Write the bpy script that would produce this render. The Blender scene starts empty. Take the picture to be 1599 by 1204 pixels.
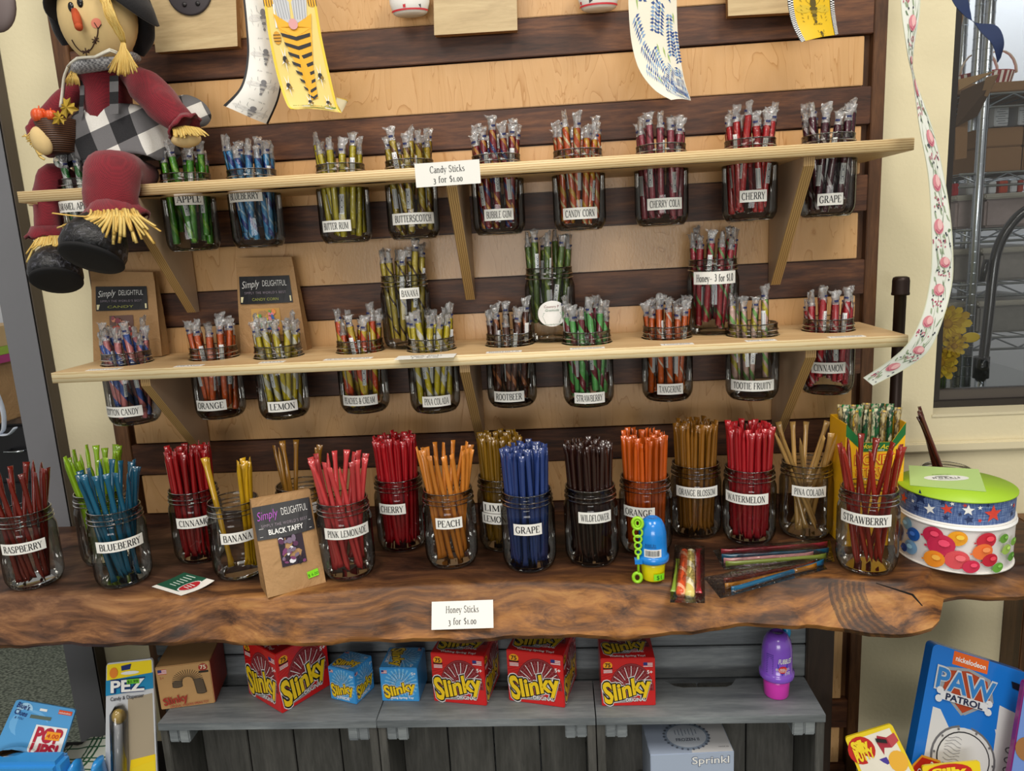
import bpy, bmesh, math, random
import numpy as np
from mathutils import Vector, Matrix
R_ = random.Random(7)
PI = math.pi
# ------------------------------------------------------------------ camera, world, lights, exposure
CAM = np.array([.10764, -1.45, 0.0]); YAW, PIT, ROL, FPX = math.radians(-3.6145), math.radians(11.0266), math.radians(-3.066), 1150.0
def _axes(y, p, r):
    cy, sy, cp, sp, cr, sr = math.cos(y), math.sin(y), math.cos(p), math.sin(p), math.cos(r), math.sin(r)
    f = np.array([sy*cp, cy*cp, -sp]); rt = np.array([cy, -sy, 0.0]); up = np.cross(rt, f)
    return rt*cr + up*sr, -rt*sr + up*cr, f
RT, UP, FW = _axes(YAW, PIT, ROL)
COL = bpy.context.scene.collection
cam_d = bpy.data.cameras.new('camera'); cam = bpy.data.objects.new('camera', cam_d); COL.objects.link(cam)
m = Matrix.Identity(4)
for i in range(3):
    m[i][0], m[i][1], m[i][2], m[i][3] = RT[i], UP[i], -FW[i], CAM[i]
cam.matrix_world = m
cam_d.sensor_fit = 'HORIZONTAL'; cam_d.sensor_width = 36.0; cam_d.lens = FPX*36.0/1599.0
cam_d.clip_start = .02; cam_d.clip_end = 50
bpy.context.scene.camera = cam
SC = bpy.context.scene
SC.view_settings.view_transform = 'Standard'; SC.view_settings.look = 'None'
SC.view_settings.gamma = 1.0; SC.view_settings.use_curve_mapping = False
SC.view_settings.exposure = 0.0
SC.cycles.transparent_max_bounces = 28; SC.cycles.max_bounces = 6; SC.cycles.diffuse_bounces = 3
SC.cycles.glossy_bounces = 3; SC.cycles.transmission_bounces = 4
SC.cycles.caustics_reflective = False; SC.cycles.caustics_refractive = False
SC.cycles.use_denoising = True
W = bpy.data.worlds.new('world'); SC.world = W; W.use_nodes = True
bg = W.node_tree.nodes['Background']; bg.inputs[0].default_value = (1.0, .96, .90, 1); bg.inputs[1].default_value = .43
def area(name, loc, target, sx, sy, power, col):
    d = bpy.data.lights.new(name, 'AREA'); d.shape = 'RECTANGLE'; d.size = sx; d.size_y = sy; d.energy = power; d.color = col
    o = bpy.data.objects.new(name, d); COL.objects.link(o); o.location = loc
    o.rotation_euler = (Vector(target) - Vector(loc)).to_track_quat('-Z', 'Y').to_euler()
    return o
area('ceiling_panel_light', (-.75, -1.5, 1.75), (-.75, -1.3, 0), .6, 1.2, 27, (1, .94, .85))
area('ceiling_panel_light', (1.0, -1.35, 1.75), (.95, -1.1, 0), .6, 1.2, 31, (1, .94, .85))
area('ceiling_panel_light', (.2, -3.2, 1.75), (.2, -3.0, 0), 1.2, .6, 28, (1, .94, .85))
area('shop_window_light', (-.05, -5.0, -.25), (-.05, 0, -.25), 2.2, .8, 46, (1, .985, .95))
area('back_room_light', (1.9, 1.25, 1.5), (1.9, 1.5, 0), .7, .4, 30, (.85, .93, 1))
# ------------------------------------------------------------------ pixel -> place on a real plane
def ray(u, v): return FW + RT*(u-799.5)/FPX - UP*(v-602)/FPX
def onp(u, v, ax, val):
    r = ray(u, v); t = (val-CAM[ax])/r[ax]; return CAM + r*t
def P(u, v, Y): return Vector(onp(u, v, 1, Y))
def PZ(u, v, z): return Vector(onp(u, v, 2, z))
def PX(u, v, x): return Vector(onp(u, v, 0, x))
def mpp(p): return float((np.array(p)-CAM) @ FW)/FPX      # metres per pixel there
# ------------------------------------------------------------------ materials
def lin(h):
    if not isinstance(h, str): return tuple(h) + ((1,) if len(h) == 3 else ())
    c = [int(h[i:i+2], 16)/255 for i in (0, 2, 4)]
    return tuple(x/12.92 if x <= .04045 else ((x+.055)/1.055)**2.4 for x in c) + (1,)
class NT:
    def __init__(s, name):
        s.m = bpy.data.materials.new(name); s.m.use_nodes = True; s.t = s.m.node_tree; s.n = s.t.nodes
        s.b = s.n['Principled BSDF']; s.out = s.n['Material Output']
    def add(s, ty, **kw):
        n = s.n.new(ty)
        for k, v in kw.items(): setattr(n, k, v)
        return n
    def l(s, a, b): s.t.links.new(a, b)
    def math(s, op, a, b=None, c=None):
        n = s.add('ShaderNodeMath', operation=op)
        for i, x in enumerate((a, b, c)):
            if x is None: continue
            if isinstance(x, (int, float)): n.inputs[i].default_value = x
            else: s.l(x, n.inputs[i])
        return n.outputs[0]
    def mix(s, fac, a, b):
        n = s.add('ShaderNodeMix', data_type='RGBA')
        for i, x in ((0, fac), (6, a), (7, b)):
            if isinstance(x, (int, float)): n.inputs[i].default_value = x
            elif isinstance(x, (tuple, str)): n.inputs[i].default_value = lin(x)
            else: s.l(x, n.inputs[i])
        return n.outputs[2]
    def ramp(s, fac, stops):
        n = s.add('ShaderNodeValToRGB'); r = n.color_ramp
        while len(r.elements) < len(stops): r.elements.new(.5)
        for e, (p, c) in zip(r.elements, stops): e.position = p; e.color = lin(c)
        s.l(fac, n.inputs[0]); return n.outputs[0]
    def noise(s, vec, scale, detail=4, rough=.55, dist=0):
        n = s.add('ShaderNodeTexNoise'); n.inputs['Scale'].default_value = scale; n.inputs['Detail'].default_value = detail
        n.inputs['Roughness'].default_value = rough; n.inputs['Distortion'].default_value = dist
        if vec is not None: s.l(vec, n.inputs['Vector'])
        return n
    def coord(s, scale=(1, 1, 1), rot=(0, 0, 0), kind='Object', loc=(0, 0, 0)):
        t = s.add('ShaderNodeTexCoord'); mp = s.add('ShaderNodeMapping')
        mp.inputs['Scale'].default_value = scale; mp.inputs['Rotation'].default_value = rot; mp.inputs['Location'].default_value = loc
        s.l(t.outputs[kind], mp.inputs['Vector']); return mp.outputs[0]
    def bump(s, h, strength=.3, dist=.001):
        n = s.add('ShaderNodeBump'); n.inputs['Strength'].default_value = strength; n.inputs['Distance'].default_value = dist
        s.l(h, n.inputs['Height']); s.l(n.outputs[0], s.b.inputs['Normal'])
_mc = {}
def M(col, rough=.5, metal=0.0, coat=0.0, name=None, emit=0, spec=.5, alpha=None, sss=0, noise=0):
    k = (col, rough, metal, coat, emit, spec, sss, noise)
    if k in _mc: return _mc[k]
    t = NT(name or 'plain_' + str(len(_mc))); b = t.b
    b.inputs['Base Color'].default_value = lin(col); b.inputs['Roughness'].default_value = rough; b.inputs['Metallic'].default_value = metal
    b.inputs['Coat Weight'].default_value = coat; b.inputs['Coat Roughness'].default_value = .1; b.inputs['Specular IOR Level'].default_value = spec
    if sss: b.inputs['Subsurface Weight'].default_value = sss; b.inputs['Subsurface Scale'].default_value = .004
    if emit: b.inputs['Emission Color'].default_value = lin(col); b.inputs['Emission Strength'].default_value = emit
    if noise:
        n = t.noise(t.coord((1, 1, 1)), 90, 3); c = lin(col); d = tuple(x*(1-noise) for x in c[:3])
        t.l(t.mix(n.outputs[0], d, c), b.inputs['Base Color'])
    _mc[k] = t.m; return t.m
def wood(name, dark, mid, light, along=0, scale=1.0, rough=.45, contrast=(.3, .5, .7), fine=.25, dist=1.2, bump=.12, kind='Object', stretch=9):
    t = NT(name); s = [scale*stretch]*3; s[along] = scale
    rnd = t.add('ShaderNodeObjectInfo'); v = t.coord(tuple(s), kind=kind)
    ad = t.add('ShaderNodeVectorMath', operation='ADD'); t.l(v, ad.inputs[0])
    cmb = t.add('ShaderNodeCombineXYZ'); q = t.math('MULTIPLY', rnd.outputs['Random'], 37.0)
    for i in range(3): t.l(q, cmb.inputs[i])
    t.l(cmb.outputs[0], ad.inputs[1]); v = ad.outputs[0]
    n1 = t.noise(v, 1.3, 5, .6, dist); n2 = t.noise(v, 9, 6, .7, .3)
    f = t.math('ADD', t.math('MULTIPLY', n1.outputs[0], 1-fine), t.math('MULTIPLY', n2.outputs[0], fine))
    c = t.ramp(f, [(contrast[0], dark), (contrast[1], mid), (contrast[2], light)])
    t.l(c, t.b.inputs['Base Color']); t.b.inputs['Roughness'].default_value = rough
    t.bump(n2.outputs[0], bump, .0006); return t.m
walnut = wood('walnut', '24120a', '52301d', '7c4f2f', 0, 2.4, .5, (.34, .5, .66), .35)
walnut_v = wood('walnut_upright', '38200f', '5d3c22', '7a5433', 2, 2.2, .42, (.34, .5, .66), .35)
walnut_dark = M('1f130c', .6)
def maple_mat():
    t = NT('maple_ply'); v = t.coord((5, 5, .9)); rnd = t.add('ShaderNodeObjectInfo')
    ad = t.add('ShaderNodeVectorMath', operation='ADD'); t.l(v, ad.inputs[0]); cmb = t.add('ShaderNodeCombineXYZ')
    q = t.math('MULTIPLY', rnd.outputs['Random'], 19.0)
    t.l(q, cmb.inputs[0]); t.l(q, cmb.inputs[2]); t.l(cmb.outputs[0], ad.inputs[1]); v = ad.outputs[0]
    n1 = t.noise(v, 2.0, 3, .5, 2.0); w = t.math('FRACT', t.math('MULTIPLY', n1.outputs[0], 9.0))
    line = t.ramp(w, [(0.0, 'b5854f'), (.05, 'c99b68'), (.12, 'd4a976'), (1, 'dab07e')])
    n2 = t.noise(v, 14, 4, .6); c = t.mix(t.math('MULTIPLY', n2.outputs[0], .45), line, 'c49358')
    t.l(c, t.b.inputs['Base Color']); t.b.inputs['Roughness'].default_value = .3; t.b.inputs['Specular IOR Level'].default_value = .5
    n3 = t.noise(t.coord((1, 1, .45)), 260, 2, .5); t.bump(n3.outputs[0], .35, .0006); return t.m
maple = maple_mat()
def ply_mat(name, base, lite, darkl, layers=5, th=.019):
    t = NT(name); co = t.add('ShaderNodeTexCoord'); sp = t.add('ShaderNodeSeparateXYZ'); t.l(co.outputs['Object'], sp.inputs[0])
    g = t.add('ShaderNodeNewGeometry'); sn = t.add('ShaderNodeSeparateXYZ'); t.l(g.outputs['Normal'], sn.inputs[0])
    nz = t.math('GREATER_THAN', t.math('ABSOLUTE', sn.outputs[2]), .6)
    wob = t.noise(t.coord((8, 8, 40)), 4, 3)
    zz = t.math('ADD', t.math('MULTIPLY', sp.outputs[2], layers/th), t.math('MULTIPLY', wob.outputs[0], .45))
    fr = t.math('FRACT', zz); edge = t.ramp(fr, [(0.0, darkl), (.12, base), (.3, lite), (.85, lite), (1, base)])
    v = t.coord((1.2, 9, 9)); n = t.noise(v, 2.5, 5, .6, 1.0)
    top = t.ramp(n.outputs[0], [(.3, 'c69f6e'), (.5, 'd4b180'), (.7, 'dfc092')])
    n2 = t.noise(t.coord((6, 60, 60)), 5, 4, .7)
    edge = t.mix(t.math('MULTIPLY', n2.outputs[0], .35), edge, base)
    t.l(t.mix(nz, edge, top), t.b.inputs['Base Color']); t.b.inputs['Roughness'].default_value = .45
    return t.m
ply_up = ply_mat('plywood_layers', 'c49d65', 'ead3a2', '6d4a24', 5)
ply_lo = ply_mat('plywood_pale_edge', 'd8bc88', 'efdfb4', 'c9ab78', 2.4)
def brace_mat():
    t = NT('plywood_gusset'); co = t.add('ShaderNodeTexCoord'); sp = t.add('ShaderNodeSeparateXYZ'); t.l(co.outputs['Object'], sp.inputs[0])
    wob = t.noise(t.coord((8, 8, 8)), 6, 3)
    fr = t.math('FRACT', t.math('ADD', t.math('MULTIPLY', sp.outputs[0], 5/.018), t.math('MULTIPLY', wob.outputs[0], .7)))
    edge = t.ramp(fr, [(0, '5d4222'), (.2, 'a5814e'), (.6, 'c7a56c'), (1, '9a7643')])
    g = t.add('ShaderNodeNewGeometry'); sn = t.add('ShaderNodeSeparateXYZ'); t.l(g.outputs['Normal'], sn.inputs[0])
    nx = t.math('GREATER_THAN', t.math('ABSOLUTE', sn.outputs[0]), .6)
    n = t.noise(t.coord((6, 6, 1)), 3, 4); face = t.mix(n.outputs[0], 'b39a80', 'cbb295')
    t.l(t.mix(nx, edge, face), t.b.inputs['Base Color']); t.b.inputs['Roughness'].default_value = .5; return t.m
gusset = brace_mat()
def plaster(name, c1, rough=.8, sc=120, st=.35):
    t = NT(name); n = t.noise(t.coord(), sc, 3, .5); n2 = t.noise(t.coord(), 3, 2)
    c = lin(c1); d = tuple(x*.93 for x in c[:3]); t.l(t.mix(n2.outputs[0], d, c), t.b.inputs['Base Color'])
    t.b.inputs['Roughness'].default_value = rough; t.bump(n.outputs[0], st, .0015); return t.m
cream = plaster('cream_paint', 'e3d8b4')
def slab_mat():
    t = NT('live_edge_walnut'); v0 = t.coord((1, 1, 1))
    warp = t.noise(v0, 3.2, 2, .5)
    v = t.coord((2.0, 10, 13), rot=(0, .16, .05)); ad = t.add('ShaderNodeVectorMath', operation='ADD'); t.l(v, ad.inputs[0])
    sc = t.add('ShaderNodeVectorMath', operation='SCALE'); t.l(warp.outputs[1], sc.inputs[0]); sc.inputs['Scale'].default_value = 1.7
    t.l(sc.outputs[0], ad.inputs[1]); v = ad.outputs[0]
    n1 = t.noise(v, 1.5, 6, .62, .7); n2 = t.noise(v, 7, 6, .7, .4)
    vf = t.coord((9, 120, 160)); n3 = t.noise(vf, 2, 3, .7)
    f = t.math('ADD', t.math('MULTIPLY', n1.outputs[0], .72), t.math('MULTIPLY', n2.outputs[0], .28))
    sp = t.add('ShaderNodeSeparateXYZ'); t.l(v0, sp.inputs[0])
    dark = t.ramp(f, [(.36, '170c07'), (.44, '321d11'), (.52, '4c2f1e'), (.6, '6b4529'), (.7, '866038')])
    lite = t.ramp(f, [(.36, '20120a'), (.42, '4a2d18'), (.48, '7c4f28'), (.55, 'a86f35'), (.66, 'c8924c')])
    # sapwood on the outer edge, heartwood on the top: follows the tree, i.e. the distance in from the bark side
    e = t.math('ADD', sp.outputs[1], t.math('MULTIPLY', warp.outputs[0], .10))
    fac = t.ramp(e, [(.0, (0, 0, 0)), (1, (1, 1, 1))])
    mr = t.add('ShaderNodeMapRange'); mr.inputs['From Min'].default_value = -.24; mr.inputs['From Max'].default_value = -.30; t.l(e, mr.inputs['Value'])
    c = t.mix(mr.outputs[0], dark, lite)
    xm = t.add('ShaderNodeMapRange'); xm.inputs['From Min'].default_value = -.15; xm.inputs['From Max'].default_value = -.75; t.l(sp.outputs[0], xm.inputs['Value'])
    c = t.mix(t.math('MULTIPLY', xm.outputs[0], .55), c, t.ramp(f, [(.38, '2a1a14'), (.5, '5f4437'), (.62, '8f6e58')]))
    c = t.mix(t.math('MULTIPLY', n3.outputs[0], .3), c, '2a1a10')
    # curl of dark rings round the burl near the right end
    dv = t.add('ShaderNodeVectorMath', operation='DISTANCE'); wv_ = t.add('ShaderNodeVectorMath', operation='ADD'); ws = t.add('ShaderNodeVectorMath', operation='SCALE'); ws.inputs['Scale'].default_value = .05
    t.l(warp.outputs[1], ws.inputs[0]); t.l(v0, wv_.inputs[0]); t.l(ws.outputs[0], wv_.inputs[1]); t.l(wv_.outputs[0], dv.inputs[0]); dv.inputs[1].default_value = (.672, -.33, -.545)
    ringf = t.math('FRACT', t.math('ADD', t.math('MULTIPLY', dv.outputs['Value'], 110), t.math('MULTIPLY', n2.outputs[0], 1.6))); dark_r = t.math('LESS_THAN', ringf, .55)
    ring_in = t.math('MULTIPLY', t.math('GREATER_THAN', dv.outputs['Value'], .070), t.math('LESS_THAN', dv.outputs['Value'], .125))
    ring_in = t.math('MULTIPLY', t.math('MULTIPLY', ring_in, t.math('LESS_THAN', sp.outputs[0], .655)), t.math('LESS_THAN', sp.outputs[2], -.556))
    ring_in = t.math('MULTIPLY', ring_in, t.math('GREATER_THAN', t.math('MULTIPLY', n1.outputs[0], 1.0), .40))
    c = t.mix(t.math('MULTIPLY', t.math('MULTIPLY', ring_in, t.math('ADD', .45, t.math('MULTIPLY', dark_r, .45))), .8), c, '1a0f0a')
    t.l(c, t.b.inputs['Base Color']); t.b.inputs['Roughness'].default_value = .48; t.b.inputs['Specular IOR Level'].default_value = .35
    hb = t.math('ADD', n2.outputs[0], t.math('MULTIPLY', n3.outputs[0], .5)); t.bump(hb, .25, .0015); return t.m
slab_m = slab_mat()
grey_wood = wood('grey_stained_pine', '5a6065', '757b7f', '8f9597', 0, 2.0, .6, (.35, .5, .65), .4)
grey_wood_shade = wood('grey_stained_pine_shaded', '35342f', '4a4946', '5f5d59', 2, 2.0, .65, (.35, .5, .65), .4)  # upright grain, darker copy: shade inside the crates put into the colour
def thin_glass(name, tint, edge, gloss=1.0, rough=.02, ior=1.45, p=2.0, bump=0, boost=1.0):
    t = NT(name); t.n.remove(t.b)
    tr = t.add('ShaderNodeBsdfTransparent'); gl = t.add('ShaderNodeBsdfGlossy'); gl.inputs['Roughness'].default_value = rough
    lw = t.add('ShaderNodeLayerWeight'); lw.inputs[0].default_value = .5
    fc = t.math('POWER', lw.outputs['Facing'], p)
    t.l(t.mix(fc, tint, edge), tr.inputs[0])
    fr = t.add('ShaderNodeFresnel'); fr.inputs[0].default_value = ior
    if bump:
        bm = t.add('ShaderNodeBump'); bm.inputs['Strength'].default_value = bump; bm.inputs['Distance'].default_value = .003
        nz = t.noise(t.coord(), 140, 2, .5, .5); t.l(nz.outputs[0], bm.inputs['Height'])
        t.l(bm.outputs[0], fr.inputs['Normal']); t.l(bm.outputs[0], gl.inputs['Normal'])
    mx = t.add('ShaderNodeMixShader'); t.l(t.math('MULTIPLY', fr.outputs[0], boost), mx.inputs[0]); t.l(tr.outputs[0], mx.inputs[1]); t.l(gl.outputs[0], mx.inputs[2])
    t.l(mx.outputs[0], t.out.inputs[0]); return t.m
jar_glass = thin_glass('jar_glass', (.90, .90, .875), (.13, .12, .10), p=3.0, rough=.03, boost=.8)
rim_glass = thin_glass('jar_rim_glass', (.62, .62, .58), (.12, .12, .11), p=1.6, rough=.05)
pane_glass = thin_glass('window_pane_glass', (.93, .94, .94), (.8, .8, .8), p=3, rough=.01)
cello = thin_glass('cellophane', (.985, .985, .985), (.86, .86, .86), p=3, rough=.12, bump=.9, boost=1.5)
cello_end = thin_glass('crumpled_cellophane', (.93, .93, .93), (.8, .8, .8), p=1.5, rough=.22, bump=1.0, boost=5.0)
def milky(m_, w):
    t = m_.node_tree; out = [n for n in t.nodes if n.type == 'OUTPUT_MATERIAL'][0]; src = out.inputs[0].links[0].from_socket
    df = t.nodes.new('ShaderNodeBsdfDiffuse'); df.inputs[0].default_value = (.9, .91, .93, 1); mx = t.nodes.new('ShaderNodeMixShader'); mx.inputs[0].default_value = w
    t.links.new(src, mx.inputs[1]); t.links.new(df.outputs[0], mx.inputs[2]); t.links.new(mx.outputs[0], out.inputs[0])
milky(cello_end, .12)
blister = thin_glass('clear_blister_plastic', (.9, .9, .9), (.5, .5, .5), p=2, rough=.08, boost=2.0)
_sc = {}
def stripe(base, stripes, freq=18, rough=.25):
    k = (base, tuple(stripes), freq)
    if k in _sc: return _sc[k]
    t = NT('candy_' + str(len(_sc))); co = t.add('ShaderNodeTexCoord'); sp = t.add('ShaderNodeSeparateXYZ'); t.l(co.outputs['Object'], sp.inputs[0])
    an = t.math('DIVIDE', t.math('ARCTAN2', sp.outputs[1], sp.outputs[0]), 2*PI)
    ri = t.add('ShaderNodeObjectInfo')
    f = t.math('FRACT', t.math('ADD', t.math('ADD', an, t.math('MULTIPLY', sp.outputs[2], freq)), ri.outputs['Random']))
    c = base
    for a, b, col in stripes:
        inn = t.math('MULTIPLY', t.math('GREATER_THAN', f, a), t.math('LESS_THAN', f, b))
        c = t.mix(inn, c, col)
    if isinstance(c, str): t.b.inputs['Base Color'].default_value = lin(c)
    else: t.l(c, t.b.inputs['Base Color'])
    t.b.inputs['Roughness'].default_value = rough; t.b.inputs['Coat Weight'].default_value = .4; _sc[k] = t.m; return t.m
def fabric(name, col, c2=None, sc=700, rough=.95, st=.5):
    t = NT(name); n = t.add('ShaderNodeTexChecker'); n.inputs['Scale'].default_value = sc; t.l(t.coord(), n.inputs['Vector'])
    nn = t.noise(t.coord(), 60, 3); f = t.math('MULTIPLY', t.math('ADD', n.outputs[1], nn.outputs[0]), .5)
    t.l(t.mix(f, c2 or tuple(x*.55 for x in lin(col)[:3]), col), t.b.inputs['Base Color'])
    t.b.inputs['Roughness'].default_value = rough; t.b.inputs['Sheen Weight'].default_value = .2; t.bump(f, st, .001); return t.m
def plaid(name, cols, scale, axes=(0, 1), rot=(0, 0, 0), rough=.9, kind='UV', w=.5):
    t = NT(name); sp = t.add('ShaderNodeSeparateXYZ'); t.l(t.coord((scale, scale, scale), rot=rot, kind=kind), sp.inputs[0])
    a = t.math('LESS_THAN', t.math('FRACT', sp.outputs[axes[0]]), w); b = t.math('LESS_THAN', t.math('FRACT', sp.outputs[axes[1]]), w)
    s = t.math('MULTIPLY', t.math('ADD', a, b), .5)
    c = t.ramp(s, [(0, cols[0]), (.25, cols[0]), (.26, cols[1]), (.74, cols[1]), (.75, cols[2]), (1, cols[2])])
    n = t.noise(t.coord(), 900, 2); c = t.mix(t.math('MULTIPLY', n.outputs[0], .3), c, '777777')
    t.l(c, t.b.inputs['Base Color']); t.b.inputs['Roughness'].default_value = rough; t.bump(n.outputs[0], .4, .001); return t.m
def kraft_mat(nm, c):
    t = NT(nm); n = t.noise(t.coord(), 22, 4, .6, .6); n2 = t.noise(t.coord(), 300, 2); k = lin(c)
    t.l(t.mix(n2.outputs[0], tuple(x*.86 for x in k[:3]), k), t.b.inputs['Base Color']); t.b.inputs['Roughness'].default_value = .7; t.bump(n.outputs[0], .9, .006); return t.m
kraft = kraft_mat('kraft_paper', 'b48c5e'); kraft_shade = kraft_mat('kraft_paper_shaded', '9a7549')  # second one is a darker copy, shade of the bag sides in its colour
paper = M('f1f0ea', .6); ink = M('1c1c1e', .6); black = M('0d0d0f', .5); white = M('f0f0ee', .5)
chrome = M('b9bec4', .22, metal=1.0); iron = M('2b1d17', .42, metal=.5)
# ------------------------------------------------------------------ mesh building
class MB:
    def __init__(s): s.v = []; s.f = []; s.mi = []; s.sm = []; s.uv = {}
    def add(s, vs, fs, mi=0, smooth=False):
        o = len(s.v); s.v += [tuple(x) for x in vs]
        for f in fs: s.f.append(tuple(o+i for i in f)); s.mi.append(mi); s.sm.append(smooth)
        return s
    def box(s, c, d, mi=0, mat=None):
        x, y, z = d[0]/2, d[1]/2, d[2]/2
        vs = [Vector((sx*x, sy*y, sz*z)) for sz in (-1, 1) for sy in (-1, 1) for sx in (-1, 1)]
        if mat is not None: vs = [mat @ q for q in vs]
        vs = [q + Vector(c) for q in vs]
        return s.add(vs, [(0, 2, 3, 1), (4, 5, 7, 6), (0, 1, 5, 4), (2, 6, 7, 3), (0, 4, 6, 2), (1, 3, 7, 5)], mi)
    def ring_tube(s, rings, closed=True, mi=0, smooth=True, cap=True):
        n = len(rings[0]); vs = [q for r in rings for q in r]; fs = []
        for i in range(len(rings)-1):
            for j in range(n if closed else n-1):
                k = (j+1) % n; fs.append((i*n+j, i*n+k, (i+1)*n+k, (i+1)*n+j))
        if cap and closed: fs.append(tuple(range(n-1, -1, -1))); fs.append(tuple(range((len(rings)-1)*n, len(rings)*n)))
        return s.add(vs, fs, mi, smooth)
    def tube(s, pts, r, n=8, mi=0, sq=1.0, cap=True, up=None):
        pts = [Vector(p) for p in pts]; rr = r if isinstance(r, (list, tuple)) else [r]*len(pts); rings = []
        t = (pts[1]-pts[0]).normalized(); a = up if up is not None else (Vector((0, 0, 1)) if abs(t.z) < .9 else Vector((1, 0, 0)))
        a = (a - t*a.dot(t)).normalized()
        for i, p in enumerate(pts):
            if 0 < i < len(pts)-1: t = (pts[i+1]-pts[i-1]).normalized()
            elif i: t = (pts[i]-pts[i-1]).normalized()
            a = (a - t*a.dot(t)).normalized(); b = t.cross(a)
            rings.append([p + a*math.cos(2*PI*j/n)*rr[i]*sq + b*math.sin(2*PI*j/n)*rr[i] for j in range(n)])
        return s.ring_tube(rings, mi=mi, cap=cap)
    def lathe(s, prof, n=24, c=(0, 0, 0), mi=0, cap=False, mat=None, sx=1, sy=1):
        rings = []
        for r, z in prof:
            ring = [Vector((r*math.cos(2*PI*j/n)*sx, r*math.sin(2*PI*j/n)*sy, z)) for j in range(n)]
            if mat is not None: ring = [mat @ q for q in ring]
            rings.append([q + Vector(c) for q in ring])
        return s.ring_tube(rings, mi=mi, cap=cap)
    def blob(s, c, r, n=16, m=10, mi=0, mat=None, noise=0, seed=0):
        rg = random.Random(seed); prof = []
        rings = []
        for i in range(m+1):
            th = PI*i/m; ring = []
            for j in range(n):
                k = 1 + noise*(math.sin(3*2*PI*j/n + seed)*math.sin(2*th+seed) + rg.uniform(-.3, .3))*math.sin(th)
                q = Vector((math.sin(th)*math.cos(2*PI*j/n)*r[0]*k, math.sin(th)*math.sin(2*PI*j/n)*r[1]*k, math.cos(th)*r[2]))
                ring.append((mat @ q if mat is not None else q) + Vector(c))
            rings.append(ring)
        return s.ring_tube(rings, mi=mi, cap=False)
    def build(s, name, mats, parent=None, loc=None, link=True):
        me = bpy.data.meshes.new(name); me.from_pydata(s.v, [], s.f)
        for mt in (mats if isinstance(mats, (list, tuple)) else [mats]): me.materials.append(mt)
        me.polygons.foreach_set('material_index', s.mi); me.polygons.foreach_set('use_smooth', s.sm); me.update()
        o = bpy.data.objects.new(name, me); COL.objects.link(o)
        if parent is not None: o.parent = parent
        if loc is not None: o.location = loc
        return o
def recentre(o):
    vs = np.array([v.co[:] for v in o.data.vertices]); c = Vector(((vs[:, 0].min()+vs[:, 0].max())/2, (vs[:, 1].min()+vs[:, 1].max())/2, vs[:, 2].min()))
    o.data.transform(Matrix.Translation(-c)); o.location = o.location + c; return o
def tag(o, label=None, cat=None, group=None, kind=None):
    if label: o['label'] = label
    if cat: o['category'] = cat
    if group: o['group'] = group
    if kind: o['kind'] = kind
    return o
def thing(name, loc, label, cat, group=None, rotz=0):
    o = bpy.data.objects.new(name, None); o.empty_display_size = .01; COL.objects.link(o); o.location = loc; o.rotation_euler = (0, 0, rotz)
    return tag(o, label, cat, group)
def boxobj(name, a, b, mat, parent=None, bev=0, kind=None):
    """box between two opposite corners, bevelled edges"""
    a, b = Vector(a), Vector(b); c = (a+b)/2; d = b-a; d = Vector([abs(x) for x in d])
    bm = bmesh.new(); bmesh.ops.create_cube(bm, size=1); bmesh.ops.scale(bm, vec=d, verts=bm.verts)
    if bev: bmesh.ops.bevel(bm, geom=bm.edges[:], offset=bev, segments=2, affect='EDGES', clamp_overlap=True)
    me = bpy.data.meshes.new(name); bm.to_mesh(me); bm.free(); me.materials.append(mat)
    o = bpy.data.objects.new(name, me); COL.objects.link(o); o.location = c
    if parent is not None: o.parent = parent; o.location = c - (Vector(parent.location) if parent.rotation_euler.z == 0 else Vector())
    if kind: o['kind'] = kind
    return o
def copy_tree(o, parent=None):
    c = o.copy(); COL.objects.link(c)
    if parent is not None: c.parent = parent
    for ch in list(o.children): copy_tree(ch, c)
    return c
# ------------------------------------------------------------------ lettering and flat print
def arc(cx, cy, rx, ry, a0, a1, n=10): return [(cx+rx*math.cos(math.radians(a0+(a1-a0)*i/n)), cy+ry*math.sin(math.radians(a0+(a1-a0)*i/n))) for i in range(n+1)]
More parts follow.
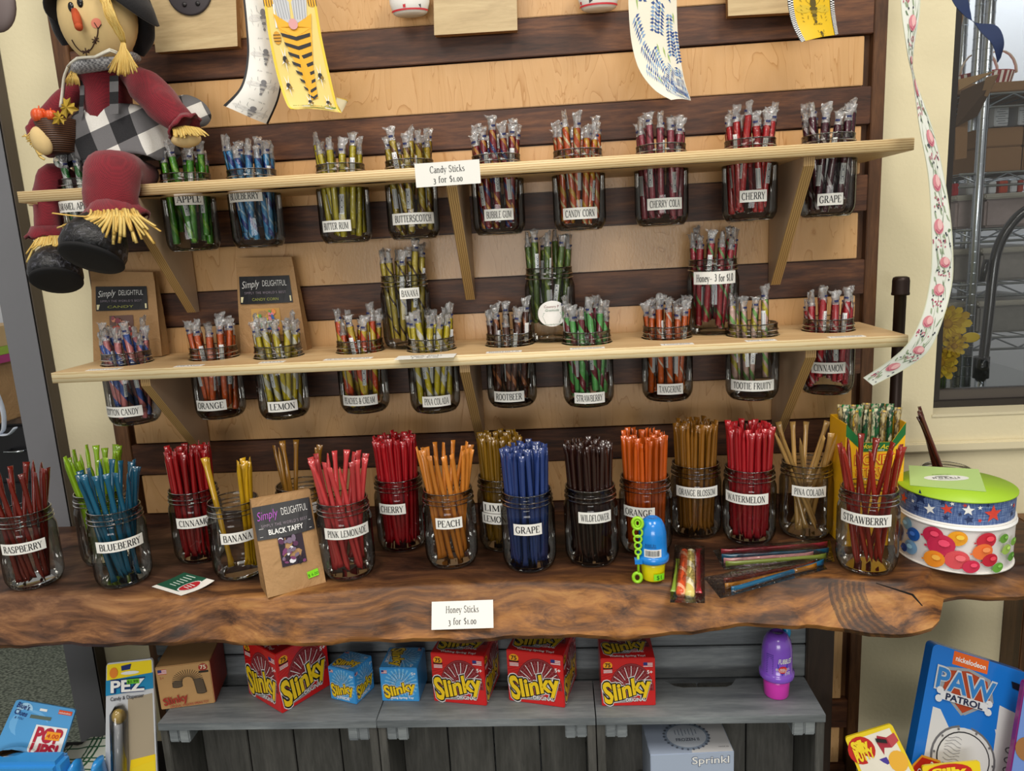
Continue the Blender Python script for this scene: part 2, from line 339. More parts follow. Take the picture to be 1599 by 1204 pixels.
# strokes: (points, pen) pen: T thick, t thin, o = by direction; serif marks listed as (x,y)
V_ = 'T'
G = {
'A': (.72, [([(.04, 0), (.36, 1)], 't'), ([(.36, 1), (.66, 0)], 'T'), ([(.16, .34), (.56, .34)], 't')], [(.04, 0), (.66, 0)]),
'B': (.64, [([(.14, 0), (.14, 1)], 'T'), ([(.14, 1), (.36, 1)]+arc(.36, .76, .18, .24, 90, -90)+[(.14, .52)], 'o'), ([(.14, .52), (.38, .52)]+arc(.38, .26, .22, .26, 90, -90)+[(.14, 0)], 'o')], []),
'C': (.68, [(arc(.38, .5, .32, .5, 48, 312, 16), 'o'), ([(.6, .98), (.6, .72)], 't')], []),
'D': (.72, [([(.14, 0), (.14, 1)], 'T'), ([(.08, 1), (.3, 1)]+arc(.3, .5, .36, .5, 90, -90, 14)+[(.08, 0)], 'o')], []),
'E': (.6, [([(.14, 0), (.14, 1)], 'T'), ([(.06, 1), (.54, 1), (.54, .8)], 't'), ([(.14, .52), (.42, .52)], 't'), ([(.06, 0), (.56, 0), (.56, .22)], 't')], []),
'F': (.57, [([(.14, 0), (.14, 1)], 'T'), ([(.06, 1), (.54, 1), (.54, .8)], 't'), ([(.14, .52), (.42, .52)], 't')], [(.14, 0)]),
'G': (.74, [(arc(.38, .5, .32, .5, 48, 300, 16), 'o'), ([(.6, .98), (.6, .72)], 't'), ([(.6, .08), (.6, .42)], 'T'), ([(.46, .42), (.7, .42)], 't')], []),
'H': (.76, [([(.14, 0), (.14, 1)], 'T'), ([(.62, 0), (.62, 1)], 'T'), ([(.14, .52), (.62, .52)], 't')], [(.14, 0), (.14, 1), (.62, 0), (.62, 1)]),
'I': (.34, [([(.17, 0), (.17, 1)], 'T')], [(.17, 0), (.17, 1)]),
'K': (.72, [([(.14, 0), (.14, 1)], 'T'), ([(.14, .42), (.58, 1)], 't'), ([(.28, .58), (.62, 0)], 'T')], [(.14, 0), (.14, 1), (.58, 1), (.62, 0)]),
'L': (.58, [([(.14, 0), (.14, 1)], 'T'), ([(.06, 0), (.54, 0), (.54, .24)], 't')], [(.14, 1)]),
'M': (.88, [([(.12, 0), (.12, 1)], 't'), ([(.12, 1), (.44, .1)], 'T'), ([(.44, .1), (.76, 1)], 't'), ([(.76, 1), (.76, 0)], 'T')], [(.12, 0), (.12, 1), (.76, 0), (.76, 1)]),
'N': (.76, [([(.13, 0), (.13, 1)], 't'), ([(.13, 1), (.62, 0)], 'T'), ([(.62, 0), (.62, 1)], 't')], [(.13, 0), (.11, 1), (.62, 1)]),
'O': (.76, [(arc(.38, .5, .31, .5, 90, 450, 22), 'o')], []),
'P': (.6, [([(.14, 0), (.14, 1)], 'T'), ([(.06, 1), (.34, 1)]+arc(.34, .74, .2, .26, 90, -90)+[(.14, .48)], 'o')], [(.14, 0)]),
'R': (.68, [([(.14, 0), (.14, 1)], 'T'), ([(.06, 1), (.34, 1)]+arc(.34, .75, .19, .25, 90, -90)+[(.14, .5)], 'o'), ([(.34, .5), (.62, 0)], 'T')], [(.14, 0), (.62, 0)]),
'S': (.56, [(arc(.28, .75, .19, .25, 40, 270, 10)+arc(.28, .25, .2, .25, 90, -140, 10), 'o'), ([(.46, .96), (.46, .74)], 't'), ([(.08, .04), (.08, .28)], 't')], []),
'T': (.64, [([(.32, 0), (.32, 1)], 'T'), ([(.04, .78), (.04, 1), (.6, 1), (.6, .78)], 't')], [(.32, 0)]),
'U': (.74, [([(.14, 1), (.14, .28)]+arc(.38, .28, .24, .28, 180, 360)+[(.62, 1)], 'o')], [(.14, 1), (.62, 1)]),
'W': (.98, [([(.06, 1), (.28, 0)], 'T'), ([(.28, 0), (.49, .9)], 't'), ([(.49, .9), (.7, 0)], 'T'), ([(.7, 0), (.92, 1)], 't')], [(.06, 1), (.49, 1), (.92, 1)]),
'Y': (.68, [([(.06, 1), (.34, .46)], 'T'), ([(.34, .46), (.62, 1)], 't'), ([(.34, .46), (.34, 0)], 'T')], [(.06, 1), (.62, 1), (.34, 0)]),
'&': (.74, [([(.66, .5), (.5, .1)]+arc(.3, .25, .24, .25, -50, -270, 10)+arc(.3, .8, .14, .19, -40, 230, 10)+[(.62, .02)], 'o')], []),
'a': (.5, [(arc(.24, .47, .16, .17, 150, 0, 6)+[(.4, 0)], 'o'), (arc(.22, .18, .16, .17, 20, 340, 10), 'o')], []),
'd': (.54, [(arc(.25, .3, .18, .3, 20, 340, 12), 'o'), ([(.42, 0), (.42, .98)], 'T')], [(.38, .98)]),
'n': (.58, [([(.12, 0), (.12, .62)], 'T'), ([(.12, .42)]+arc(.28, .42, .16, .2, 170, 0, 7)+[(.44, 0)], 'o')], [(.12, 0), (.1, .62), (.44, 0)]),
'y': (.52, [([(.05, .62), (.26, .02)], 'T'), ([(.47, .62), (.2, -.26), (.06, -.24)], 't')], [(.05, .62), (.46, .62)]),
't': (.36, [([(.17, .84), (.17, .12), (.24, .0), (.34, .06)], 'T'), ([(.02, .6), (.33, .6)], 't')], []),
'i': (.3, [([(.15, 0), (.15, .62)], 'T'), ([(.15, .8), (.15, .92)], 'T')], [(.15, 0), (.12, .62)]),
'c': (.46, [(arc(.25, .31, .18, .31, 50, 315, 12), 'o')], []),
'k': (.55, [([(.12, 0), (.12, .98)], 'T'), ([(.12, .24), (.42, .62)], 't'), ([(.22, .36), (.46, 0)], 'T')], [(.12, 0), (.12, .98), (.46, 0)]),
's': (.4, [(arc(.2, .46, .13, .15, 40, 270, 7)+arc(.2, .16, .14, .15, 90, -140, 7), 'o')], []),
'o': (.54, [(arc(.26, .31, .2, .31, 90, 450, 14), 'o')], []),
'r': (.42, [([(.12, 0), (.12, .62)], 'T'), ([(.12, .42)]+arc(.26, .44, .13, .17, 160, 40, 6), 'o')], [(.12, 0), (.1, .62)]),
'f': (.34, [([(.14, 0), (.14, .76)]+arc(.26, .78, .12, .18, 180, 40, 6), 'o'), ([(.02, .6), (.3, .6)], 't')], [(.14, 0)]),
'e': (.48, [([(.07, .34), (.42, .34)]+arc(.25, .32, .18, .3, 5, 310, 12), 'o')], []),
'0': (.46, [(arc(.22, .31, .17, .31, 90, 450, 14), 'o')], []),
'1': (.32, [([(.16, 0), (.16, .64)], 'T'), ([(.16, .62), (.05, .52)], 't')], [(.16, 0)]),
'3': (.44, [(arc(.2, .44, .14, .18, 140, -90, 8)+arc(.2, .04, .17, .24, 90, -140, 9), 'o')], []),
'$': (.52, [(arc(.25, .68, .17, .2, 40, 270, 10)+arc(.25, .27, .18, .21, 90, -140, 10), 'o'), ([(.25, -.06), (.25, 1.02)], 't')], []),
'.': (.22, [([(.1, 0), (.1, .1)], 'T')], []),
'-': (.6, [([(.08, .34), (.5, .34)], 'o')], []),
"'": (.2, [([(.1, .75), (.1, 1)], 'T')], []), ' ': (.34, [], []),
}
for k_, src, y0, y1 in (('³', '3', -.25, .63), ('¹', '1', 0, .64), ('⁰', '0', 0, .62)):      # full-height figures
    w_, st_, se_ = G[src]; f_ = lambda p: (p[0]*1.12, (p[1]-y0)/(y1-y0))
    G[k_] = (w_*1.12, [([f_(p) for p in pts], k) for pts, k in st_], [f_(p) for p in se_])
def pen_w(a, b, k, bold):
    dx, dy = b[0]-a[0], b[1]-a[1]; L = math.hypot(dx, dy) or 1
    return {'T': .125, 't': .05, 'o': .05+.075*abs(dy)/L}[k]*bold
def serif_text(s, h, cond=1.0, bold=1.0):
    """polygons (list of 4 point tuples) and width, baseline 0, centred in x"""
    polys = []; x = 0
    for ch in s:
        w, strokes, ser = G.get(ch, G[' '])
        for pts, k in strokes:
            for a, b in zip(pts, pts[1:]):
                L = math.hypot(b[0]-a[0], b[1]-a[1])
                if L < 1e-6: continue
                ww = pen_w(a, b, k, bold)/2; nx, ny = -(b[1]-a[1])/L*ww, (b[0]-a[0])/L*ww
                ex, ey = (b[0]-a[0])/L*.012, (b[1]-a[1])/L*.012
                polys.append([(a[0]+nx-ex+x, a[1]+ny-ey), (a[0]-nx-ex+x, a[1]-ny-ey), (b[0]-nx+ex+x, b[1]-ny+ey), (b[0]+nx+ex+x, b[1]+ny+ey)])
        for sx, sy in ser:
            yy = sy + (.022 if sy < .3 else -.022)
            polys.append([(sx-.13+x, yy-.025), (sx+.13+x, yy-.025), (sx+.13+x, yy+.025), (sx-.13+x, yy+.025)])
        x += w + .05
    W_ = x*cond*h
    return [[((px)*cond*h - W_/2, py*h) for px, py in q] for q in polys], W_
_bf = {}
def sans_text(s, h, off=0.0, shear=0.0, space=1.0, cond=1.0):
    """triangles of the built-in font: verts 2d centred in x (baseline 0), faces, width; h = cap height"""
    k = (s, round(off, 4), shear, space)
    if k not in _bf:
        c = bpy.data.curves.new('txt', 'FONT'); c.body = s; c.size = 1.0; c.offset = off; c.shear = shear; c.space_character = space; c.resolution_u = 3
        o = bpy.data.objects.new('txt', c); COL.objects.link(o)
        me = bpy.data.meshes.new_from_object(o); vs = [(v.co.x, v.co.y) for v in me.vertices]; fs = [tuple(p.vertices) for p in me.polygons]
        bpy.data.objects.remove(o); bpy.data.curves.remove(c); bpy.data.meshes.remove(me)
        xs = [q[0] for q in vs] or [0]; _bf[k] = (vs, fs, min(xs), max(xs))
    vs, fs, x0, x1 = _bf[k]; sc = h/.70; cx = (x0+x1)/2
    return [((x-cx)*sc*cond, y*sc) for x, y in vs], fs, (x1-x0)*sc*cond
class Print:
    """flat print laid on a surface: fn(x, y, lift) -> point"""
    def __init__(s, fn, step=.00025): s.fn = fn; s.mb = MB(); s.mats = []; s.step = step
    def mi(s, m):
        if m not in s.mats: s.mats.append(m)
        return s.mats.index(m)
    def poly(s, pts, m, layer=1, xf=None):
        if xf: pts = [xf(*p) for p in pts]
        s.mb.add([s.fn(x, y, layer*s.step) for x, y in pts], [tuple(range(len(pts)))], s.mi(m))
    def fan(s, c, pts, m, layer=1, rings=3):
        n = len(pts); vs = [s.fn(c[0], c[1], layer*s.step)]; fs = []
        for r in range(1, rings+1):
            vs += [s.fn(c[0]+(x-c[0])*r/rings, c[1]+(y-c[1])*r/rings, layer*s.step) for x, y in pts]
        for j in range(n): fs.append((0, 1+j, 1+(j+1) % n))
        for r in range(1, rings):
            for j in range(n): a = 1+(r-1)*n; b = 1+r*n; k = (j+1) % n; fs.append((a+j, b+j, b+k, a+k))
        s.mb.add(vs, fs, s.mi(m))
    def disc(s, x, y, rx, ry, m, layer=1, rot=0, n=16, rings=1):
        c, d = math.cos(rot), math.sin(rot)
        s.fan((x, y), [(x+rx*math.cos(2*PI*i/n)*c-ry*math.sin(2*PI*i/n)*d, y+rx*math.cos(2*PI*i/n)*d+ry*math.sin(2*PI*i/n)*c) for i in range(n)], m, layer, rings)
    def star(s, x, y, r, m, layer=1, rot=0, k=.42):
        s.fan((x, y), [(x+(r if i % 2 == 0 else r*k)*math.sin(rot+PI*i/5), y+(r if i % 2 == 0 else r*k)*math.cos(rot+PI*i/5)) for i in range(10)], m, layer, 1)
    def rect(s, x, y, w, h, m, layer=1, rot=0, nx=1):
        c, d = math.cos(rot), math.sin(rot)
        for i in range(nx):
            a, b = -w/2+w*i/nx, -w/2+w*(i+1)/nx
            s.poly([(x+p*c-q*d, y+p*d+q*c) for p, q in ((a, -h/2), (b, -h/2), (b, h/2), (a, h/2))], m, layer)
    def line(s, pts, w, m, layer=1):
        for a, b in zip(pts, pts[1:]):
            L = math.hypot(b[0]-a[0], b[1]-a[1]) or 1; nx, ny = -(b[1]-a[1])/L*w/2, (b[0]-a[0])/L*w/2
            s.poly([(a[0]+nx, a[1]+ny), (a[0]-nx, a[1]-ny), (b[0]-nx, b[1]-ny), (b[0]+nx, b[1]+ny)], m, layer)
    def leaf(s, x, y, L, w, ang, m, layer=1):
        c, d = math.cos(ang), math.sin(ang)
        s.poly([(x+p*c-q*d, y+p*d+q*c) for p, q in ((0, 0), (L*.35, -w/2), (L, 0), (L*.35, w/2))], m, layer)
    def serif(s, t, x, y, h, m, layer=2, width=None, rot=0, bold=1.0):
        ps, w = serif_text(t, h, 1.0, bold); k = (width/w) if width else .8; c, d = math.cos(rot), math.sin(rot)
        for q in ps: s.poly([(x+px*k*c-(py-h/2)*d, y+px*k*d+(py-h/2)*c) for px, py in q], m, layer)
    def sans(s, t, x, y, h, m, layer=2, width=None, off=0.0, shear=0.0, rot=0, space=1.0, warp=None):
        vs, fs, w = sans_text(t, h, off, shear, space)
        if not vs: return
        k = (width/w) if width else 1; c, d = math.cos(rot), math.sin(rot); out = []
        for px, py in vs:
            px *= k; py -= h/2
            if warp: px, py = warp(px, py)
            out.append(s.fn(x+px*c-py*d, y+px*d+py*c, layer*s.step))
        s.mb.add(out, fs, s.mi(m))
    def build(s, name, parent): return s.mb.build(name, s.mats, parent)
def plane_fn(o, ex, ey, en):
    o, ex, ey, en = Vector(o), Vector(ex).normalized(), Vector(ey).normalized(), Vector(en).normalized()
    return lambda x, y, l: o + ex*x + ey*y + en*l
def cyl_fn(r, a0, z0):
    """around a z cylinder of radius r; x along the arc from angle a0 (pointing outward), y up from z0"""
    return lambda x, y, l: Vector(((r+l)*math.cos(a0+x/r), (r+l)*math.sin(a0+x/r), z0+y))
# ================================================================== the room
WY = .035                                    # face of the painted wall
xl0 = P(30, 330, WY).x                       # left end of the painted wall
xw = P(1474, 345, WY).x; zs = P(1457, 648, WY).z; FLOOR = -1.287
def struct(name, a, b, mat, bev=0): return tag(boxobj(name, a, b, mat, None, bev), kind='structure')
mb = MB(); lx = P(47, 425, WY).x - .012
for a, b in (((lx, FLOOR), (xw, 1.9)), ((xw, FLOOR), (3.2, zs))):
    mb.box(((a[0]+b[0])/2, WY+.06, (a[1]+b[1])/2), (b[0]-a[0], .12, b[1]-a[1]))
tag(mb.build('wall_back', cream), kind='structure')
ed = struct('trim_1', (lx-.004, WY+.006, FLOOR), (lx+.0005, WY+.118, 1.9), M('8d7a5c', .8, noise=.5))
# raised ledge under the window
struct('trim_2', (xw-.06, WY-.012, zs-.075), (3.2, WY+.0, zs-.055), M('ddd2b0', .7), .003)
struct('trim_3', (xw-.002, WY-.002, zs-.004), (3.2, WY+.13, zs+.001), M('d9cfae', .6))
# grey door casing left of the wall
gl, gr = P(22, 600, 0).x, P(72, 600, 0).x
struct('trim_4', (gl, -.0, FLOOR), (gr, .12, 1.9), M('74757a', .5, noise=.05), .002)
struct('trim_5', (gr-.004, .002, FLOOR), (gr+.0015, .034, 1.9), M('5a5149', .7), .001)
def carpet():
    t = NT('carpet_loops'); v = t.coord((34, 60, 60)); vo = t.add('ShaderNodeTexVoronoi'); vo.inputs['Scale'].default_value = 3.0; t.l(v, vo.inputs['Vector'])
    n = t.noise(t.coord(), 30, 3); c = t.ramp(vo.outputs['Distance'], [(0, '9c9f8e'), (.35, '7b8274'), (.7, '3b4038')])
    t.l(t.mix(t.math('MULTIPLY', n.outputs[0], .5), c, '6d7468'), t.b.inputs['Base Color']); t.b.inputs['Roughness'].default_value = 1
    t.bump(vo.outputs['Distance'], -.8, .004); return t.m
struct('floor', (-4, -6, FLOOR-.04), (4, 4, FLOOR), carpet())
# ================================================================== slatted rack
PER = .1555; ZB0 = .3336; SH = .0655
rack = thing('slatted_display_rack', ((P(1380, 300, 0).x + P(100, 300, 0).x)/2, 0, FLOOR), 'tall slatted rack of dark walnut rails and pale maple panels fixed to the wall', 'rack')
XL, XR = -.8245, .7228
SW = .031
def rk(name, a, b, mat, bev=.0012): return boxobj(name, a, b, mat, rack, bev)
rk('backing_board', (XL+.004, .019, FLOOR+.004), (XR-.004, .034, .80), walnut_v, 0)
rk('stile', (XL, -.0002, FLOOR), (XL+SW, .02, .80), walnut_v); rk('stile', (XR-SW*.75, -.0002, FLOOR), (XR, .02, .80), walnut_v)
k = -3
while True:
    zb = ZB0 - k*PER; zt = zb + SH
    if zb < FLOOR+.02: break
    if k == 8: k += 1; continue
    rk('rail', (XL+SW, .002, zb), (XR-SW*.75, .02, zt), walnut)
    rk('maple_panel', (XL+SW+.010, .006, zb-(PER-SH)+.0022-(PER if k == 7 else 0)), (XR-SW*.75-.014, .02, zb-.0028), maple, .0012)
    k += 1
# ================================================================== shelves with round holes
UJ = [  # upper shelf jars: u (body), name shown, stick recipe, count, label (u, v, width px)
 (147, 'CARAMEL APPLE', 'caramel apple', 'e8efe6', [(0, .35, '2f7d3a')], 9, (112, 322, 66)),
 (297, 'APPLE', 'bright green', '52b01e', [(0, .2, '8fd53c')], 9, (295, 311, 43)),
 (400, 'BLUEBERRY', 'light blue', '3f9bdc', [(0, .25, '1c3f9a'), (.5, .6, 'a8d8f5')], 14, (379, 306, 54)),
 (538, 'BUTTER RUM', 'plain yellow', 'e9d51c', [], 11, (523, 353, 46)),
 (645, 'BUTTERSCOTCH', 'yellow and brown', 'd9b92c', [(0, .2, '7c4a10'), (.5, .6, 'efe08a')], 10, (645, 341, 78)),
 (779, 'BUBBLE GUM', 'dark red, blue and orange', 'a01c2c', [(0, .16, 'f2a23a'), (.5, .68, '2f3c86')], 12, (779, 335, 48)),
 (905, 'CANDY CORN', 'orange and yellow', 'f0601a', [(0, .12, 'ffe6a8'), (.4, .62, 'f5b31e')], 13, (906, 333, 57)),
 (1033, 'CHERRY COLA', 'dusty pink', 'b8475a', [(0, .12, '7a2433')], 12, (1039, 318, 57)),
 (1170, 'CHERRY', 'clear red', 'e01c24', [(0, .1, 'f25a50')], 14, (1177, 306, 42)),
 (1290, 'GRAPE', 'maroon and white', '5c1a33', [(0, .16, 'e8dce0')], 11, (1297, 311, 38)),
]
LJ = [
 (206, 'COTTON CANDY', 'pink and blue', 'f08f92', [(0, .42, '3a62c0')], 11, (186, 644, 76), 0),
 (342, 'ORANGE', 'plain orange', 'f0621a', [(0, .08, 'f7873a')], 11, (327, 634, 46), 1),
 (442, 'LEMON', 'yellow and white', 'ecd422', [(0, .3, 'f5f1d8')], 12, (441, 635, 47), 0),
 (569, 'PEACHES & CREAM', 'orange and yellow halves', 'f6cf30', [(0, .5, 'f2541a')], 11, (560, 626, 58), 1),
 (679, 'PINA COLADA', 'yellow with white bands', 'f2dc24', [(0, .3, 'fbf8ea')], 13, (682, 627, 46), 0),
 (800, 'ROOTBEER', 'brown', '5d2c1c', [(0, .2, 'c97b4c')], 11, (794, 620, 50), 1),
 (919, 'STRAWBERRY', 'green and dark red', '6ed06a', [(0, .4, '8b1c34')], 13, (921, 622, 50), 0),
 (1042, 'TANGERINE', 'orange with white lines', 'f56a14', [(0, .1, 'fbe6cf')], 13, (1047, 608, 41), 1),
 (1174, 'TOOTIE FRUITY', 'pale pink, yellow and green', 'f3c8b8', [(0, .25, 'e9d83a'), (.4, .6, '8fcf68')], 5, (1175, 603, 76), 0),
 (1290, 'CINNAMON', 'pink red and white', 'dd2b3c', [(0, .12, 'f7c9cb')], 10, (1294, 575, 52), 1),
]
SHD = .20; TH = .019
ZU, ZL = .1281, -.1865
for e in UJ: pass
UPOS = [(P(e[0], 330, -.10).x, -.113 if e[1][:3] == 'CAR' else -.10) for e in UJ]
LPOS = [(P(e[0], 610, -.112+.022*e[7]).x, -.112+.022*e[7]) for e in LJ]
leghole = (P(70, 305, -.12).x, -.12, .027)
def shelf(name, x0, x1, zt, holes, mat, label):
    c = bpy.data.curves.new(name, 'CURVE'); c.dimensions = '2D'; c.fill_mode = 'BOTH'; c.extrude = TH/2 - .0006; c.bevel_depth = .0006; c.bevel_resolution = 0
    def spl(pts):
        s = c.splines.new('POLY'); s.points.add(len(pts)-1)
        for p, q in zip(s.points, pts): p.co = (q[0], q[1], 0, 1)
        s.use_cyclic_u = True
    spl([(x0, -SHD), (x1, -SHD), (x1, -.0005), (x0, -.0005)])
    for h in holes: hr = h[2] if len(h) > 2 else .0465; spl([(h[0]+hr*math.cos(2*PI*i/40), h[1]+hr*math.sin(2*PI*i/40)) for i in range(40)])
    o = bpy.data.objects.new('tmp', c); COL.objects.link(o); me = bpy.data.meshes.new_from_object(o); bpy.data.objects.remove(o)
    me.materials.clear(); me.materials.append(mat); me.name = name
    # object origin at the board's middle
    o = bpy.data.objects.new(name, me); COL.objects.link(o); me.transform(Matrix.Translation((-(x0+x1)/2, 0, 0))); o.location = ((x0+x1)/2, 0, zt-TH/2)
    tag(o, label, 'shelf'); return o
SHY = 0
su = shelf('jar_shelf', -.7975, .6855, ZU, [(x, y-SHY) for x, y in UPOS] + [(leghole[0], leghole[1]-SHY, leghole[2])], ply_up, 'upper plywood shelf with layered edge and round holes holding jars')
sl = shelf('jar_shelf', -.7935, .6915, ZL, [(x, y-SHY) for x, y in LPOS], ply_lo, 'lower pale plywood shelf with holes, bags and standing jars on it')
su.location.y = sl.location.y = 0
for o, pos in ((su, UPOS), (sl, LPOS)): pass
def brace(u_top, v_top, u_bot, v_bot, zt, label, drop):
    """triangular plywood gusset from the shelf's underside to the wall"""
    xf = P(u_top, v_top, -.185).x; xb = P(u_bot, v_bot, -.012).x; x = (xf+xb)/2; t = .009
    prof = [(-.0005, zt), (-.188, zt), (-.188, zt-.014), (-.016, zt-drop), (-.0005, zt-drop)]
    vs = [(sx*t, y, z-zt) for sx in (-1, 1) for y, z in prof]; n = len(prof)
    fs = [tuple(range(n)), tuple(range(2*n-1, n-1, -1))] + [(i, n+i, n+(i+1) % n, (i+1) % n) for i in range(n)]
    o = MB().add(vs, fs).build('shelf_brace', gusset); o.location = (x, 0, zt); tag(o, label, 'brace', 'triangular plywood braces under the shelves'); return o
for q in ((214, 388, 298, 488, 'u', 'left triangular plywood brace under the upper shelf, behind the doll'), (703, 292, 737, 468, 'u', 'middle triangular plywood brace under the upper shelf'),
          (1268, 250, 1205, 445, 'u', 'right triangular plywood brace under the upper shelf, beside the GRAPE jar'), (222, 597, 325, 712, 'l', 'left triangular plywood brace under the lower shelf'),
          (718, 577, 757, 684, 'l', 'middle triangular plywood brace under the lower shelf'), (1276, 555, 1205, 680, 'l', 'right triangular plywood brace under the lower shelf')):
    z = (ZU if q[4] == 'u' else ZL) - TH
    zb = P(q[2], q[3], -.014).z
    brace(*q[:4], z, q[5], z-zb)
# ================================================================== live edge slab
ZS = -.553
prof_x = [(-1.25, -.31, -.37, -.618), (-1.0, -.315, -.375, -.62), (-.85, -.318, -.378, -.626), (-.7, -.33, -.382, -.622), (-.58, -.342, -.385, -.620), (-.4, -.345, -.382, -.626), (-.3, -.335, -.378, -.63), (-.2, -.322, -.374, -.632), (-.1, -.315, -.372, -.632), (0, -.312, -.37, -.634),
          (.1, -.318, -.372, -.632), (.2, -.33, -.376, -.632), (.3, -.328, -.378, -.626), (.4, -.322, -.376, -.616), (.48, -.322, -.38, -.616), (.55, -.33, -.392, -.622), (.60, -.345, -.405, -.626), (.635, -.352, -.412, -.62), (.66, -.345, -.404, -.612), (.68, -.326, -.376, -.604), (.695, -.30, -.345, -.598),
          (.72, -.292, -.33, -.60), (.78, -.296, -.33, -.604), (.86, -.305, -.335, -.60), (.95, -.30, -.33, -.598)]
px_ = np.array(prof_x); NX = 150; xs = np.linspace(-1.25, .95, NX); mb = MB(); rings = []
for i, x in enumerate(xs):
    yt, yb, zb = (float(np.interp(x, px_[:, 0], px_[:, j])) for j in (1, 2, 3))
    w = .004*math.sin(x*23)+.003*math.sin(x*51+1)+.0015*math.sin(x*120)
    yb += w; yt += w*.4; zm = ZS + (zb-ZS)*.62; ring = [(x, -.0008, ZS), (x, -.10, ZS), (x, -.2, ZS), (x, yt+.05, ZS), (x, yt+.012, ZS)]
    ring += [(x, yt+.003, ZS-.0004), (x, yt-.003, ZS-.003), (x, yt-.006, ZS-.008)]
    for a in range(1, 8):
        s = a/8; ring.append((x, yt-.006+(yb-yt+.006)*s + .0016*math.sin(x*45+a*1.3)+.001*math.sin(x*90-a*2), ZS-.008-(ZS-.008-zb-.012)*s))
    ring += [(x, yb+.0005, zb+.012), (x, yb+.004, zb+.004), (x, yb+.012, zb), (x, yb+.03, zb-.0005), (x, yb+.12, zb-.001), (x, -.0008, zb-.001)]
    rings.append(ring)
mb.ring_tube(rings, smooth=True)
slab = mb.build('live_edge_slab', slab_m); tag(slab, 'thick live-edge walnut slab tabletop carrying the honey stick jars', 'tabletop')
sm = slab.modifiers.new('e', 'EDGE_SPLIT'); sm.split_angle = math.radians(50)
ck = MB(); cp = [PZ(1368, 910, ZS+.0006), PZ(1400, 920, ZS+.0006), PZ(1425, 928, ZS+.0006), PZ(1440, 945, ZS+.0006)]
ck.tube([q-Vector((0, 0, .0008)) for q in cp], [.0006, .0014, .0018, .0008], 6)
c_ = ck.build('drying_crack', M('140b06', .9), slab)
# dark upright leg under the slab, right of the crates
zt = -.634
leg = boxobj('table_leg', (P(1259, 1040, -.20).x, -.20, FLOOR), (P(1302, 1040, -.20).x, -.02, zt+.003), wood('dark_leg', '1c130e', '2f221a', '3e2e24', 2, 2, .5), None, .002)
tag(leg, 'dark walnut plank leg under the slab, right of the grey crates', 'table leg')
leg2 = boxobj('table_leg', (-1.24, -.26, FLOOR), (-1.2, -.02, -.619), walnut_v, None, .002); tag(leg2, 'left plank leg of the slab, cut off by the frame', 'table leg')
# walnut post of the next rack, right edge of the picture
pr = boxobj('rack_post', (P(1589, 1000, -.02).x, -.03, FLOOR), (P(1589, 1000, -.02).x+.05, .034, -.60), walnut_v, None, .002); tag(pr, 'walnut post at the right edge under the slab end', 'post')
# ================================================================== jars
JH = .137; RB = .0468
jprof = [(.0, .0035), (.030, .002), (.034, .0), (.0385, .0015), (.0425, .006), (.0456, .013), (RB, .022), (RB, .06), (RB, .098), (.0462, .104), (.0440, .110), (.0430, .113),
         (.0430, .1155), (.0447, .1168), (.0447, .1182), (.0430, .1196), (.0430, .123), (.0443, .1243), (.0443, .1256), (.0428, .127), (.0426, .1335), (.0432, .1350), (.0428, .1368), (.0412, .137), (.0405, .1355), (.0408, .128)]
mb = MB().lathe(jprof, 40); mb.build('tmpjar', jar_glass); jar_me = bpy.data.objects['tmpjar'].data; bpy.data.objects.remove(bpy.data.objects['tmpjar'])
def tor(mb, R, r, z, n=40, k=6):
    mb.ring_tube([[Vector(((R+r*math.cos(2*PI*j/k))*math.cos(2*PI*i/n), (R+r*math.cos(2*PI*j/k))*math.sin(2*PI*i/n), z+r*math.sin(2*PI*j/k))) for j in range(k)] for i in range(n+1)], cap=False)
mb = MB(); tor(mb, .0418, .0012, .1362); mb.build('tmpr', rim_glass); rim_me = bpy.data.objects['tmpr'].data; bpy.data.objects.remove(bpy.data.objects['tmpr'])
mb = MB()
for z, R in ((.1175, .0442), (.125, .0438)): tor(mb, R, .0011, z)
mb.build('tmpr', rim_glass); thr_me = bpy.data.objects['tmpr'].data; bpy.data.objects.remove(bpy.data.objects['tmpr'])
mb = MB(); tor(mb, .0375, .0016, .0018); mb.lathe([(0, .0045), (.030, .0045), (.036, .006)], 32); mb.build('tmpr', rim_glass); bot_me = bpy.data.objects['tmpr'].data; bpy.data.objects.remove(bpy.data.objects['tmpr'])
def jar(x, y, z, label, group):
    o = bpy.data.objects.new('mason_jar', jar_me); COL.objects.link(o); o.location = (x, y, z); tag(o, label, 'jar', group)
    for nm, me in (('rim', rim_me), ('screw_thread', thr_me), ('base_ring', bot_me)):
        c = bpy.data.objects.new(nm, me); COL.objects.link(c); c.parent = o
    return o
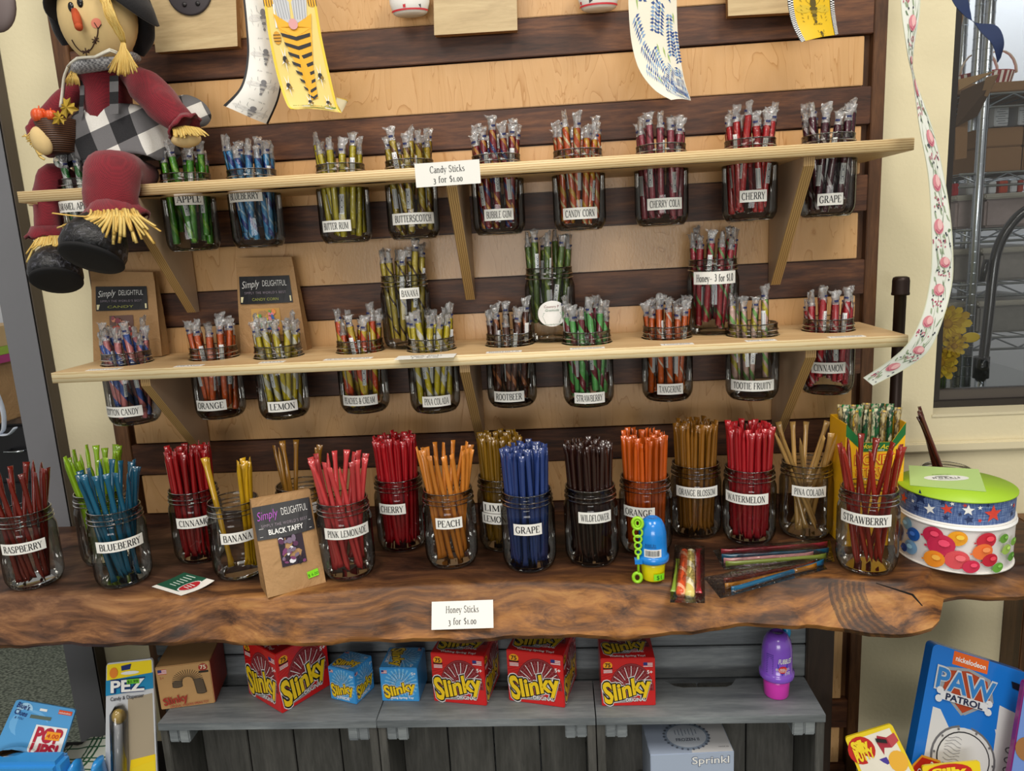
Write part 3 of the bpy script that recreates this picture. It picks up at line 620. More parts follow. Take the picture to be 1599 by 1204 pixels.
def jar_label(j, text, u, v, wpx, h=.0195, tw=.84, rot=0, th=None):
    """paper strip on the side of jar j, under the pixel's sight line"""
    c = np.array(j.location); r = ray(u, v); r = r/np.linalg.norm(r); o = CAM - c
    a = r[0]**2+r[1]**2; b = 2*(o[0]*r[0]+o[1]*r[1]); q = o[0]**2+o[1]**2-RB**2; D = b*b-4*a*q
    if D < 0: D = 0
    t = (-b-math.sqrt(D))/(2*a); p = o + r*t; ang = math.atan2(p[1], p[0]); z0 = p[2]; w = wpx*float((CAM+r*t-CAM) @ FW)/FPX
    # widen for the curvature at the jar's side
    view = math.atan2(o[1], o[0]); d = abs((ang-view+PI) % (2*PI)-PI); w = w/max(math.cos(min(d, 1.0)), .6); w = min(w, .082)
    fn0 = cyl_fn(RB, ang, z0); n = 14; mb = MB(); cr, sr = math.cos(rot), math.sin(rot)
    fn = lambda x, y, l: fn0(x*cr-y*sr, x*sr+y*cr, l)
    A = [fn(-w/2+w*i/n, h/2, .0004) for i in range(n+1)]; B = [fn(-w/2+w*i/n, -h/2, .0004) for i in range(n+1)]
    A2 = [fn(-w/2+w*i/n, h/2, .0001) for i in range(n+1)]; B2 = [fn(-w/2+w*i/n, -h/2, .0001) for i in range(n+1)]
    mb.ring_tube([[B[i], A[i], A2[i], B2[i]] for i in range(n+1)], smooth=False)
    lb = mb.build('paper_label', paper, j)
    pr = Print(fn, .0004); pr.serif(text, 0, 0, th or h*.58, ink, 2, width=w*tw, bold=1.25); pr.build('lettering', lb)
    return lb
# ------------------------------------------------------------------ wrapped candy sticks
CL = .143; CR = .0060
def candy_mesh():
    mb = MB(); mb.lathe([(.0, .0), (CR*.8, .0006), (CR, .003), (CR, CL*.5), (CR, CL-.003), (CR*.8, CL-.0006), (.0, CL)], 10); return mb
def wrap_mesh():
    mb = MB(); n = 10; r = CR+.0009
    mb.ring_tube([[Vector((r*math.cos(2*PI*j/n), r*math.sin(2*PI*j/n), z)) for j in range(n)] for z in (.0, CL*.33, CL*.66, CL)], cap=False); return mb
def end_mesh(seed):
    rg = random.Random(seed); mb = MB(); n = 10; rings = []
    for k, (rr, z) in enumerate(((CR+.0008, CL-.001), (CR*.95, CL+.006), (CR*1.1, CL+.012), (CR*1.5, CL+.018), (CR*1.75, CL+.022+rg.uniform(-.002, .004)))):
        rings.append([Vector((rr*(1+rg.uniform(-.25, .25)*k/3)*math.cos(2*PI*j/n), (rr*(1-.18*k)+.0004)*math.sin(2*PI*j/n)*(1 if k < 4 else .6)+rg.uniform(-.0012, .0012)*k/3, z+rg.uniform(-.002, .003)*(k > 2))) for j in range(n)])
    mb.ring_tube(rings, smooth=False, cap=False)
    return mb
wr_o = wrap_mesh().build('t', cello); wrap_me = wr_o.data; bpy.data.objects.remove(wr_o)
end_mes = []
for s in range(5):
    e = end_mesh(s).build('t', cello_end); end_mes.append(e.data); bpy.data.objects.remove(e)
def slip_mesh(kind):
    """printed slip on the wrapper: white with dark bars or lettering"""
    mb = MB(); r = CR+.0012; z0, z1 = (.088, .122) if kind % 2 else (.040, .074); n = 5; A = []
    fn = cyl_fn(r, -PI/2, 0); wdt = .0085
    pts = [[fn(-wdt/2+wdt*i/n, z, 0) for z in (z0, z1)] for i in range(n+1)]
    for i in range(n): mb.add([pts[i][0], pts[i+1][0], pts[i+1][1], pts[i][1]], [(0, 1, 2, 3)], 0)
    rg = random.Random(kind); z = z0+.003
    while z < z1-.003:
        w = rg.choice((.0006, .001, .0014)); ww = .006 if kind in (0, 3) else rg.uniform(.003, .006)
        q = [cyl_fn(r+.0003, -PI/2, 0)(xx, zz, 0) for xx, zz in ((-ww/2, z), (ww/2, z), (ww/2, z+w), (-ww/2, z+w))]; mb.add(q, [(0, 1, 2, 3)], 1); z += w+rg.choice((.0008, .0012))
    # dark blue end band of the wrapper
    zz = CL+.004; r2 = CR+.0005
    for i in range(5):
        f2 = cyl_fn(r2+.0006, -PI/2, 0); a = -.004+.0016*i; mb.add([f2(a, zz, 0), f2(a+.0016, zz, 0), f2(a+.0016, zz+.0035, 0), f2(a, zz+.0035, 0)], [(0, 1, 2, 3)], 1)
    return mb
slip_w = M('e8ecee', .35); slip_i = M('232c5c', .4); slip_mes = []
for s in range(5):
    e = slip_mesh(s).build('t', [slip_w, slip_i]); slip_mes.append(e.data); bpy.data.objects.remove(e)
def place_between(o, b, t, spin):
    d = (t-b).normalized(); q = d.to_track_quat('Z', 'Y').to_matrix().to_4x4(); o.matrix_world = Matrix.Translation(b) @ q @ Matrix.Rotation(spin, 4, 'Z')
_cm = {}; NCANDY = [0]; slots = {}
def ring_slots(n, seed, rin, rmax):
    """n spaced seats: outer ring first, the rest inside"""
    rg = random.Random(seed); per = max(1, int(2*PI*rmax/(rin*2.15))); out = []
    rr = rmax; left = n
    while left > 0:
        k = min(left, max(1, int(2*PI*rr/(rin*2.15)))) if rr > rin else 1; a0 = rg.uniform(0, 6.28)
        for i in range(k): out.append((rr, a0+2*PI*i/k))
        left -= k; rr -= rin*2.15
        if rr < 0: break
    return out[:n]
def fill_candy(j, name, desc, base, st, n, side=0, where='', lift=.006, flare=1.0):
    """wrapped sticks standing in jar j, each a thing with its own wrapper"""
    mat = stripe(base, st); key = (base, tuple(st))
    if key not in _cm: e = candy_mesh().build('t', mat); _cm[key] = e.data; bpy.data.objects.remove(e)
    me = _cm[key]; rg = random.Random(hash_(name+where)); c = Vector(j.location)
    seats = ring_slots(n, hash_(name), .0072, .0335)
    for i, (rr, a) in enumerate(seats):
        if side: a = a*.45 + side
        a_b = a + rg.uniform(-.5, .5); rb = min(rr*rg.uniform(.6, .95), .031); b = Vector((rb*math.cos(a_b), rb*math.sin(a_b), lift+rg.uniform(0, .008)))
        m_ = Vector(((rr+.001)*math.cos(a), (rr+.001)*math.sin(a), JH)) * 1.0
        o = bpy.data.objects.new('candy_stick', me); COL.objects.link(o)
        z_up = rg.uniform(.0, .013) + (.012 if i % 4 == 0 else 0)
        d = (m_-b).normalized(); place_between(o, c+b+d*z_up, c+b+d*(z_up+.1), 0)
        # turn the printed slip towards the room
        dirc = (Vector(CAM)-c); loc = o.matrix_world.to_3x3().inverted() @ dirc; sp = math.atan2(loc.y, loc.x)+PI/2 + rg.uniform(-1.6, 1.6)
        o.matrix_world = o.matrix_world @ Matrix.Rotation(sp, 4, 'Z')
        tag(o, f'wrapped {desc} candy stick in the {name} jar{where}', 'candy stick', f'candy sticks in the {name} jar{where}')
        for nm, mm in (('wrapper', wrap_me), ('wrapper_end', end_mes[i % 5]), ('printed_slip', slip_mes[(i+len(name)) % 5])):
            ch = bpy.data.objects.new(nm, mm); COL.objects.link(ch); ch.parent = o
        NCANDY[0] += 1
def hash_(s): return sum((i+1)*ord(c) for i, c in enumerate(s)) % 9973
for e, (x, y) in zip(UJ, UPOS):
    j = jar(x, y, ZU+.0225-JH, f'glass jar labelled {e[1]} hanging in the upper shelf', 'jars hung in the upper shelf')
    jar_label(j, e[1], *e[6]); fill_candy(j, e[1], e[2], e[3], e[4], e[5], where=', upper shelf')
for e, (x, y) in zip(LJ, LPOS):
    j = jar(x, y, ZL+.0225-JH, f'glass jar labelled {e[1]} hanging in the lower shelf', 'jars hung in the lower shelf')
    jar_label(j, e[1], *e[6]); fill_candy(j, e[1], e[2], e[3], e[4], e[5], side=(.1 if e[1] == 'TOOTIE FRUITY' else 0), where=', lower shelf')
jb = jar(P(636, 500, -.066).x, -.066, ZL, 'jar labelled BANANA standing at the back of the lower shelf', 'jars standing on the lower shelf')
jar_label(jb, 'BANANA', 640, 458, 31); fill_candy(jb, 'BANANA', 'yellow and brown', 'd6bd3a', [(0, .12, '4a2e12')], 9, where=', lower shelf')
jg = jar(P(860, 490, -.064).x, -.064, ZL, 'jar of green sticks with a round white sticker on the lower shelf', 'jars standing on the lower shelf')
fill_candy(jg, 'round sticker', 'olive green', '5c7a2a', [(0, .15, '8fa83c')], 9, where=', lower shelf', lift=.02)
jw = jar(P(1113, 460, -.064).x, -.064, ZL, 'jar labelled Honey- 3 for $1.0 standing at the back of the lower shelf', 'jars standing on the lower shelf')
jar_label(jw, 'Honey- ³ for $¹.⁰', 1117, 434, 82, h=.0225); fill_candy(jw, 'Honey- 3 for $1.0', 'red and green', 'c3263a', [(0, .14, '7fae5e')], 11, where=', lower shelf')
def round_sticker():
    c = np.array(jg.location); fn = cyl_fn(RB, math.atan2(CAM[1]-c[1], CAM[0]-c[0])+.06, P(858, 490, -.11).z - c[2]); mb = MB(); n = 28
    fn_ = lambda x, y, l: fn(x, y, l)
    pr = Print(fn_, .0004); pr.disc(0, 0, .027, .0235, white, 1, n=28, rings=3); st = pr.build('sticker', jg)
    p2 = Print(fn_, .0004); g = M('2e6b4a', .5)
    p2.sans("Country P", -.001, .013, .0045, M('7a2230', .5), 2, shear=.1); p2.sans('Gratitude', 0, .0065, .0045, g, 2, shear=.3)
    for i in range(7): p2.rect(0, .001-i*.0028, .036-.002*abs(i-2), .0010, g, 2)
    p2.sans('Wonderful Land', 0, -.0195, .003, g, 2); p2.build('lettering', st)
round_sticker()
# small strips lying on the lower shelf in front of the jars
for u, v, w, t in ((163, 577, 56, 'COTTON CANDY'), (291, 573, 46, 'ORANGE'), (413, 571, 40, 'LEMON'), (536, 565, 78, 'PEACHES & CREAM'), (786, 552, 56, 'ROOTBEER'), (918, 547, 54, 'STRAWBERRY'), (1060, 540, 50, 'TANGERINE'), (1190, 533, 46, 'TOOTIE FRUITY'), (1325, 527, 54, 'CINNAMON')):
    p = PZ(u, v, ZL); o = boxobj('shelf_tape', (-w*.0011/2, -.0085, 0), (w*.0011/2, .0085, .0004), paper); me = o.data; me.transform(Matrix.Translation((0, 0, .0002))); o.location = (p.x, max(p.y, -.1885), ZL+.0001)
    tag(o, f'small white {t} strip lying on the front of the lower shelf', 'label', 'name strips on the lower shelf')
    pr = Print(plane_fn((0, 0, .0005), (1, 0, 0), (0, 1, 0), (0, 0, 1)), .0001); pr.serif(t, 0, 0, .008, ink, 1, width=w*.00095); pr.build('lettering', o)
def sign(name, c, ex, ey, w, h, l1, l2, label, fs=.0105):
    ex, ey = Vector(ex).normalized(), Vector(ey).normalized(); en = ex.cross(ey).normalized(); ey = en.cross(ex)
    mt = Matrix((ex, ey, en)).transposed(); mb = MB(); mb.box((0, 0, 0), (w, h, .0006)); o = mb.build(name, paper)
    o.matrix_world = Matrix.Translation(Vector(c)) @ mt.to_4x4(); tag(o, label, 'sign')
    pr = Print(plane_fn((0, 0, .0004), (1, 0, 0), (0, 1, 0), (0, 0, 1)), .0002); grey = M('3c3c3c', .6)
    pr.serif(l1, 0, h*.2, fs, grey, 1, width=w*.54); pr.serif(l2, 0, -h*.22, fs, grey, 1, width=w*.46); pr.build('lettering', o); return o
p = P(699, 271, -SHD-.0012); q = P(749, 268, -SHD-.0012); 
sign('price_sign', p, (1, 0, .012), (0, 0, 1), 102*mpp(p), 36*mpp(p), 'Candy Sticks', '3 for $1.00', 'white card reading Candy Sticks 3 for $1.00 taped to the upper shelf edge')
p = PZ(664, 558, ZL+.001); sign('price_sign', (p.x, p.y+.006, ZL+.0012), (1, 0, 0), (0, 1, 0), .102, .04, 'Candy Sticks', '3 for $1.00', 'white card reading Candy Sticks 3 for $1.00 lying on the lower shelf')
p = P(722, 960, -.362); sign('price_sign', p, (1, 0, .012), (0, .62, 1), 97*mpp(p), 42*mpp(p), 'Honey Sticks', '3 for $1.00', 'white card reading Honey Sticks 3 for $1.00 on the slab front')
# ================================================================== honey sticks in jars on the slab
HL = .198
def honey_mesh(seed):
    rg = random.Random(seed); mb = MB(); n = 8; rings = []
    for z, a, b in ((0, .0058, .0006), (.008, .0050, .0022), (.016, .0042, .0036), (HL*.5, .0042, .0038), (HL-.018, .0043, .0036), (HL-.009, .0052, .0022), (HL, .0062, .0006)):
        rings.append([Vector((a*math.cos(2*PI*j/n), b*math.sin(2*PI*j/n), z)) for j in range(n)])
    mb.ring_tube(rings); return mb
HJ = [  # u, v (centre of the base), name, colour words, colour, count, flare, label or None, seed mode
 (57, 908, 'RASPBERRY', 'dark red-brown', '7c1d12', 14, 1.0, (34, 857, 64)),
 (172, 872, 'green', 'lime green', '8cb51e', 18, 1.2, None),
 (196, 905, 'BLUEBERRY', 'teal blue', '0e5c7c', 16, 1.15, (188, 852, 74)),
 (316, 868, 'CINNAMON', 'deep red', '9c1016', 24, .9, (307, 816, 64)),
 (378, 893, 'BANANA', 'yellow', 'd9a815', 8, 1.1, (371, 840, 52)),
 (480, 864, 'O', 'amber', '9a6a1c', 8, 1.1, (492, 792, 20)),
 (546, 893, 'PINK LEMONADE', 'coral pink', 'dc484a', 18, 1.1, (543, 833, 80)),
 (630, 850, 'CHERRY', 'bright red', 'b00e1c', 26, .8, (611, 796, 42)),
 (707, 875, 'PEACH', 'pale orange', 'e08a30', 18, 1.05, (701, 818, 43)),
 (789, 850, 'LIME LEMON', 'olive amber', '8a6410', 20, .9, None),
 (828, 880, 'GRAPE', 'navy blue', '2c4384', 26, .85, (824, 828, 46)),
 (925, 872, 'WILDFLOWER', 'almost black brown', '34170f', 24, 1.05, (930, 809, 54)),
 (1009, 855, 'ORANGE', 'burnt orange', 'd05a10', 22, .85, (996, 801, 51)),
 (1087, 830, 'ORANGE BLOSSOM', 'amber brown', '93601a', 24, .75, (1089, 770, 76)),
 (1169, 839, 'WATERMELON', 'crimson', 'c21d28', 20, .95, (1164, 780, 76)),
 (1257, 831, 'PINA COLADA', 'beige', 'cba05c', 11, 1.1, (1264, 769, 53)),
 (1352, 884, 'STRAWBERRY', 'brick red', 'a02414', 13, 1.2, (1350, 813, 87)),
 (0, 0, 'behind the tins', 'dark brown', '5c2412', 5, 1.0, None),
]
HPOS = []
for e in HJ:
    if e[0]: p = PZ(e[0], e[1], ZS)
    else: p = P(1478, 716, -.060); p.z = ZS
    HPOS.append([p.x, min(p.y, -.062)])
for it in range(60):                          # nudge apart any two that would touch
    for a in range(len(HPOS)):
        for b in range(a):
            d = np.array(HPOS[a])-np.array(HPOS[b]); L = np.linalg.norm(d)
            if L < .0955:
                s = d/L*(.0955-L)/2; s[0] *= .6; HPOS[a] = list(np.array(HPOS[a])+s); HPOS[b] = list(np.array(HPOS[b])-s)
    for q in HPOS: q[1] = min(q[1], -.062)
_hm = {}; filler = MB(); filler_m = []
CAP = 300; made = 0
def honey_mat(col):
    t = NT('honey_straw_'+col); n = t.noise(t.coord((1, 1, .08)), 300, 2)
    c = lin(col); oi = t.add('ShaderNodeObjectInfo'); hv = t.add('ShaderNodeHueSaturation'); t.l(t.math('ADD', t.math('MULTIPLY', oi.outputs['Random'], .5), .68), hv.inputs['Value'])
    t.l(t.mix(n.outputs[0], tuple(x*.5 for x in c[:3]), tuple(min(1, x*1.0+.004) for x in c[:3])), hv.inputs['Color']); t.l(hv.outputs[0], t.b.inputs['Base Color'])
    b = t.b; b.inputs['Roughness'].default_value = .22; b.inputs['Transmission Weight'].default_value = .0; b.inputs['Coat Weight'].default_value = .6; b.inputs['Coat Roughness'].default_value = .12
    b.inputs['Subsurface Weight'].default_value = .0; return t.m
for (e, (x, y)) in zip(HJ, HPOS):
    lab = {'green': 'unlabelled jar of lime green honey sticks behind the BLUEBERRY jar', 'behind the tins': 'open jar with a few dark honey sticks behind the ribbon spools', 'O': 'jar of amber honey sticks behind the BLACK TAFFY bag', 'LIME LEMON': 'jar with LIME and LEMON labels behind the GRAPE jar on the slab'}.get(e[2], f'glass jar labelled {e[2]} standing on the wooden slab')
    j = jar(x, y, ZS+.0002, lab, 'jars of honey sticks on the slab')
    if e[2] == 'behind the tins': j.scale = (1, 1, .64)
    if e[7]: jar_label(j, e[2], *e[7])
    if e[2] == 'LIME LEMON': jar_label(j, 'LIME', 772, 794, 40); jar_label(j, 'LEMON', 772, 811, 44)
    if e[4] not in _hm:
        t = honey_mesh(0).build('t', honey_mat(e[4])); _hm[e[4]] = t.data; bpy.data.objects.remove(t)
    me = _hm[e[4]]; rg = random.Random(hash_(e[2])+5); c = Vector((x, y, ZS+.006)); n = e[5]; fl = e[6]
    where = {'green': 'in the unlabelled jar behind BLUEBERRY', 'behind the tins': 'in the jar behind the ribbon spools', 'O': 'in the jar behind the taffy bag', 'LIME LEMON': 'in the LIME and LEMON jar'}.get(e[2], f'in the {e[2]} jar on the slab')
    seats = ring_slots(n, hash_(e[2])+3, .0056, .0345)
    for i, (rr, a) in enumerate(seats):
        if e[2] == 'behind the tins': a = PI*.93+(i-2)*.22; rr = .033
        if e[2] == 'BANANA': a = (-.2 if i < 6 else PI*.9)+rg.uniform(-.5, .5); rr = .030+rg.uniform(-.004, .003)
        if e[2] == 'O': a = PI*.85+rg.uniform(-.6, .6) if i < 6 else .1+rg.uniform(-.1, .1); rr = .031+rg.uniform(-.003, .003)
        dense = n >= 20; tw = rg.uniform(-.25, .25) if dense else rg.uniform(.3, 1.1)
        rb = rr*(.82 if dense else rg.uniform(.35, .8)); rb = min(rb, .0315)
        if n < 12 and e[2] not in ('BANANA', 'O'): rb = .022; tw = rg.uniform(1.5, 3.6)
        b = Vector((rb*math.cos(a+tw), rb*math.sin(a+tw), rg.uniform(0, .004)))
        m_ = Vector(((rr)*math.cos(a), (rr)*math.sin(a), JH-.006)); d = (m_-b); 
        d = Vector((d.x*fl, d.y*fl, d.z)) if dense else d
        lift = rg.uniform(0, .012)
        o = bpy.data.objects.new('honey_stick', me); COL.objects.link(o); place_between(o, c+b+d.normalized()*lift, c+m_+d, rg.uniform(0, 6.28))
        tag(o, f'{e[3]} honey stick standing {where}', 'honey stick', f'honey sticks {where}'); made += 1
    if n >= 20:                               # the packed core of the full jars
        mi = len(filler_m); filler_m.append(me.materials[0])
        for i, (rr, a) in enumerate(ring_slots(20, hash_(e[2]), .0046, .0235)):
            src = honey_mesh(0); b = c+Vector((rr*math.cos(a), rr*math.sin(a), .004+rg.uniform(0, .006))); d = Vector((rr*.3*math.cos(a), rr*.3*math.sin(a), .14))
            q = d.normalized().to_track_quat('Z', 'Y').to_matrix() @ Matrix.Rotation(rg.uniform(0, 6), 3, 'Z')
            filler.add([b + q @ v for v in map(Vector, src.v)], src.f, mi, True)
fo = filler.build('honey_stick_cores', filler_m); tag(fo, 'inner honey sticks packed in the middle of the full jars on the slab', 'honey stick', None, 'stuff')
print('candy', NCANDY[0], 'honey', made)
# ================================================================== kraft bags
def kraft_bag(name, bl, br, tl, tr, Yb, Yt, dep, label, lines, win, colr, seed, sticker=None, sign_col='16161a', pinkword=False):
    """standing paper bag: bl, br, tl, tr pixels of its front face corners (bottom at depth Yb, top at Yt)"""
    A, B, C, D = P(*bl, Yb[0]), P(*br, Yb[1]), P(*tl, Yt[0]), P(*tr, Yt[1]); rg = random.Random(seed); o0 = (A+B)/2
    ex = (B-A).normalized(); ey0 = ((C+D)/2-o0); nrm = ex.cross(ey0).normalized(); bk = -nrm
    bk = Vector((bk.x, bk.y, 0)).normalized()
    NXX, NYY = 14, 16
    def front(s, t, l=0):
        q = A.lerp(B, s).lerp(C.lerp(D, s), t)
        puff = .010*math.sin(PI*min(1, max(0, s)))*math.sin(PI*min(1, t*1.05))*(1-t*.4)
        return q - o0 - bk*puff + nrm*l
    mb = MB(); fv = []
    for i in range(NYY+1):
        for j in range(NXX+1):
            s, t = j/NXX, i/NYY; q = front(s, t)
            edge = min(j, NXX-j, i, NYY-i) > 0
            fv.append(q + nrm*(rg.uniform(-.0009, .0009) if edge and t < .93 else 0))
    n = NXX+1; mb.add(fv, [(i*n+j, i*n+j+1, (i+1)*n+j+1, (i+1)*n+j) for i in range(NYY) for j in range(NXX)], 0, True)
    # sides and back narrowing to the folded top
    bv = []
    for i in range(NYY+1):
        t = i/NYY; d = dep*(1-t**1.6)+.004
        for j in range(NXX+1):
            q = front(j/NXX, t); bv.append(Vector((q.x, q.y, q.z)) + bk*(d+.004) + nrm*rg.uniform(-.001, .001))
    mb.add(bv, [(i*n+j+1, i*n+j, (i+1)*n+j, (i+1)*n+j+1) for i in range(NYY) for j in range(NXX)], 0, True)
    for e in (0, NXX):
        vs = []
        for i in range(NYY+1):
            f, b = Vector(fv[i*n+e]), Vector(bv[i*n+e]); mid = (f+b)/2 - ex*(1 if e == 0 else -1)*(-.006)*math.sin(PI*i/NYY)
            vs += [f, mid, b]
        fs = [(i*3+k, i*3+k+1, (i+1)*3+k+1, (i+1)*3+k) for i in range(NYY) for k in range(2)]
        if e == 0: fs = [tuple(reversed(f)) for f in fs]
        mb.add(vs, fs, 1, False)
    mb.add([fv[NYY*n], fv[NYY*n+NXX], bv[NYY*n+NXX], bv[NYY*n]], [(0, 1, 2, 3)], 0); mb.add([fv[0], fv[NXX], bv[NXX], bv[0]], [(3, 2, 1, 0)], 0)
    o = mb.build(name, [kraft, kraft_shade]); o.location = o0; tag(o, label, 'bag')
    # folded top
    W_, H_ = (B-A).length, ey0.length
    fm = MB(); tp = [front(s, .905, .0012) for s in (0, .5, 1)]; tq = [front(s, 1.0, .0035) for s in (0, .5, 1)]; tr_ = [front(s, 1.0, -.005) for s in (0, .5, 1)]
    fm.ring_tube([[tp[i], tq[i], tr_[i], front(i/2, .905, -.0004)] for i in range(3)], smooth=False); fm.build('folded_top', kraft, o)
    fn = lambda x, y, l: front(.5+x/W_, y/H_, l+.0018)
    pr = Print(fn, .0004); ly = lines[0]
    nn = 6
    for i in range(nn): pr.rect(-W_*lines[1]/2+W_*lines[1]*(i+.5)/nn + lines[3]*W_, ly*H_, W_*lines[1]/nn*1.001, H_*lines[2], M(sign_col, .5), 1, nx=1)
    st = pr.build('label_sticker', o)
    p2 = Print(fn, .0004); x0 = lines[3]*W_; top = ly*H_+H_*lines[2]*.22; purple = M('c05ad0', .5) if pinkword else white
    p2.sans('Simply', x0-W_*lines[1]*.27, top, H_*lines[2]*.26, purple, 3, width=W_*lines[1]*.36, shear=.35, rot=.08, off=-.01)
    p2.sans('DELIGHTFUL', x0+W_*lines[1]*.20, top+.001, H_*lines[2]*.22, white, 3, width=W_*lines[1]*.46, off=-.012)
    p2.sans("SIMPLY THE WORLD'S BEST", x0, ly*H_-H_*lines[2]*.10, H_*lines[2]*.09, M('b8a8b8', .6), 3, width=W_*lines[1]*.8, off=-.02, space=1.2)
    if pinkword:
        p2.line([(x0-W_*lines[1]*.45, ly*H_-H_*lines[2]*.42), (x0+W_*lines[1]*.45, ly*H_-H_*lines[2]*.42)], .0006, white, 3)
        p2.line([(x0-W_*lines[1]*.45, ly*H_-H_*lines[2]*.18), (x0+W_*lines[1]*.45, ly*H_-H_*lines[2]*.18)], .0006, white, 3)
        p2.sans(lines[4], x0, ly*H_-H_*lines[2]*.30, H_*lines[2]*.15, white, 3, width=W_*lines[1]*.6, off=.02)
    else:
        p2.rect(x0, ly*H_-H_*lines[2]*.34, W_*lines[1]*.96, H_*lines[2]*.2, M('efe6b8', .5), 2); p2.sans(lines[4], x0, ly*H_-H_*lines[2]*.34, H_*lines[2]*.1, M('9ba04a', .5), 3, width=W_*lines[1]*.5)
    p2.build('lettering', st)
    # clear window with the sweets behind it
    wx, wy, ww, wh = win; pw = Print(fn, .0004); pw.rect(wx*W_, wy*H_, ww*W_, wh*H_, M(colr[0], .3, coat=.6), 1)
    for i in range(26):
        a = wx*W_+rg.uniform(-.42, .42)*ww*W_; b = wy*H_+rg.uniform(-.44, .44)*wh*H_; s = rg.uniform(.003, .0065)
        s = min(s, ww*W_/2-abs(a-wx*W_)+.001, wh*H_/2-abs(b-wy*H_)+.001)
        pw.disc(a, b, s, s*rg.uniform(.5, 1), M(rg.choice(colr[1:]), .3, coat=.6), 2+i % 3, rot=rg.uniform(0, 3), n=7)
    pw.build('window', o)
    if sticker:
        ps = Print(fn, .0004); ps.rect(sticker[0]*W_, sticker[1]*H_, .019, .012, M('86e01e', .5), 1, rot=.08); ps.sans(sticker[2], sticker[0]*W_, sticker[1]*H_-.001, .005, M('1e5a1a', .5), 2, rot=.08, off=-.01); ps.build('price_sticker', o)
    return o
kraft_bag('paper_bag', (146, 566), (253, 556), (142, 424), (240, 425), (-.052, -.052), (-.035, -.035), .022, 'brown paper bag with black label at the left end of the lower shelf',
          (.70, .80, .27, -.02, 'CANDY'), (-.02, .38, .36, .26), ('6a4a40', 'd88a6a', 'c8503c', 'e0b0a0', '8a3a4a', 'e8c8b0'), 3)
kraft_bag('paper_bag', (376, 556), (480, 550), (368, 403), (456, 401), (-.052, -.052), (-.035, -.035), .022, 'brown paper bag with black label behind the LEMON jar on the lower shelf',
          (.67, .86, .28, -.02, 'CANDY CORN'), (-.04, .34, .46, .28), ('c89a50', 'e8d23a', 'e88a9a', '3a6ab0', '5aa050', 'e88a3a'), 4)
pb = PZ(418, 934, ZS).y; pb2 = PZ(509, 909, ZS).y
kraft_bag('paper_bag', (418, 934), (509, 909), (391, 781), (483, 764), (pb, pb2), (pb+.045, pb2+.045), .045, 'brown paper bag of BLACK TAFFY with purple lettering standing on the slab front',
          (.75, .97, .34, -.02, 'BLACK TAFFY'), (.02, .44, .42, .33), ('2a1a2a', '5a2a50', '15101a', 'e8e8ee', '7a3a6a', '2a1a2a', '7a6a80'), 5, sticker=(.30, .13, '$ 6.00'), sign_col='323235', pinkword=True)
# business card
c = [PZ(237, 917, ZS), PZ(283, 931, ZS), PZ(336, 913, ZS), PZ(288, 897, ZS)]
ctr = sum(c, Vector())/4; ex = (c[1]-c[0]).normalized(); ey = Vector((0, 0, 1)).cross(ex); mb = MB(); n = 8
fn = lambda s, t, l=0: c[0].lerp(c[1], s).lerp(c[3].lerp(c[2], s), t) - ctr + Vector((0, 0, .0012+.010*max(0, t-.35)**2*(0.6+s) + l))
for k, (z0, fl) in enumerate(((0, 0), (-.0004, 1))):
    mb.add([fn(i/n, j/n, z0) for j in range(n+1) for i in range(n+1)], [((j*(n+1)+i, j*(n+1)+i+1, (j+1)*(n+1)+i+1, (j+1)*(n+1)+i) if not fl else (j*(n+1)+i+1, j*(n+1)+i, (j+1)*(n+1)+i, (j+1)*(n+1)+i+1)) for j in range(n) for i in range(n)], 0, True)
card = mb.build('business_card', M('f2efe8', .5)); card.location = ctr; tag(card, 'small green and white business card with red oval lying on the slab', 'card')
pr = Print(lambda x, y, l: fn(x, y, l), .0003)
gm = M('14523c', .5)
for i in range(4):
    for j in range(6): pr.poly([(i*.25, j/6*.86+.14), (i*.25+.25, j/6*.86+.14), (i*.25+.25, (j+1)/6*.86+.14), (i*.25, (j+1)/6*.86+.14)], gm, 1) if not (i == 3 or (i == 2 and False)) else None
pr.fan((.72, .5), [(.72+.17*math.cos(2*PI*i/20), .5+.34*math.sin(2*PI*i/20)) for i in range(20)], white, 2)
pr.fan((.72, .5), [(.72+.145*math.cos(2*PI*i/20), .5+.30*math.sin(2*PI*i/20)) for i in range(20)], M('b8202a', .5), 3)
for i in range(6): pr.rect(.33, .9-.11*i, .3-.02*i, .03, M('d8e8de', .5), 2, rot=0)
for i in range(3): pr.rect(.72, .58-.09*i, .16, .03, white, 4)
pr.build('print', card)
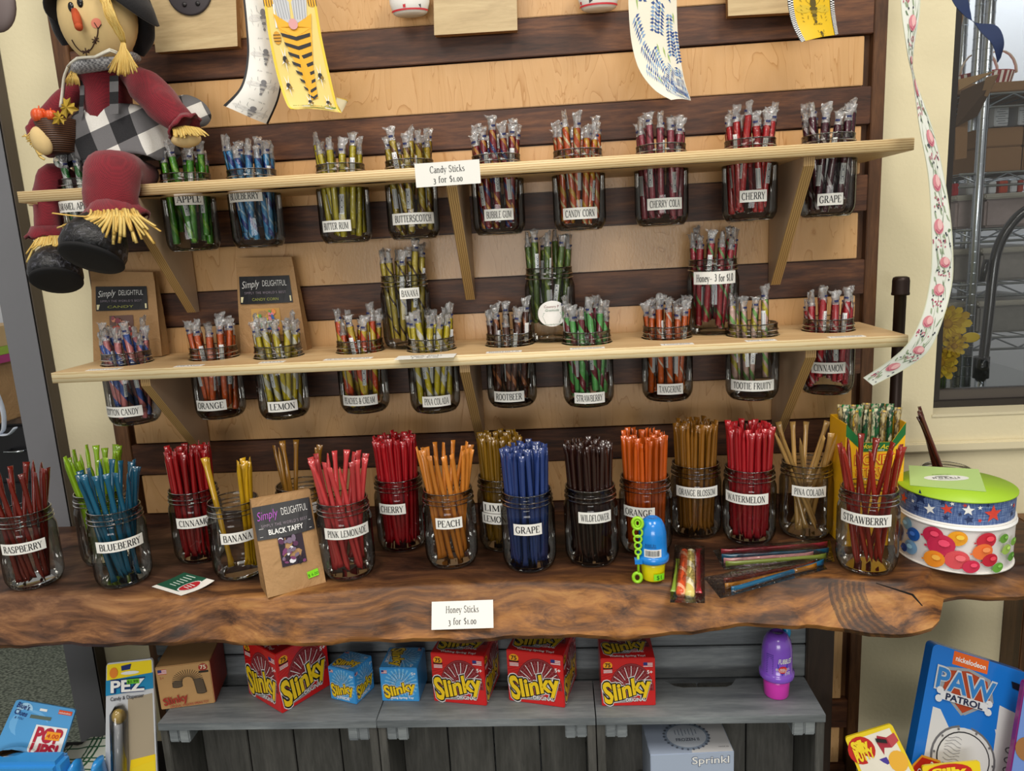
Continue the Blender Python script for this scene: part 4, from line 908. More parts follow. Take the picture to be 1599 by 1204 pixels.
# ================================================================== bubble toys
def bubble_toy(name, u, v, z, H, cap, base, label, txt, wand=None, capm=None):
    p = PZ(u, v, z); o = thing(name, (p.x, p.y, z+.0002), label, 'bubble toy'); r = H*.215
    bm_, cm_ = M(base, .3, coat=.4), M(cap, .22, coat=.6)
    MB().lathe([(0, 0), (r*.75, 0), (r*.80, .002), (r*.86, H*.22), (r*.9, H*.31), (0, H*.31)], 32).build('bottle', bm_, o)
    MB().lathe([(0, H*.30), (r*1.08, H*.30), (r*1.14, H*.32), (r*1.14, H*.385), (r*1.08, H*.40), (r*1.0, H*.42), (r*1.0, H*.62), (r*.97, H*.76), (r*.86, H*.87), (r*.66, H*.95), (r*.4, H*.99), (r*.34, H*.985), (0, H*.975)], 32).build('dome_cap', cm_, o)
    a0 = math.atan2(CAM[1]-p.y, CAM[0]-p.x); fn = cyl_fn(r*1.005, a0, 0)
    pr = Print(fn, .0003); txt(pr, H, r); pr.build('print', o)
    if wand:
        w = MB(); wm = M(wand, .35); ax = Vector((math.cos(a0), math.sin(a0), 0)); sd = Vector((-ax.y, ax.x, 0)); side = -sd if (-sd).x < 0 else sd
        base_p = side*(r*1.02) + ax*(r*.75)
        def loop(cz, ra, rb, th=.0018, dx=0):
            w.tube([base_p + side*(dx+ra*math.cos(2*PI*i/16)) + Vector((0, 0, cz+rb*math.sin(2*PI*i/16))) for i in range(17)], th, 6, cap=False)
        zz = H*.97
        loop(zz-H*.02, H*.075, H*.09, .0028); loop(zz-H*.02, H*.035, H*.05, .0018)
        for k, s in enumerate((.068, .055, .048, .042)): loop(H*(.80-.105*k), H*s, H*s*1.05, .0018)
        w.tube([base_p+Vector((0, 0, H*.44)), base_p+Vector((0, 0, H*.14))], .0022, 6); loop(H*.07, H*.06, H*.075, .003, dx=H*.02); w.build('bubble_wand', wm, o)
        MB().box(tuple(base_p + Vector((0, 0, H*.345))), (.012, .012, .007)).build('wand_clip', cm_, o)
    return o
def blue_txt(pr, H, r):
    k = M('0e2a5c', .5); pr.sans('AGES 5+', -.004, H*.62, .0034, k, 1); pr.sans('WARNING', -.004, H*.585, .0028, k, 1)
    for i in range(5): pr.rect(r*(-.5+.25*i), H*.485, r*.25, .0135, white, 1)
    rg = random.Random(2); x = -r*.5
    while x < r*.5: w = rg.choice((.0005, .0009)); pr.rect(x, H*.487, w, .0095, ink, 2); x += w+rg.choice((.0006, .001))
    pr.sans('CLEAR RINSE', 0, H*.36, .003, k, 8, width=r*.9)
    for i in range(4): pr.rect(r*(.15+.2*i), H*.10, r*.2, .011, M('86e01e', .5), -8 if False else 1)
    pr.sans('$1.', r*.5, H*.10, .007, M('1e5a1a', .5), 2)
bubble_toy('bubble_bottle', 1020, 902, ZS, .106, '1483dc', 'f4e414', 'blue domed bubble bottle with yellow base and lime wand on the slab', blue_txt, wand='9fdc2c')
CZ = -.787
def purple_txt(pr, H, r):
    w = white; pr.poly([(r*.05, H*.60), (r*.75, H*.60), (r*.70, H*.50), (r*.38, H*.42), (r*.1, H*.50)], M('3a3ab8', .5), 1); pr.disc(r*.4, H*.51, r*.30, H*.055, M('d8242c', .5), 2, n=20, rings=2)
    pr.sans('BUBBLES', r*.4, H*.52, .0042, w, 4); pr.sans('INSIDE', r*.4, H*.49, .003, w, 4); pr.sans('FUBBLES', r*.55, H*.645, .0085, w, 4, width=r*.9, shear=.2, off=.02)
    for i in range(11): pr.rect(-r*.45, H*(.72-.028*i), r*.5, .0011, M('4a2c9a', .5), 1)
    for i in range(4): pr.rect(r*.75, H*(.46-.022*i), r*.4, .0012, w, 1)
toy2 = bubble_toy('bubble_bottle', 1212, 1083, CZ, .118, '8a56d6', 'e23cc0', 'purple domed bubble bottle with pink base on the right grey crate', purple_txt)
w = MB(); w.tube([Vector((.016, .012, .118*.78)), Vector((.021, .015, .118*.9)), Vector((.018, .014, .118*1.02))], .007, 8); w.build('bubble_wand', M('1d94c8', .3), toy2)
# ================================================================== bundles of sticks in clear sleeves on the slab
def sleeve(corners, zt, sticks, label, where, hs):
    q = [PZ(*c, ZS+.0015) for c in corners]; ctr = sum(q, Vector())/4; mb = MB(); n = 12
    def S(s, t, z): b = q[0].lerp(q[1], s).lerp(q[3].lerp(q[2], s), t)-ctr; return Vector((b.x, b.y, z-ctr.z))
    rg = random.Random(int(corners[0][0])); top = []
    for j in range(n+1):
        for i in range(n+1):
            s, t = i/n, j/n; h = zt*min(1, 5*s, 5*(1-s))*min(1, 5*t, 5*(1-t))
            top.append(S(s, t, ZS+.0008+h+rg.uniform(0, .0016)*(h > 0)))
    F = [(j*(n+1)+i, j*(n+1)+i+1, (j+1)*(n+1)+i+1, (j+1)*(n+1)+i) for j in range(n) for i in range(n)]
    mb.add(top, F, 0, False); mb.add([S(i/n, j/n, ZS+.0006) for j in range(n+1) for i in range(n+1)], [tuple(reversed(f)) for f in F], 0)
    o = mb.build('clear_sleeve', cello); o.location = ctr; tag(o, label, 'sleeve')
    for a, b, col, kind, wd in sticks:
        A, B = PZ(*a, ZS+.006), PZ(*b, ZS+.006); L = (B-A).length
        if kind == 'honey':
            if col not in _hm: t = honey_mesh(0).build('t', honey_mat(col)); _hm[col] = t.data; bpy.data.objects.remove(t)
            st = bpy.data.objects.new('honey_stick', _hm[col]); COL.objects.link(st); place_between(st, A, B, PI/2 if abs((B-A).x) > abs((B-A).y) else 0); tag(st, f'{wd} honey stick lying in {where}', 'honey stick', None)
            st.scale = (1, 1, L/HL)
        else:
            t = candy_mesh().build('t', stripe(*kind)); st = t; st.name = 'candy_stick'; place_between(st, A, B, PI*.5); st.scale = (1.3, 1.3, L/CL); tag(st, f'{wd} candy stick lying in {where}', 'candy stick', None)
            sp = bpy.data.objects.new('printed_slip', slip_mes[1]); COL.objects.link(sp); sp.parent = st; sp.rotation_euler = (0, 0, PI)
    return o
sleeve([(1046, 940), (1101, 941), (1100, 852), (1054, 850)], .012, [((1063, 928), (1069, 862), '', ('d9562c', ((0, .2, 'f3b08a'),)), 'orange-red'), ((1077, 930), (1079, 862), '', ('e6d27a', ((0, .35, 'f8efc8'),)), 'yellow swirled'), ((1091, 926), (1090, 856), 'c02c38', 'honey', 'crimson'), ((1052, 924), (1060, 872), '8fae3c', 'honey', 'lime green')],
       'small clear sleeve holding two short candy sticks and honey sticks on slab edge', 'the small clear sleeve beside the blue bubble bottle', 0)
sleeve([(1131, 889), (1303, 876), (1296, 842), (1113, 858)], .010, [((1126, 862), (1292, 850), 'b8283a', 'honey', 'red'), ((1127, 870), (1294, 860), '15688a', 'honey', 'teal'), ((1133, 881), (1290, 869), '8a9a3a', 'honey', 'olive green'), ((1130, 876), (1270, 866), 'cf8f90', 'honey', 'pinkish')],
       'long clear sleeve of red and teal honey sticks lying before PINA COLADA jar', 'the long sleeve nearer the PINA COLADA jar', 0)
sleeve([(1125, 934), (1292, 888), (1280, 872), (1098, 900)], .010, [((1130, 908), (1272, 880), '7c2a14', 'honey', 'dark red'), ((1132, 916), (1275, 884), 'b8781a', 'honey', 'amber'), ((1142, 921), (1286, 878), '0f5d84', 'honey', 'teal')],
       'long clear sleeve of amber and teal honey sticks lying across the slab edge', 'the long sleeve on the slab edge', 0)
# ================================================================== ribbon spools
def spool(name, u, v, z, r, h, label, band, disc):
    p = PZ(u, v, z); o = thing(name, (p.x, p.y, z), label, 'ribbon spool'); wht = M('e9e6e0', .5)
    MB().lathe([(0, 0), (r, 0), (r, .0022), (r-.004, .0026), (0, .0026)], 64).build('bottom_flange', wht, o)
    MB().lathe([(r-.003, .0026), (r-.0025, h-.0026)], 72, cap=False).build('ribbon_roll', band, o)
    MB().lathe([(0, h-.0026), (r-.004, h-.0026), (r, h-.0022), (r, h), (0, h)], 64).build('top_flange', disc, o); return o, p
rS = .0865
o1, p1 = spool('ribbon_spool', 1488, 862, ZS+.0003, rS, .074, 'large spool of white ribbon printed with colourful balloons on the slab', M('eae6e4', .45), white)
fn = cyl_fn(rS-.002, math.atan2(CAM[1]-p1.y, CAM[0]-p1.x), 0); pr = Print(fn, .0003)
px2 = lambda u, v: (((u-1488)/92.0), (885-v)/78.0)
for i, (u, v, s, col) in enumerate([(1411, 850, 13, '1d2a6e'), (1410, 862, 12, '232f80'), (1422, 825, 13, '7fb0cf'), (1433, 846, 14, '2461b8'), (1430, 874, 15, '86b4dc'), (1420, 880, 9, '2a4fa0'), (1462, 826, 17, 'c8294f'), (1496, 834, 15, 'f3a71e'), (1474, 853, 22, 'cf2c54'), (1497, 877, 19, 'e2545c'), (1466, 885, 17, 'f2952a'), (1534, 834, 16, 'c92a3e'), (1530, 856, 16, 'f0783a'), (1540, 872, 13, 'c4243a'), (1516, 889, 13, 'd02c50'), (1556, 830, 9, '6aa03a'), (1560, 852, 10, 'a2c45a'), (1567, 868, 9, '5f9a3a'), (1550, 890, 10, '6aa83e'), (1568, 838, 8, '7cae44')]):
    x = math.asin(max(-.985, min(.985, (u-1491)/88)))*rS; y = (895-v + 13*math.cos(x/rS)-4)/88*.074; s *= .00088
    if y+s*.9 > .070: y = .070-s*.9
    if y-s*.9 < .004: y = .004+s*.9
    m_ = M(col, .4); pr.disc(x, y, s*1.05, s*.92, m_, 1+i, n=18, rings=3, rot=.4); pr.disc(x+s*.25, y+s*.3, s*.4, s*.3, M(tuple(min(1, c*1.6+.05) for c in lin(col)[:3]), .3), 22, n=10); pr.leaf(x-s*1.0, y-s*.25, -s*.3, s*.25, .4, m_, 1+i)
pr.step = .00004; 
pr.build('balloon_print', o1)
def denim():
    t = NT('denim_weave'); n = t.noise(t.coord((900, 900, 60)), 1, 2); n2 = t.noise(t.coord((40, 40, 900)), 1, 2); f = t.math('MULTIPLY', t.math('ADD', n.outputs[0], n2.outputs[0]), .5)
    t.l(t.ramp(f, [(.35, '23386e'), (.5, '4a659c'), (.65, '8fa3c4')]), t.b.inputs['Base Color']); t.b.inputs['Roughness'].default_value = .6; return t.m
z2 = ZS+.0003+.0745
green = M('a3cc2e', .45)
o2, p2 = spool('ribbon_spool', 1490, 793, z2, rS+.0015, .042, 'lime green faced spool of denim blue ribbon with red and white stars', denim(), green)
fn = cyl_fn(rS-.0005, math.atan2(CAM[1]-p2.y, CAM[0]-p2.x), 0); pr = Print(fn, .00015)
for u, v, s, col in [(1441, 778, 14, '1a2d5c'), (1474, 774, 6, '1a2d5c'), (1415, 791, 11, 'd0342c'), (1456, 797, 10, 'f2f2ee'), (1430, 790, 4, 'f2f2ee'), (1436, 802, 7, '1a2d5c'), (1481, 791, 10, 'd8432e'), (1511, 789, 10, 'f4f4f0'), (1488, 775, 4, 'f4f4f0'), (1527, 783, 4, 'f2f2ee'), (1506, 780, 4, 'c83a30'), (1513, 807, 8, '1a2d5c'), (1546, 795, 16, 'dc4636'), (1571, 782, 3, 'f2f2ee'), (1575, 785, 5, 'd0342c'), (1480, 808, 6, '1a2d5c'), (1500, 798, 4, '1a2d5c'), (1528, 808, 4, 'd0342c'), (1573, 800, 5, '1a2d5c'), (1421, 775, 4, '1a2d5c'), (1538, 773, 4, '1a2d5c')]:
    x = math.asin(max(-.985, min(.985, (u-1491)/90)))*rS; y = .021+(797+8*math.cos(x/rS)-8-v)/88*.074
    pr.star(x, max(.006, min(.036, y)), s*.00095, M(col, .5), 1, rot=R_.uniform(-.3, .3))
pr.build('star_print', o2)
# brand tag on the green face
T = [PZ(1419, 727, z2+.0425), PZ(1528, 733, z2+.0425), PZ(1540, 768, z2+.0425), PZ(1421, 758, z2+.0425)]
tg = MB(); of = Vector((p2.x, p2.y, z2)); T = [q-of for q in T]; pl = M('b9d888', .5)
tg.add([q+Vector((0, 0, .0005)) for q in (T[3], T[2], T[1], T[0])]+[q for q in (T[3], T[2], T[1], T[0])], [(0, 1, 2, 3), (7, 6, 5, 4), (0, 4, 5, 1), (1, 5, 6, 2), (2, 6, 7, 3), (3, 7, 4, 0)]); tgo = tg.build('paper_tag', pl, o2)
ey = (T[1]-T[2]).normalized(); ex = (T[1]-T[0]).normalized(); c0 = sum(T, Vector())/4
pr = Print(plane_fn(c0+Vector((0, 0, .0006)), (1, -.05, 0), (.05, 1, 0), (0, 0, 1)), .0002)
pr.disc(0, -.004, .036, .015, M('eef0ec', .5), 1, n=26); pr.disc(-.004, .003, .012, .003, M('9a9c98', .5), 2); pr.sans('MORRIS', 0, -.004, .006, ink, 3, width=.044, off=.01, space=1.5); pr.rect(0, -.0105, .032, .0012, ink, 3)
pr.sans('RIBBON', 0, .014, .0035, M('7fa84c', .5), 3, width=.03); pr.build('lettering', tgo)
# ================================================================== printed honey straws box
hb = PZ(1352, 846, ZS); hx, hy = hb.x, PZ(1352, 838, ZS).y-.0; hy = -.175; hx = P(1350, 740, hy).x
box = thing('straw_display_box', (hx, hy, ZS+.0003), 'green and yellow printed counter box of honey straws behind the STRAWBERRY jar', 'display box'); bw, bd, bh = .098, .075, .135
zf = P(1350, 692, hy-bd/2).z - ZS; zb_ = P(1350, 668, hy-bd/2).z-ZS
yel = M('f0b418', .4); grn = M('1d6b34', .4); mb = MB(); t_ = .0012; zc = P(1298, 664, hy-bd/2).z-ZS; zm = P(1340, 692, hy-bd/2).z-ZS
yf = -bd/2; fr = [(-bw/2, 0), (bw/2, 0), (bw/2, zc), (bw*.28, zm), (-bw*.2, zm), (-bw/2, zc)]
mb.add([(x, yf, z) for x, z in fr]+[(x, yf+t_, z) for x, z in fr], [tuple(range(6)), tuple(range(11, 5, -1))]+[(i, 6+i, 6+(i+1) % 6, (i+1) % 6) for i in range(6)])
mb.box((-bw/2+t_/2, t_/2, zc/2), (t_, bd-t_, zc)); mb.box((bw/2-t_/2, t_/2, zc/2), (t_, bd-t_, zc)); mb.box((0, bd/2-t_/2, zc/2), (bw, t_, zc)); mb.box((0, 0, .001), (bw-.002, bd-.002, .002)); mb.build('carton', yel, box)
pr = Print(plane_fn((0, yf-.0002, 0), (1, 0, 0), (0, 0, 1), (0, -1, 0)), .0003); bnd = .016
pr.poly([(-bw/2, zc), (-bw/2, zc-bnd*1.3), (-bw*.2, zm-bnd), (-bw*.2, zm)], grn, 1); pr.poly([(-bw*.2, zm), (-bw*.2, zm-bnd), (bw*.28, zm-bnd), (bw*.28, zm)], grn, 1); pr.poly([(bw*.28, zm), (bw*.28, zm-bnd), (bw/2, zc-bnd*1.3), (bw/2, zc)], grn, 1)
pr.sans('Honey Acres', .006, zm-.007, .008, M('f2d22c', .4), 3, width=.06, shear=.3, rot=-.06, off=.01); pr.sans('Since 1852', .002, zm-.0135, .003, white, 3, width=.026)
orl = M('d8341c', .5)
for s in range(70):
    a = R_.uniform(-bw*.47, bw*.47); b = R_.uniform(.004, zm-.03)
    pr.line([(a+.003*math.cos(PI/3*i), b+.003*math.sin(PI/3*i)) for i in range(4)], .0005, M('f7d860', .5), 1)
pr.sans('HONEY', 0, zm-.030, .017, orl, 2, width=.068, off=.05); pr.sans('HONEY', 0, zm-.030, .0165, M('f8d03a', .4), 3, width=.066); pr.sans('STRAWS', 0, zm-.052, .014, orl, 2, width=.062, off=.05); pr.sans('STRAWS', 0, zm-.052, .0135, M('f8d03a', .4), 3, width=.060); pr.build('print', box)
def straw_mat(k):
    t = NT('printed_straw'); v = t.coord((1, 1, .5)); n = t.noise(v, 120 if k else 160, 2)
    t.l(t.ramp(n.outputs[0], [(.42, ('12552c', '1b7a3c', 'b8a878')[k]), (.5, ('0d2016', 'c8c0a0', '4a3a26')[k]), (.6, ('c9c5a0', '11502a', 'd8b040')[k])]), t.b.inputs['Base Color']); t.b.inputs['Roughness'].default_value = .35; return t.m
sm_ = [straw_mat(k) for k in range(3)]; sme = []
for k in range(3): t = honey_mesh(k).build('t', sm_[k]); sme.append(t.data); bpy.data.objects.remove(t)
zt_ = P(1350, 640, hy).z-ZS
for i in range(11):
    for j in range(2):
        st = bpy.data.objects.new('printed_straw', sme[(i*2+j*5) % 3]); COL.objects.link(st); st.location = (hx-bw*.42+i*bw*.084, hy-.018+j*.034, ZS+.003+R_.uniform(0, .006)); st.rotation_euler = (R_.uniform(-.03, .03), R_.uniform(-.02, .02), R_.uniform(-.6, .6))
        st.scale = (1.1, 1.1, (zt_)/HL); tag(st, 'green and tan printed honey straw standing in the yellow counter box', 'straw', 'printed straws in the yellow counter box')
# ================================================================== iron pipe with cap
pp = P(1404, 500, -.05); pipe = thing('iron_pipe', (pp.x, -.05, ZS+.0002), 'dark brown iron pipe with a screw cap standing on the slab against the wall', 'pipe')
zt = P(1404, 432, -.05).z-ZS; r = .0105
MB().lathe([(0, 0), (r*1.6, 0), (r*1.6, .006), (r, .007), (r, zt-.03), (r*1.1, zt-.029), (0, zt-.028)], 24).build('pipe_body', iron, pipe)
MB().lathe([(r, zt-.034), (r*1.45, zt-.034), (r*1.5, zt-.031), (r*1.42, zt-.028), (r*1.42, zt-.008), (r*1.3, zt-.002), (r*.9, zt), (0, zt)], 24).build('screw_cap', iron, pipe)
# ================================================================== grey crates standing on end
def crate(x0, x1, yf, label):
    H = CZ-FLOOR; w = x1-x0; D = .115 if False else .10; o = thing('wooden_crate', ((x0+x1)/2, yf+D, FLOOR), label, 'crate', 'grey wooden crates under the slab'); t = .0135
    def bx(nm, a, b, m_, bev=.0012):
        q = boxobj(nm, a, b, m_, None, bev); q.parent = o; return q
    # top board with a hand-hole cut in its rear edge
    c = bpy.data.curves.new('c', 'CURVE'); c.dimensions = '2D'; c.fill_mode = 'BOTH'; c.extrude = t/2
    pts = [(-w/2, -D), (w/2, -D), (w/2, D*.05), (.067, D*.05)] + [(.062, -.004), (.055, -.014), (.045, -.019), (-.030, -.019), (-.045, -.014), (-.055, -.002), (-.066, D*.05)] + [(-w/2, D*.05)]
    s = c.splines.new('POLY'); s.points.add(len(pts)-1)
    for p_, q in zip(s.points, pts): p_.co = (q[0], q[1], 0, 1)
    s.use_cyclic_u = True; to = bpy.data.objects.new('t', c); COL.objects.link(to); me = bpy.data.meshes.new_from_object(to); bpy.data.objects.remove(to); me.materials.clear(); me.materials.append(grey_wood)
    tb = bpy.data.objects.new('top_board', me); COL.objects.link(tb); tb.parent = o; tb.location = (0, 0, H-t/2)
    bx('side_board', (-w/2, -D+.003, 0), (-w/2+.014, .018, H-t), grey_wood_shade); bx('side_board', (w/2-.014, -D+.003, 0), (w/2, .018, H-t), grey_wood_shade)
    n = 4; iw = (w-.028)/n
    for i in range(n): bx('slat', (-w/2+.014+i*iw+.0015, .007, 0), (-w/2+.014+(i+1)*iw-.0015, .017, H-t-.001), grey_wood_shade)
    for sx in (-1, 1):
        for k in (0, 1): bx('corner_block', (sx*(w/2-.0145-.0185*k), -D+.004, H-t-.027-.001*k), (sx*(w/2-.0145-.0185*(k+1)+.0005), .005, H-t-.0005), grey_wood, .002)
    bx('bottom_board', (-w/2+.014, -D+.003, 0), (w/2-.014, .006, .012), grey_wood)
    return o
YF = -.345
xa = [PZ(246, 1110, CZ), PZ(587, 1104, CZ), PZ(590, 1104, CZ), PZ(930, 1098, CZ), PZ(934, 1098, CZ), PZ(1291, 1113, CZ)]
crate(P(244, 1118, YF).x, P(586, 1114, YF).x-.001, YF, 'left grey wooden crate under the slab with brown and red boxes on top')
crate(P(586, 1114, YF).x+.001, P(930, 1108, YF).x-.001, YF, 'middle grey wooden crate under the slab with blue and red boxes on top')
crate(P(930, 1108, YF).x+.001, P(1291, 1116, YF-.004).x, YF, 'right grey wooden crate under the slab with hand hole and purple bottle')
# slatted crate stack behind
bx0, bx1 = P(250, 1050, -.19).x, P(1257, 1050, -.19).x; YB = -.192
bk = thing('slatted_crate', ((bx0+bx1)/2, -.12, FLOOR), 'grey crate of horizontal boards standing behind the toy boxes', 'crate')
def bkb(nm, a, b): q = boxobj(nm, Vector(a)-Vector(bk.location), Vector(b)-Vector(bk.location), grey_wood, None, .0015); q.parent = bk
zz = [P(1100, 1060, YB).z, P(1100, 1012, YB).z]; ph = zz[1]-zz[0]; z = zz[0]+.002
for k in range(-4, 3):
    a = z+k*(ph+.004)
    if a+ph > -.637: ph2 = -.637-a
    else: ph2 = ph
    if ph2 > .01: bkb('board', (bx0, YB, a), (bx1, YB+.014, a+ph2))
for x in (bx0+.01, (bx0+bx1)/2, bx1-.01): bkb('upright', (x-.01, YB+.0145, FLOOR), (x+.01, -.06, -.64))
# ================================================================== spring toy boxes
def toy_box(name, corner_fn, w, d, h, rotz, loc, label, side, faces, lab_cat='toy box'):
    o = thing(name, loc, label, lab_cat, 'spring toy boxes on the crates', rotz)
    bm = bmesh.new(); bmesh.ops.create_cube(bm, size=1); bmesh.ops.scale(bm, vec=(w, d, h), verts=bm.verts); bmesh.ops.translate(bm, vec=(0, 0, h/2), verts=bm.verts); bmesh.ops.bevel(bm, geom=bm.edges[:], offset=.0012, segments=2, affect='EDGES')
    me = bpy.data.meshes.new('carton'); bm.to_mesh(me); bm.free(); me.materials.append(side); c = bpy.data.objects.new('carton', me); COL.objects.link(c); c.parent = o
    FN = {'front': plane_fn((0, -d/2, h/2), (1, 0, 0), (0, 0, 1), (0, -1, 0)), 'top': plane_fn((0, 0, h), (1, 0, 0), (0, 1, 0), (0, 0, 1)),
          'right': plane_fn((w/2, 0, h/2), (0, 1, 0), (0, 0, 1), (1, 0, 0)), 'left': plane_fn((-w/2, 0, h/2), (0, -1, 0), (0, 0, 1), (-1, 0, 0)),
          'top2': plane_fn((0, 0, h), (0, -1, 0), (1, 0, 0), (0, 0, 1))}
    for f, fun in faces.items():
        pr = Print(FN[f], .00012); fun(pr, d if f in ('right', 'left', 'top2') else w, h if f not in ('top', 'top2') else d); pr.build(f'{f}_print', o)
    return o
Y_, K_, WH, RD = M('f6cf1a', .4, coat=.3), M('141214', .4), M('f0eeee', .4), M('cf1a1c', .35, coat=.5)
def wave(x, y, w): return x, y + .09*w*math.sin(x/w*2.2) + .10*w*(x/w)**2*0 + .0
def logo(pr, cx, cy, w, h, tilt=.12):
    wf = lambda x, y: (x, y*(1.0 + .35*abs(x)/w*2*0 + (.30 if x < -w*.33 else 0)) + .05*w*math.sin(x/w*5))
    pr.sans('Slinky', cx, cy, h, WH, 3, width=w*1.06, off=.115, rot=tilt, warp=wf); pr.sans('Slinky', cx, cy, h, K_, 5, width=w*1.035, off=.085, rot=tilt, warp=wf)
    pr.sans('Slinky', cx, cy, h, Y_, 7, width=w, off=.035, rot=tilt, warp=wf)
def coil(pr, cx, cy, rx, ry, m1, m2, n=15, fill=None):
    if fill: pr.fan((cx, cy), [(cx+rx*1.15*math.cos(PI*i/14), cy+ry*1.15*math.sin(PI*i/14)) for i in range(15)], fill, 1)
    for i in range(n):
        a = PI*(.04+.92*i/(n-1)); x, y = cx+rx*.78*math.cos(a), cy+ry*.78*math.sin(a); L = rx*.30
        pr.line([(x-L*math.cos(a)-L*.10, y-L*math.sin(a)), (x, y+L*.05), (x+L*math.cos(a), y+L*math.sin(a)+L*.15)], rx*.035, m1 if i % 2 else m2, 2)
    for k in (.48, .62, .94, 1.1): pr.line([(cx+rx*k*math.cos(PI*i/18), cy+ry*k*math.sin(PI*i/18)) for i in range(19)], rx*.022, m2, 2)
def flag(pr, x, y, w):
    h = w*.62; pr.rect(x, y, w, h, WH, 2)
    for i in range(4): pr.rect(x, y+h/2-h*(2*i+.5)/7, w, h/7, M('c0242c', .4), 3)
    pr.rect(x-w*.28, y+h*.2, w*.44, h*.56, M('27357c', .4), 4)
def badge(pr, x, y, r):
    pr.disc(x, y+r*.2, r, r*.85, M('f5a81c', .4), 2, n=18); pr.sans('75', x, y+r*.25, r*.9, K_, 4, off=.03); pr.rect(x, y-r*.55, r*2.1, r*.3, K_, 3)
    for i in range(3): pr.rect(x, y-r*(.95+.28*i), r*1.9, r*.14, WH, 3, rot=.04)
def red_face(pr, w, h):
    for i in range(9): pr.line([(-w*.49, -h*.30+i*h*.06), (-w*.28+i*.001, -h*.12+i*h*.05)], .0006, M('8c1416', .4), 1)
    pr.poly([(-w*.46, -h*.27), (w*.1, -h*.35), (w*.05, -h*.42), (-w*.3, -h*.44)], M('c8c8cc', .25, metal=.6), 1)
    coil(pr, w*.06, -h*.18, w*.36, h*.50, WH, M('a85058', .3), 19, M('7d1c22', .4)); logo(pr, -.002, -h*.13, w*.90, h*.33)
    badge(pr, -w*.37, h*.34, w*.085); flag(pr, w*.37, h*.36, w*.17); pr.sans('5+', w*.40, h*.21, h*.07, WH, 2, off=.03)
    pr.sans('ORIGINAL', w*.13, -h*.36, h*.075, K_, 8, off=.05, width=w*.40, rot=.02); pr.sans('ORIGINAL', w*.13, -h*.36, h*.072, WH, 9, off=.02, width=w*.38, rot=.02)
def red_top(pr, w, h):
    pr.sans("Walking Spring Toy!", 0, -h*.42, h*.055, WH, 2, off=.03, width=w*.66); coil(pr, w*.06, -h*.12, w*.34, h*.46, WH, M('a85058', .3), 17, M('7d1c22', .4))
    pr.poly([(-w*.42, -h*.16), (w*.1, -h*.24), (w*.05, -h*.34), (-w*.3, -h*.34)], M('c8c8cc', .25, metal=.6), 1); logo(pr, -.002, -h*.08, w*.84, h*.28); pr.sans('ORIGINAL', w*.13, -h*.28, h*.07, WH, 9, off=.02, width=w*.38)
def blue_face(pr, w, h):
    for i in range(24): a = 2*PI*i/24; pr.poly([(w*.05, h*.02), (w*.05+w*.44*math.cos(a), h*.02+h*.46*math.sin(a)), (w*.05+w*.44*math.cos(a+.1), h*.02+h*.46*math.sin(a+.1))], M('7fc0ea', .4), 1)
    coil(pr, w*.02, -h*.05, w*.27, h*.40, M('d8dde2', .3), M('5d7484', .3), 15); logo(pr, 0, -h*.12, w*.86, h*.27)
    flag(pr, -w*.38, h*.38, w*.15); pr.sans('5+', w*.40, h*.33, h*.08, WH, 2, off=.03); pr.sans('JUNIOR', 0, -h*.38, h*.09, WH, 2, off=.03, shear=.1, width=w*.5)
def blue_face2(pr, w, h): blue_face(pr, w, h); pr.rect(0, -h*.38, w*.95, h*.12, M('3f9ddc', .4), 3); pr.sans('Walking Spring Toy', 0, -h*.38, h*.06, WH, 5, off=.03, width=w*.72)
def kraft_face(pr, w, h):
    k2 = M('2a2118', .4); red = M('9e2c1e', .6)
    for i in range(20):
        a = PI*(1.02 - 1.04*i/19); cx, cy = w*.06+w*.19*math.cos(a), h*.12+h*.17*math.sin(a)
        if i == 0: cy -= 0
        pr.line([(cx-w*.095*math.cos(a), cy-h*.085*math.sin(a)-.0006), (cx+w*.095*math.cos(a), cy+h*.085*math.sin(a))], .0011, k2, 2)
    for i in range(5): pr.disc(w*-.135, h*(.10-.022*i), w*.095, h*.035, k2, 2+2*i, n=16); pr.disc(w*-.135, h*(.107-.022*i), w*.085, h*.026, M('5a4a38', .5), 3+2*i, n=16)
    for i in range(11): pr.disc(w*(.255+.004*i), h*(.10-.028*i), w*.095, h*.035, k2, 2+2*i, n=16); pr.disc(w*(.255+.004*i), h*(.107-.028*i), w*.085, h*.026, M('5a4a38', .5), 3+2*i, n=16)
    pr.sans('Slinky', -w*.20, -h*.27, h*.17, red, 30, off=.03, width=w*.46, rot=.14); pr.sans('ORIGINAL WALKING SPRING TOY', w*.04, -h*.42, h*.055, red, 30, off=.01, width=w*.72, rot=.03)
    flag(pr, -w*.38, h*.38, w*.16); pr.sans('5+', -w*.40, h*.24, h*.06, red, 2); pr.disc(w*.37, h*.38, w*.085, h*.09, red, 2, n=18); pr.sans('75', w*.37, h*.39, h*.09, M('e8dcc0', .5), 4, off=.02); pr.rect(w*.37, h*.28, w*.18, h*.05, k2, 3)
def face_box(nm, fl, fr, label, side, faces, hpx, z=CZ, square=True, d=None):
    """box whose front bottom corners sit at two pixels on the crate top"""
    A, B = PZ(*fl, z), PZ(*fr, z); w = (B-A).length; a = math.atan2((B-A).y, (B-A).x); h = hpx*w; d = d or w
    n = Vector((-math.sin(a), math.cos(a), 0)); c = (A+B)/2 + n*d/2
    return toy_box(nm, None, w, d, h, a, (c.x, c.y, z+.0003), label, side, faces)
R1 = {'front': red_face, 'top': red_top, 'right': red_face}
face_box('spring_toy_box', (678, 1095), (760, 1103), 'red spring toy box, leftmost on the middle grey crate', RD, R1, .98)
face_box('spring_toy_box', (795, 1094), (882, 1106), 'red spring toy box at the right end of the middle grey crate', RD, R1, .98)
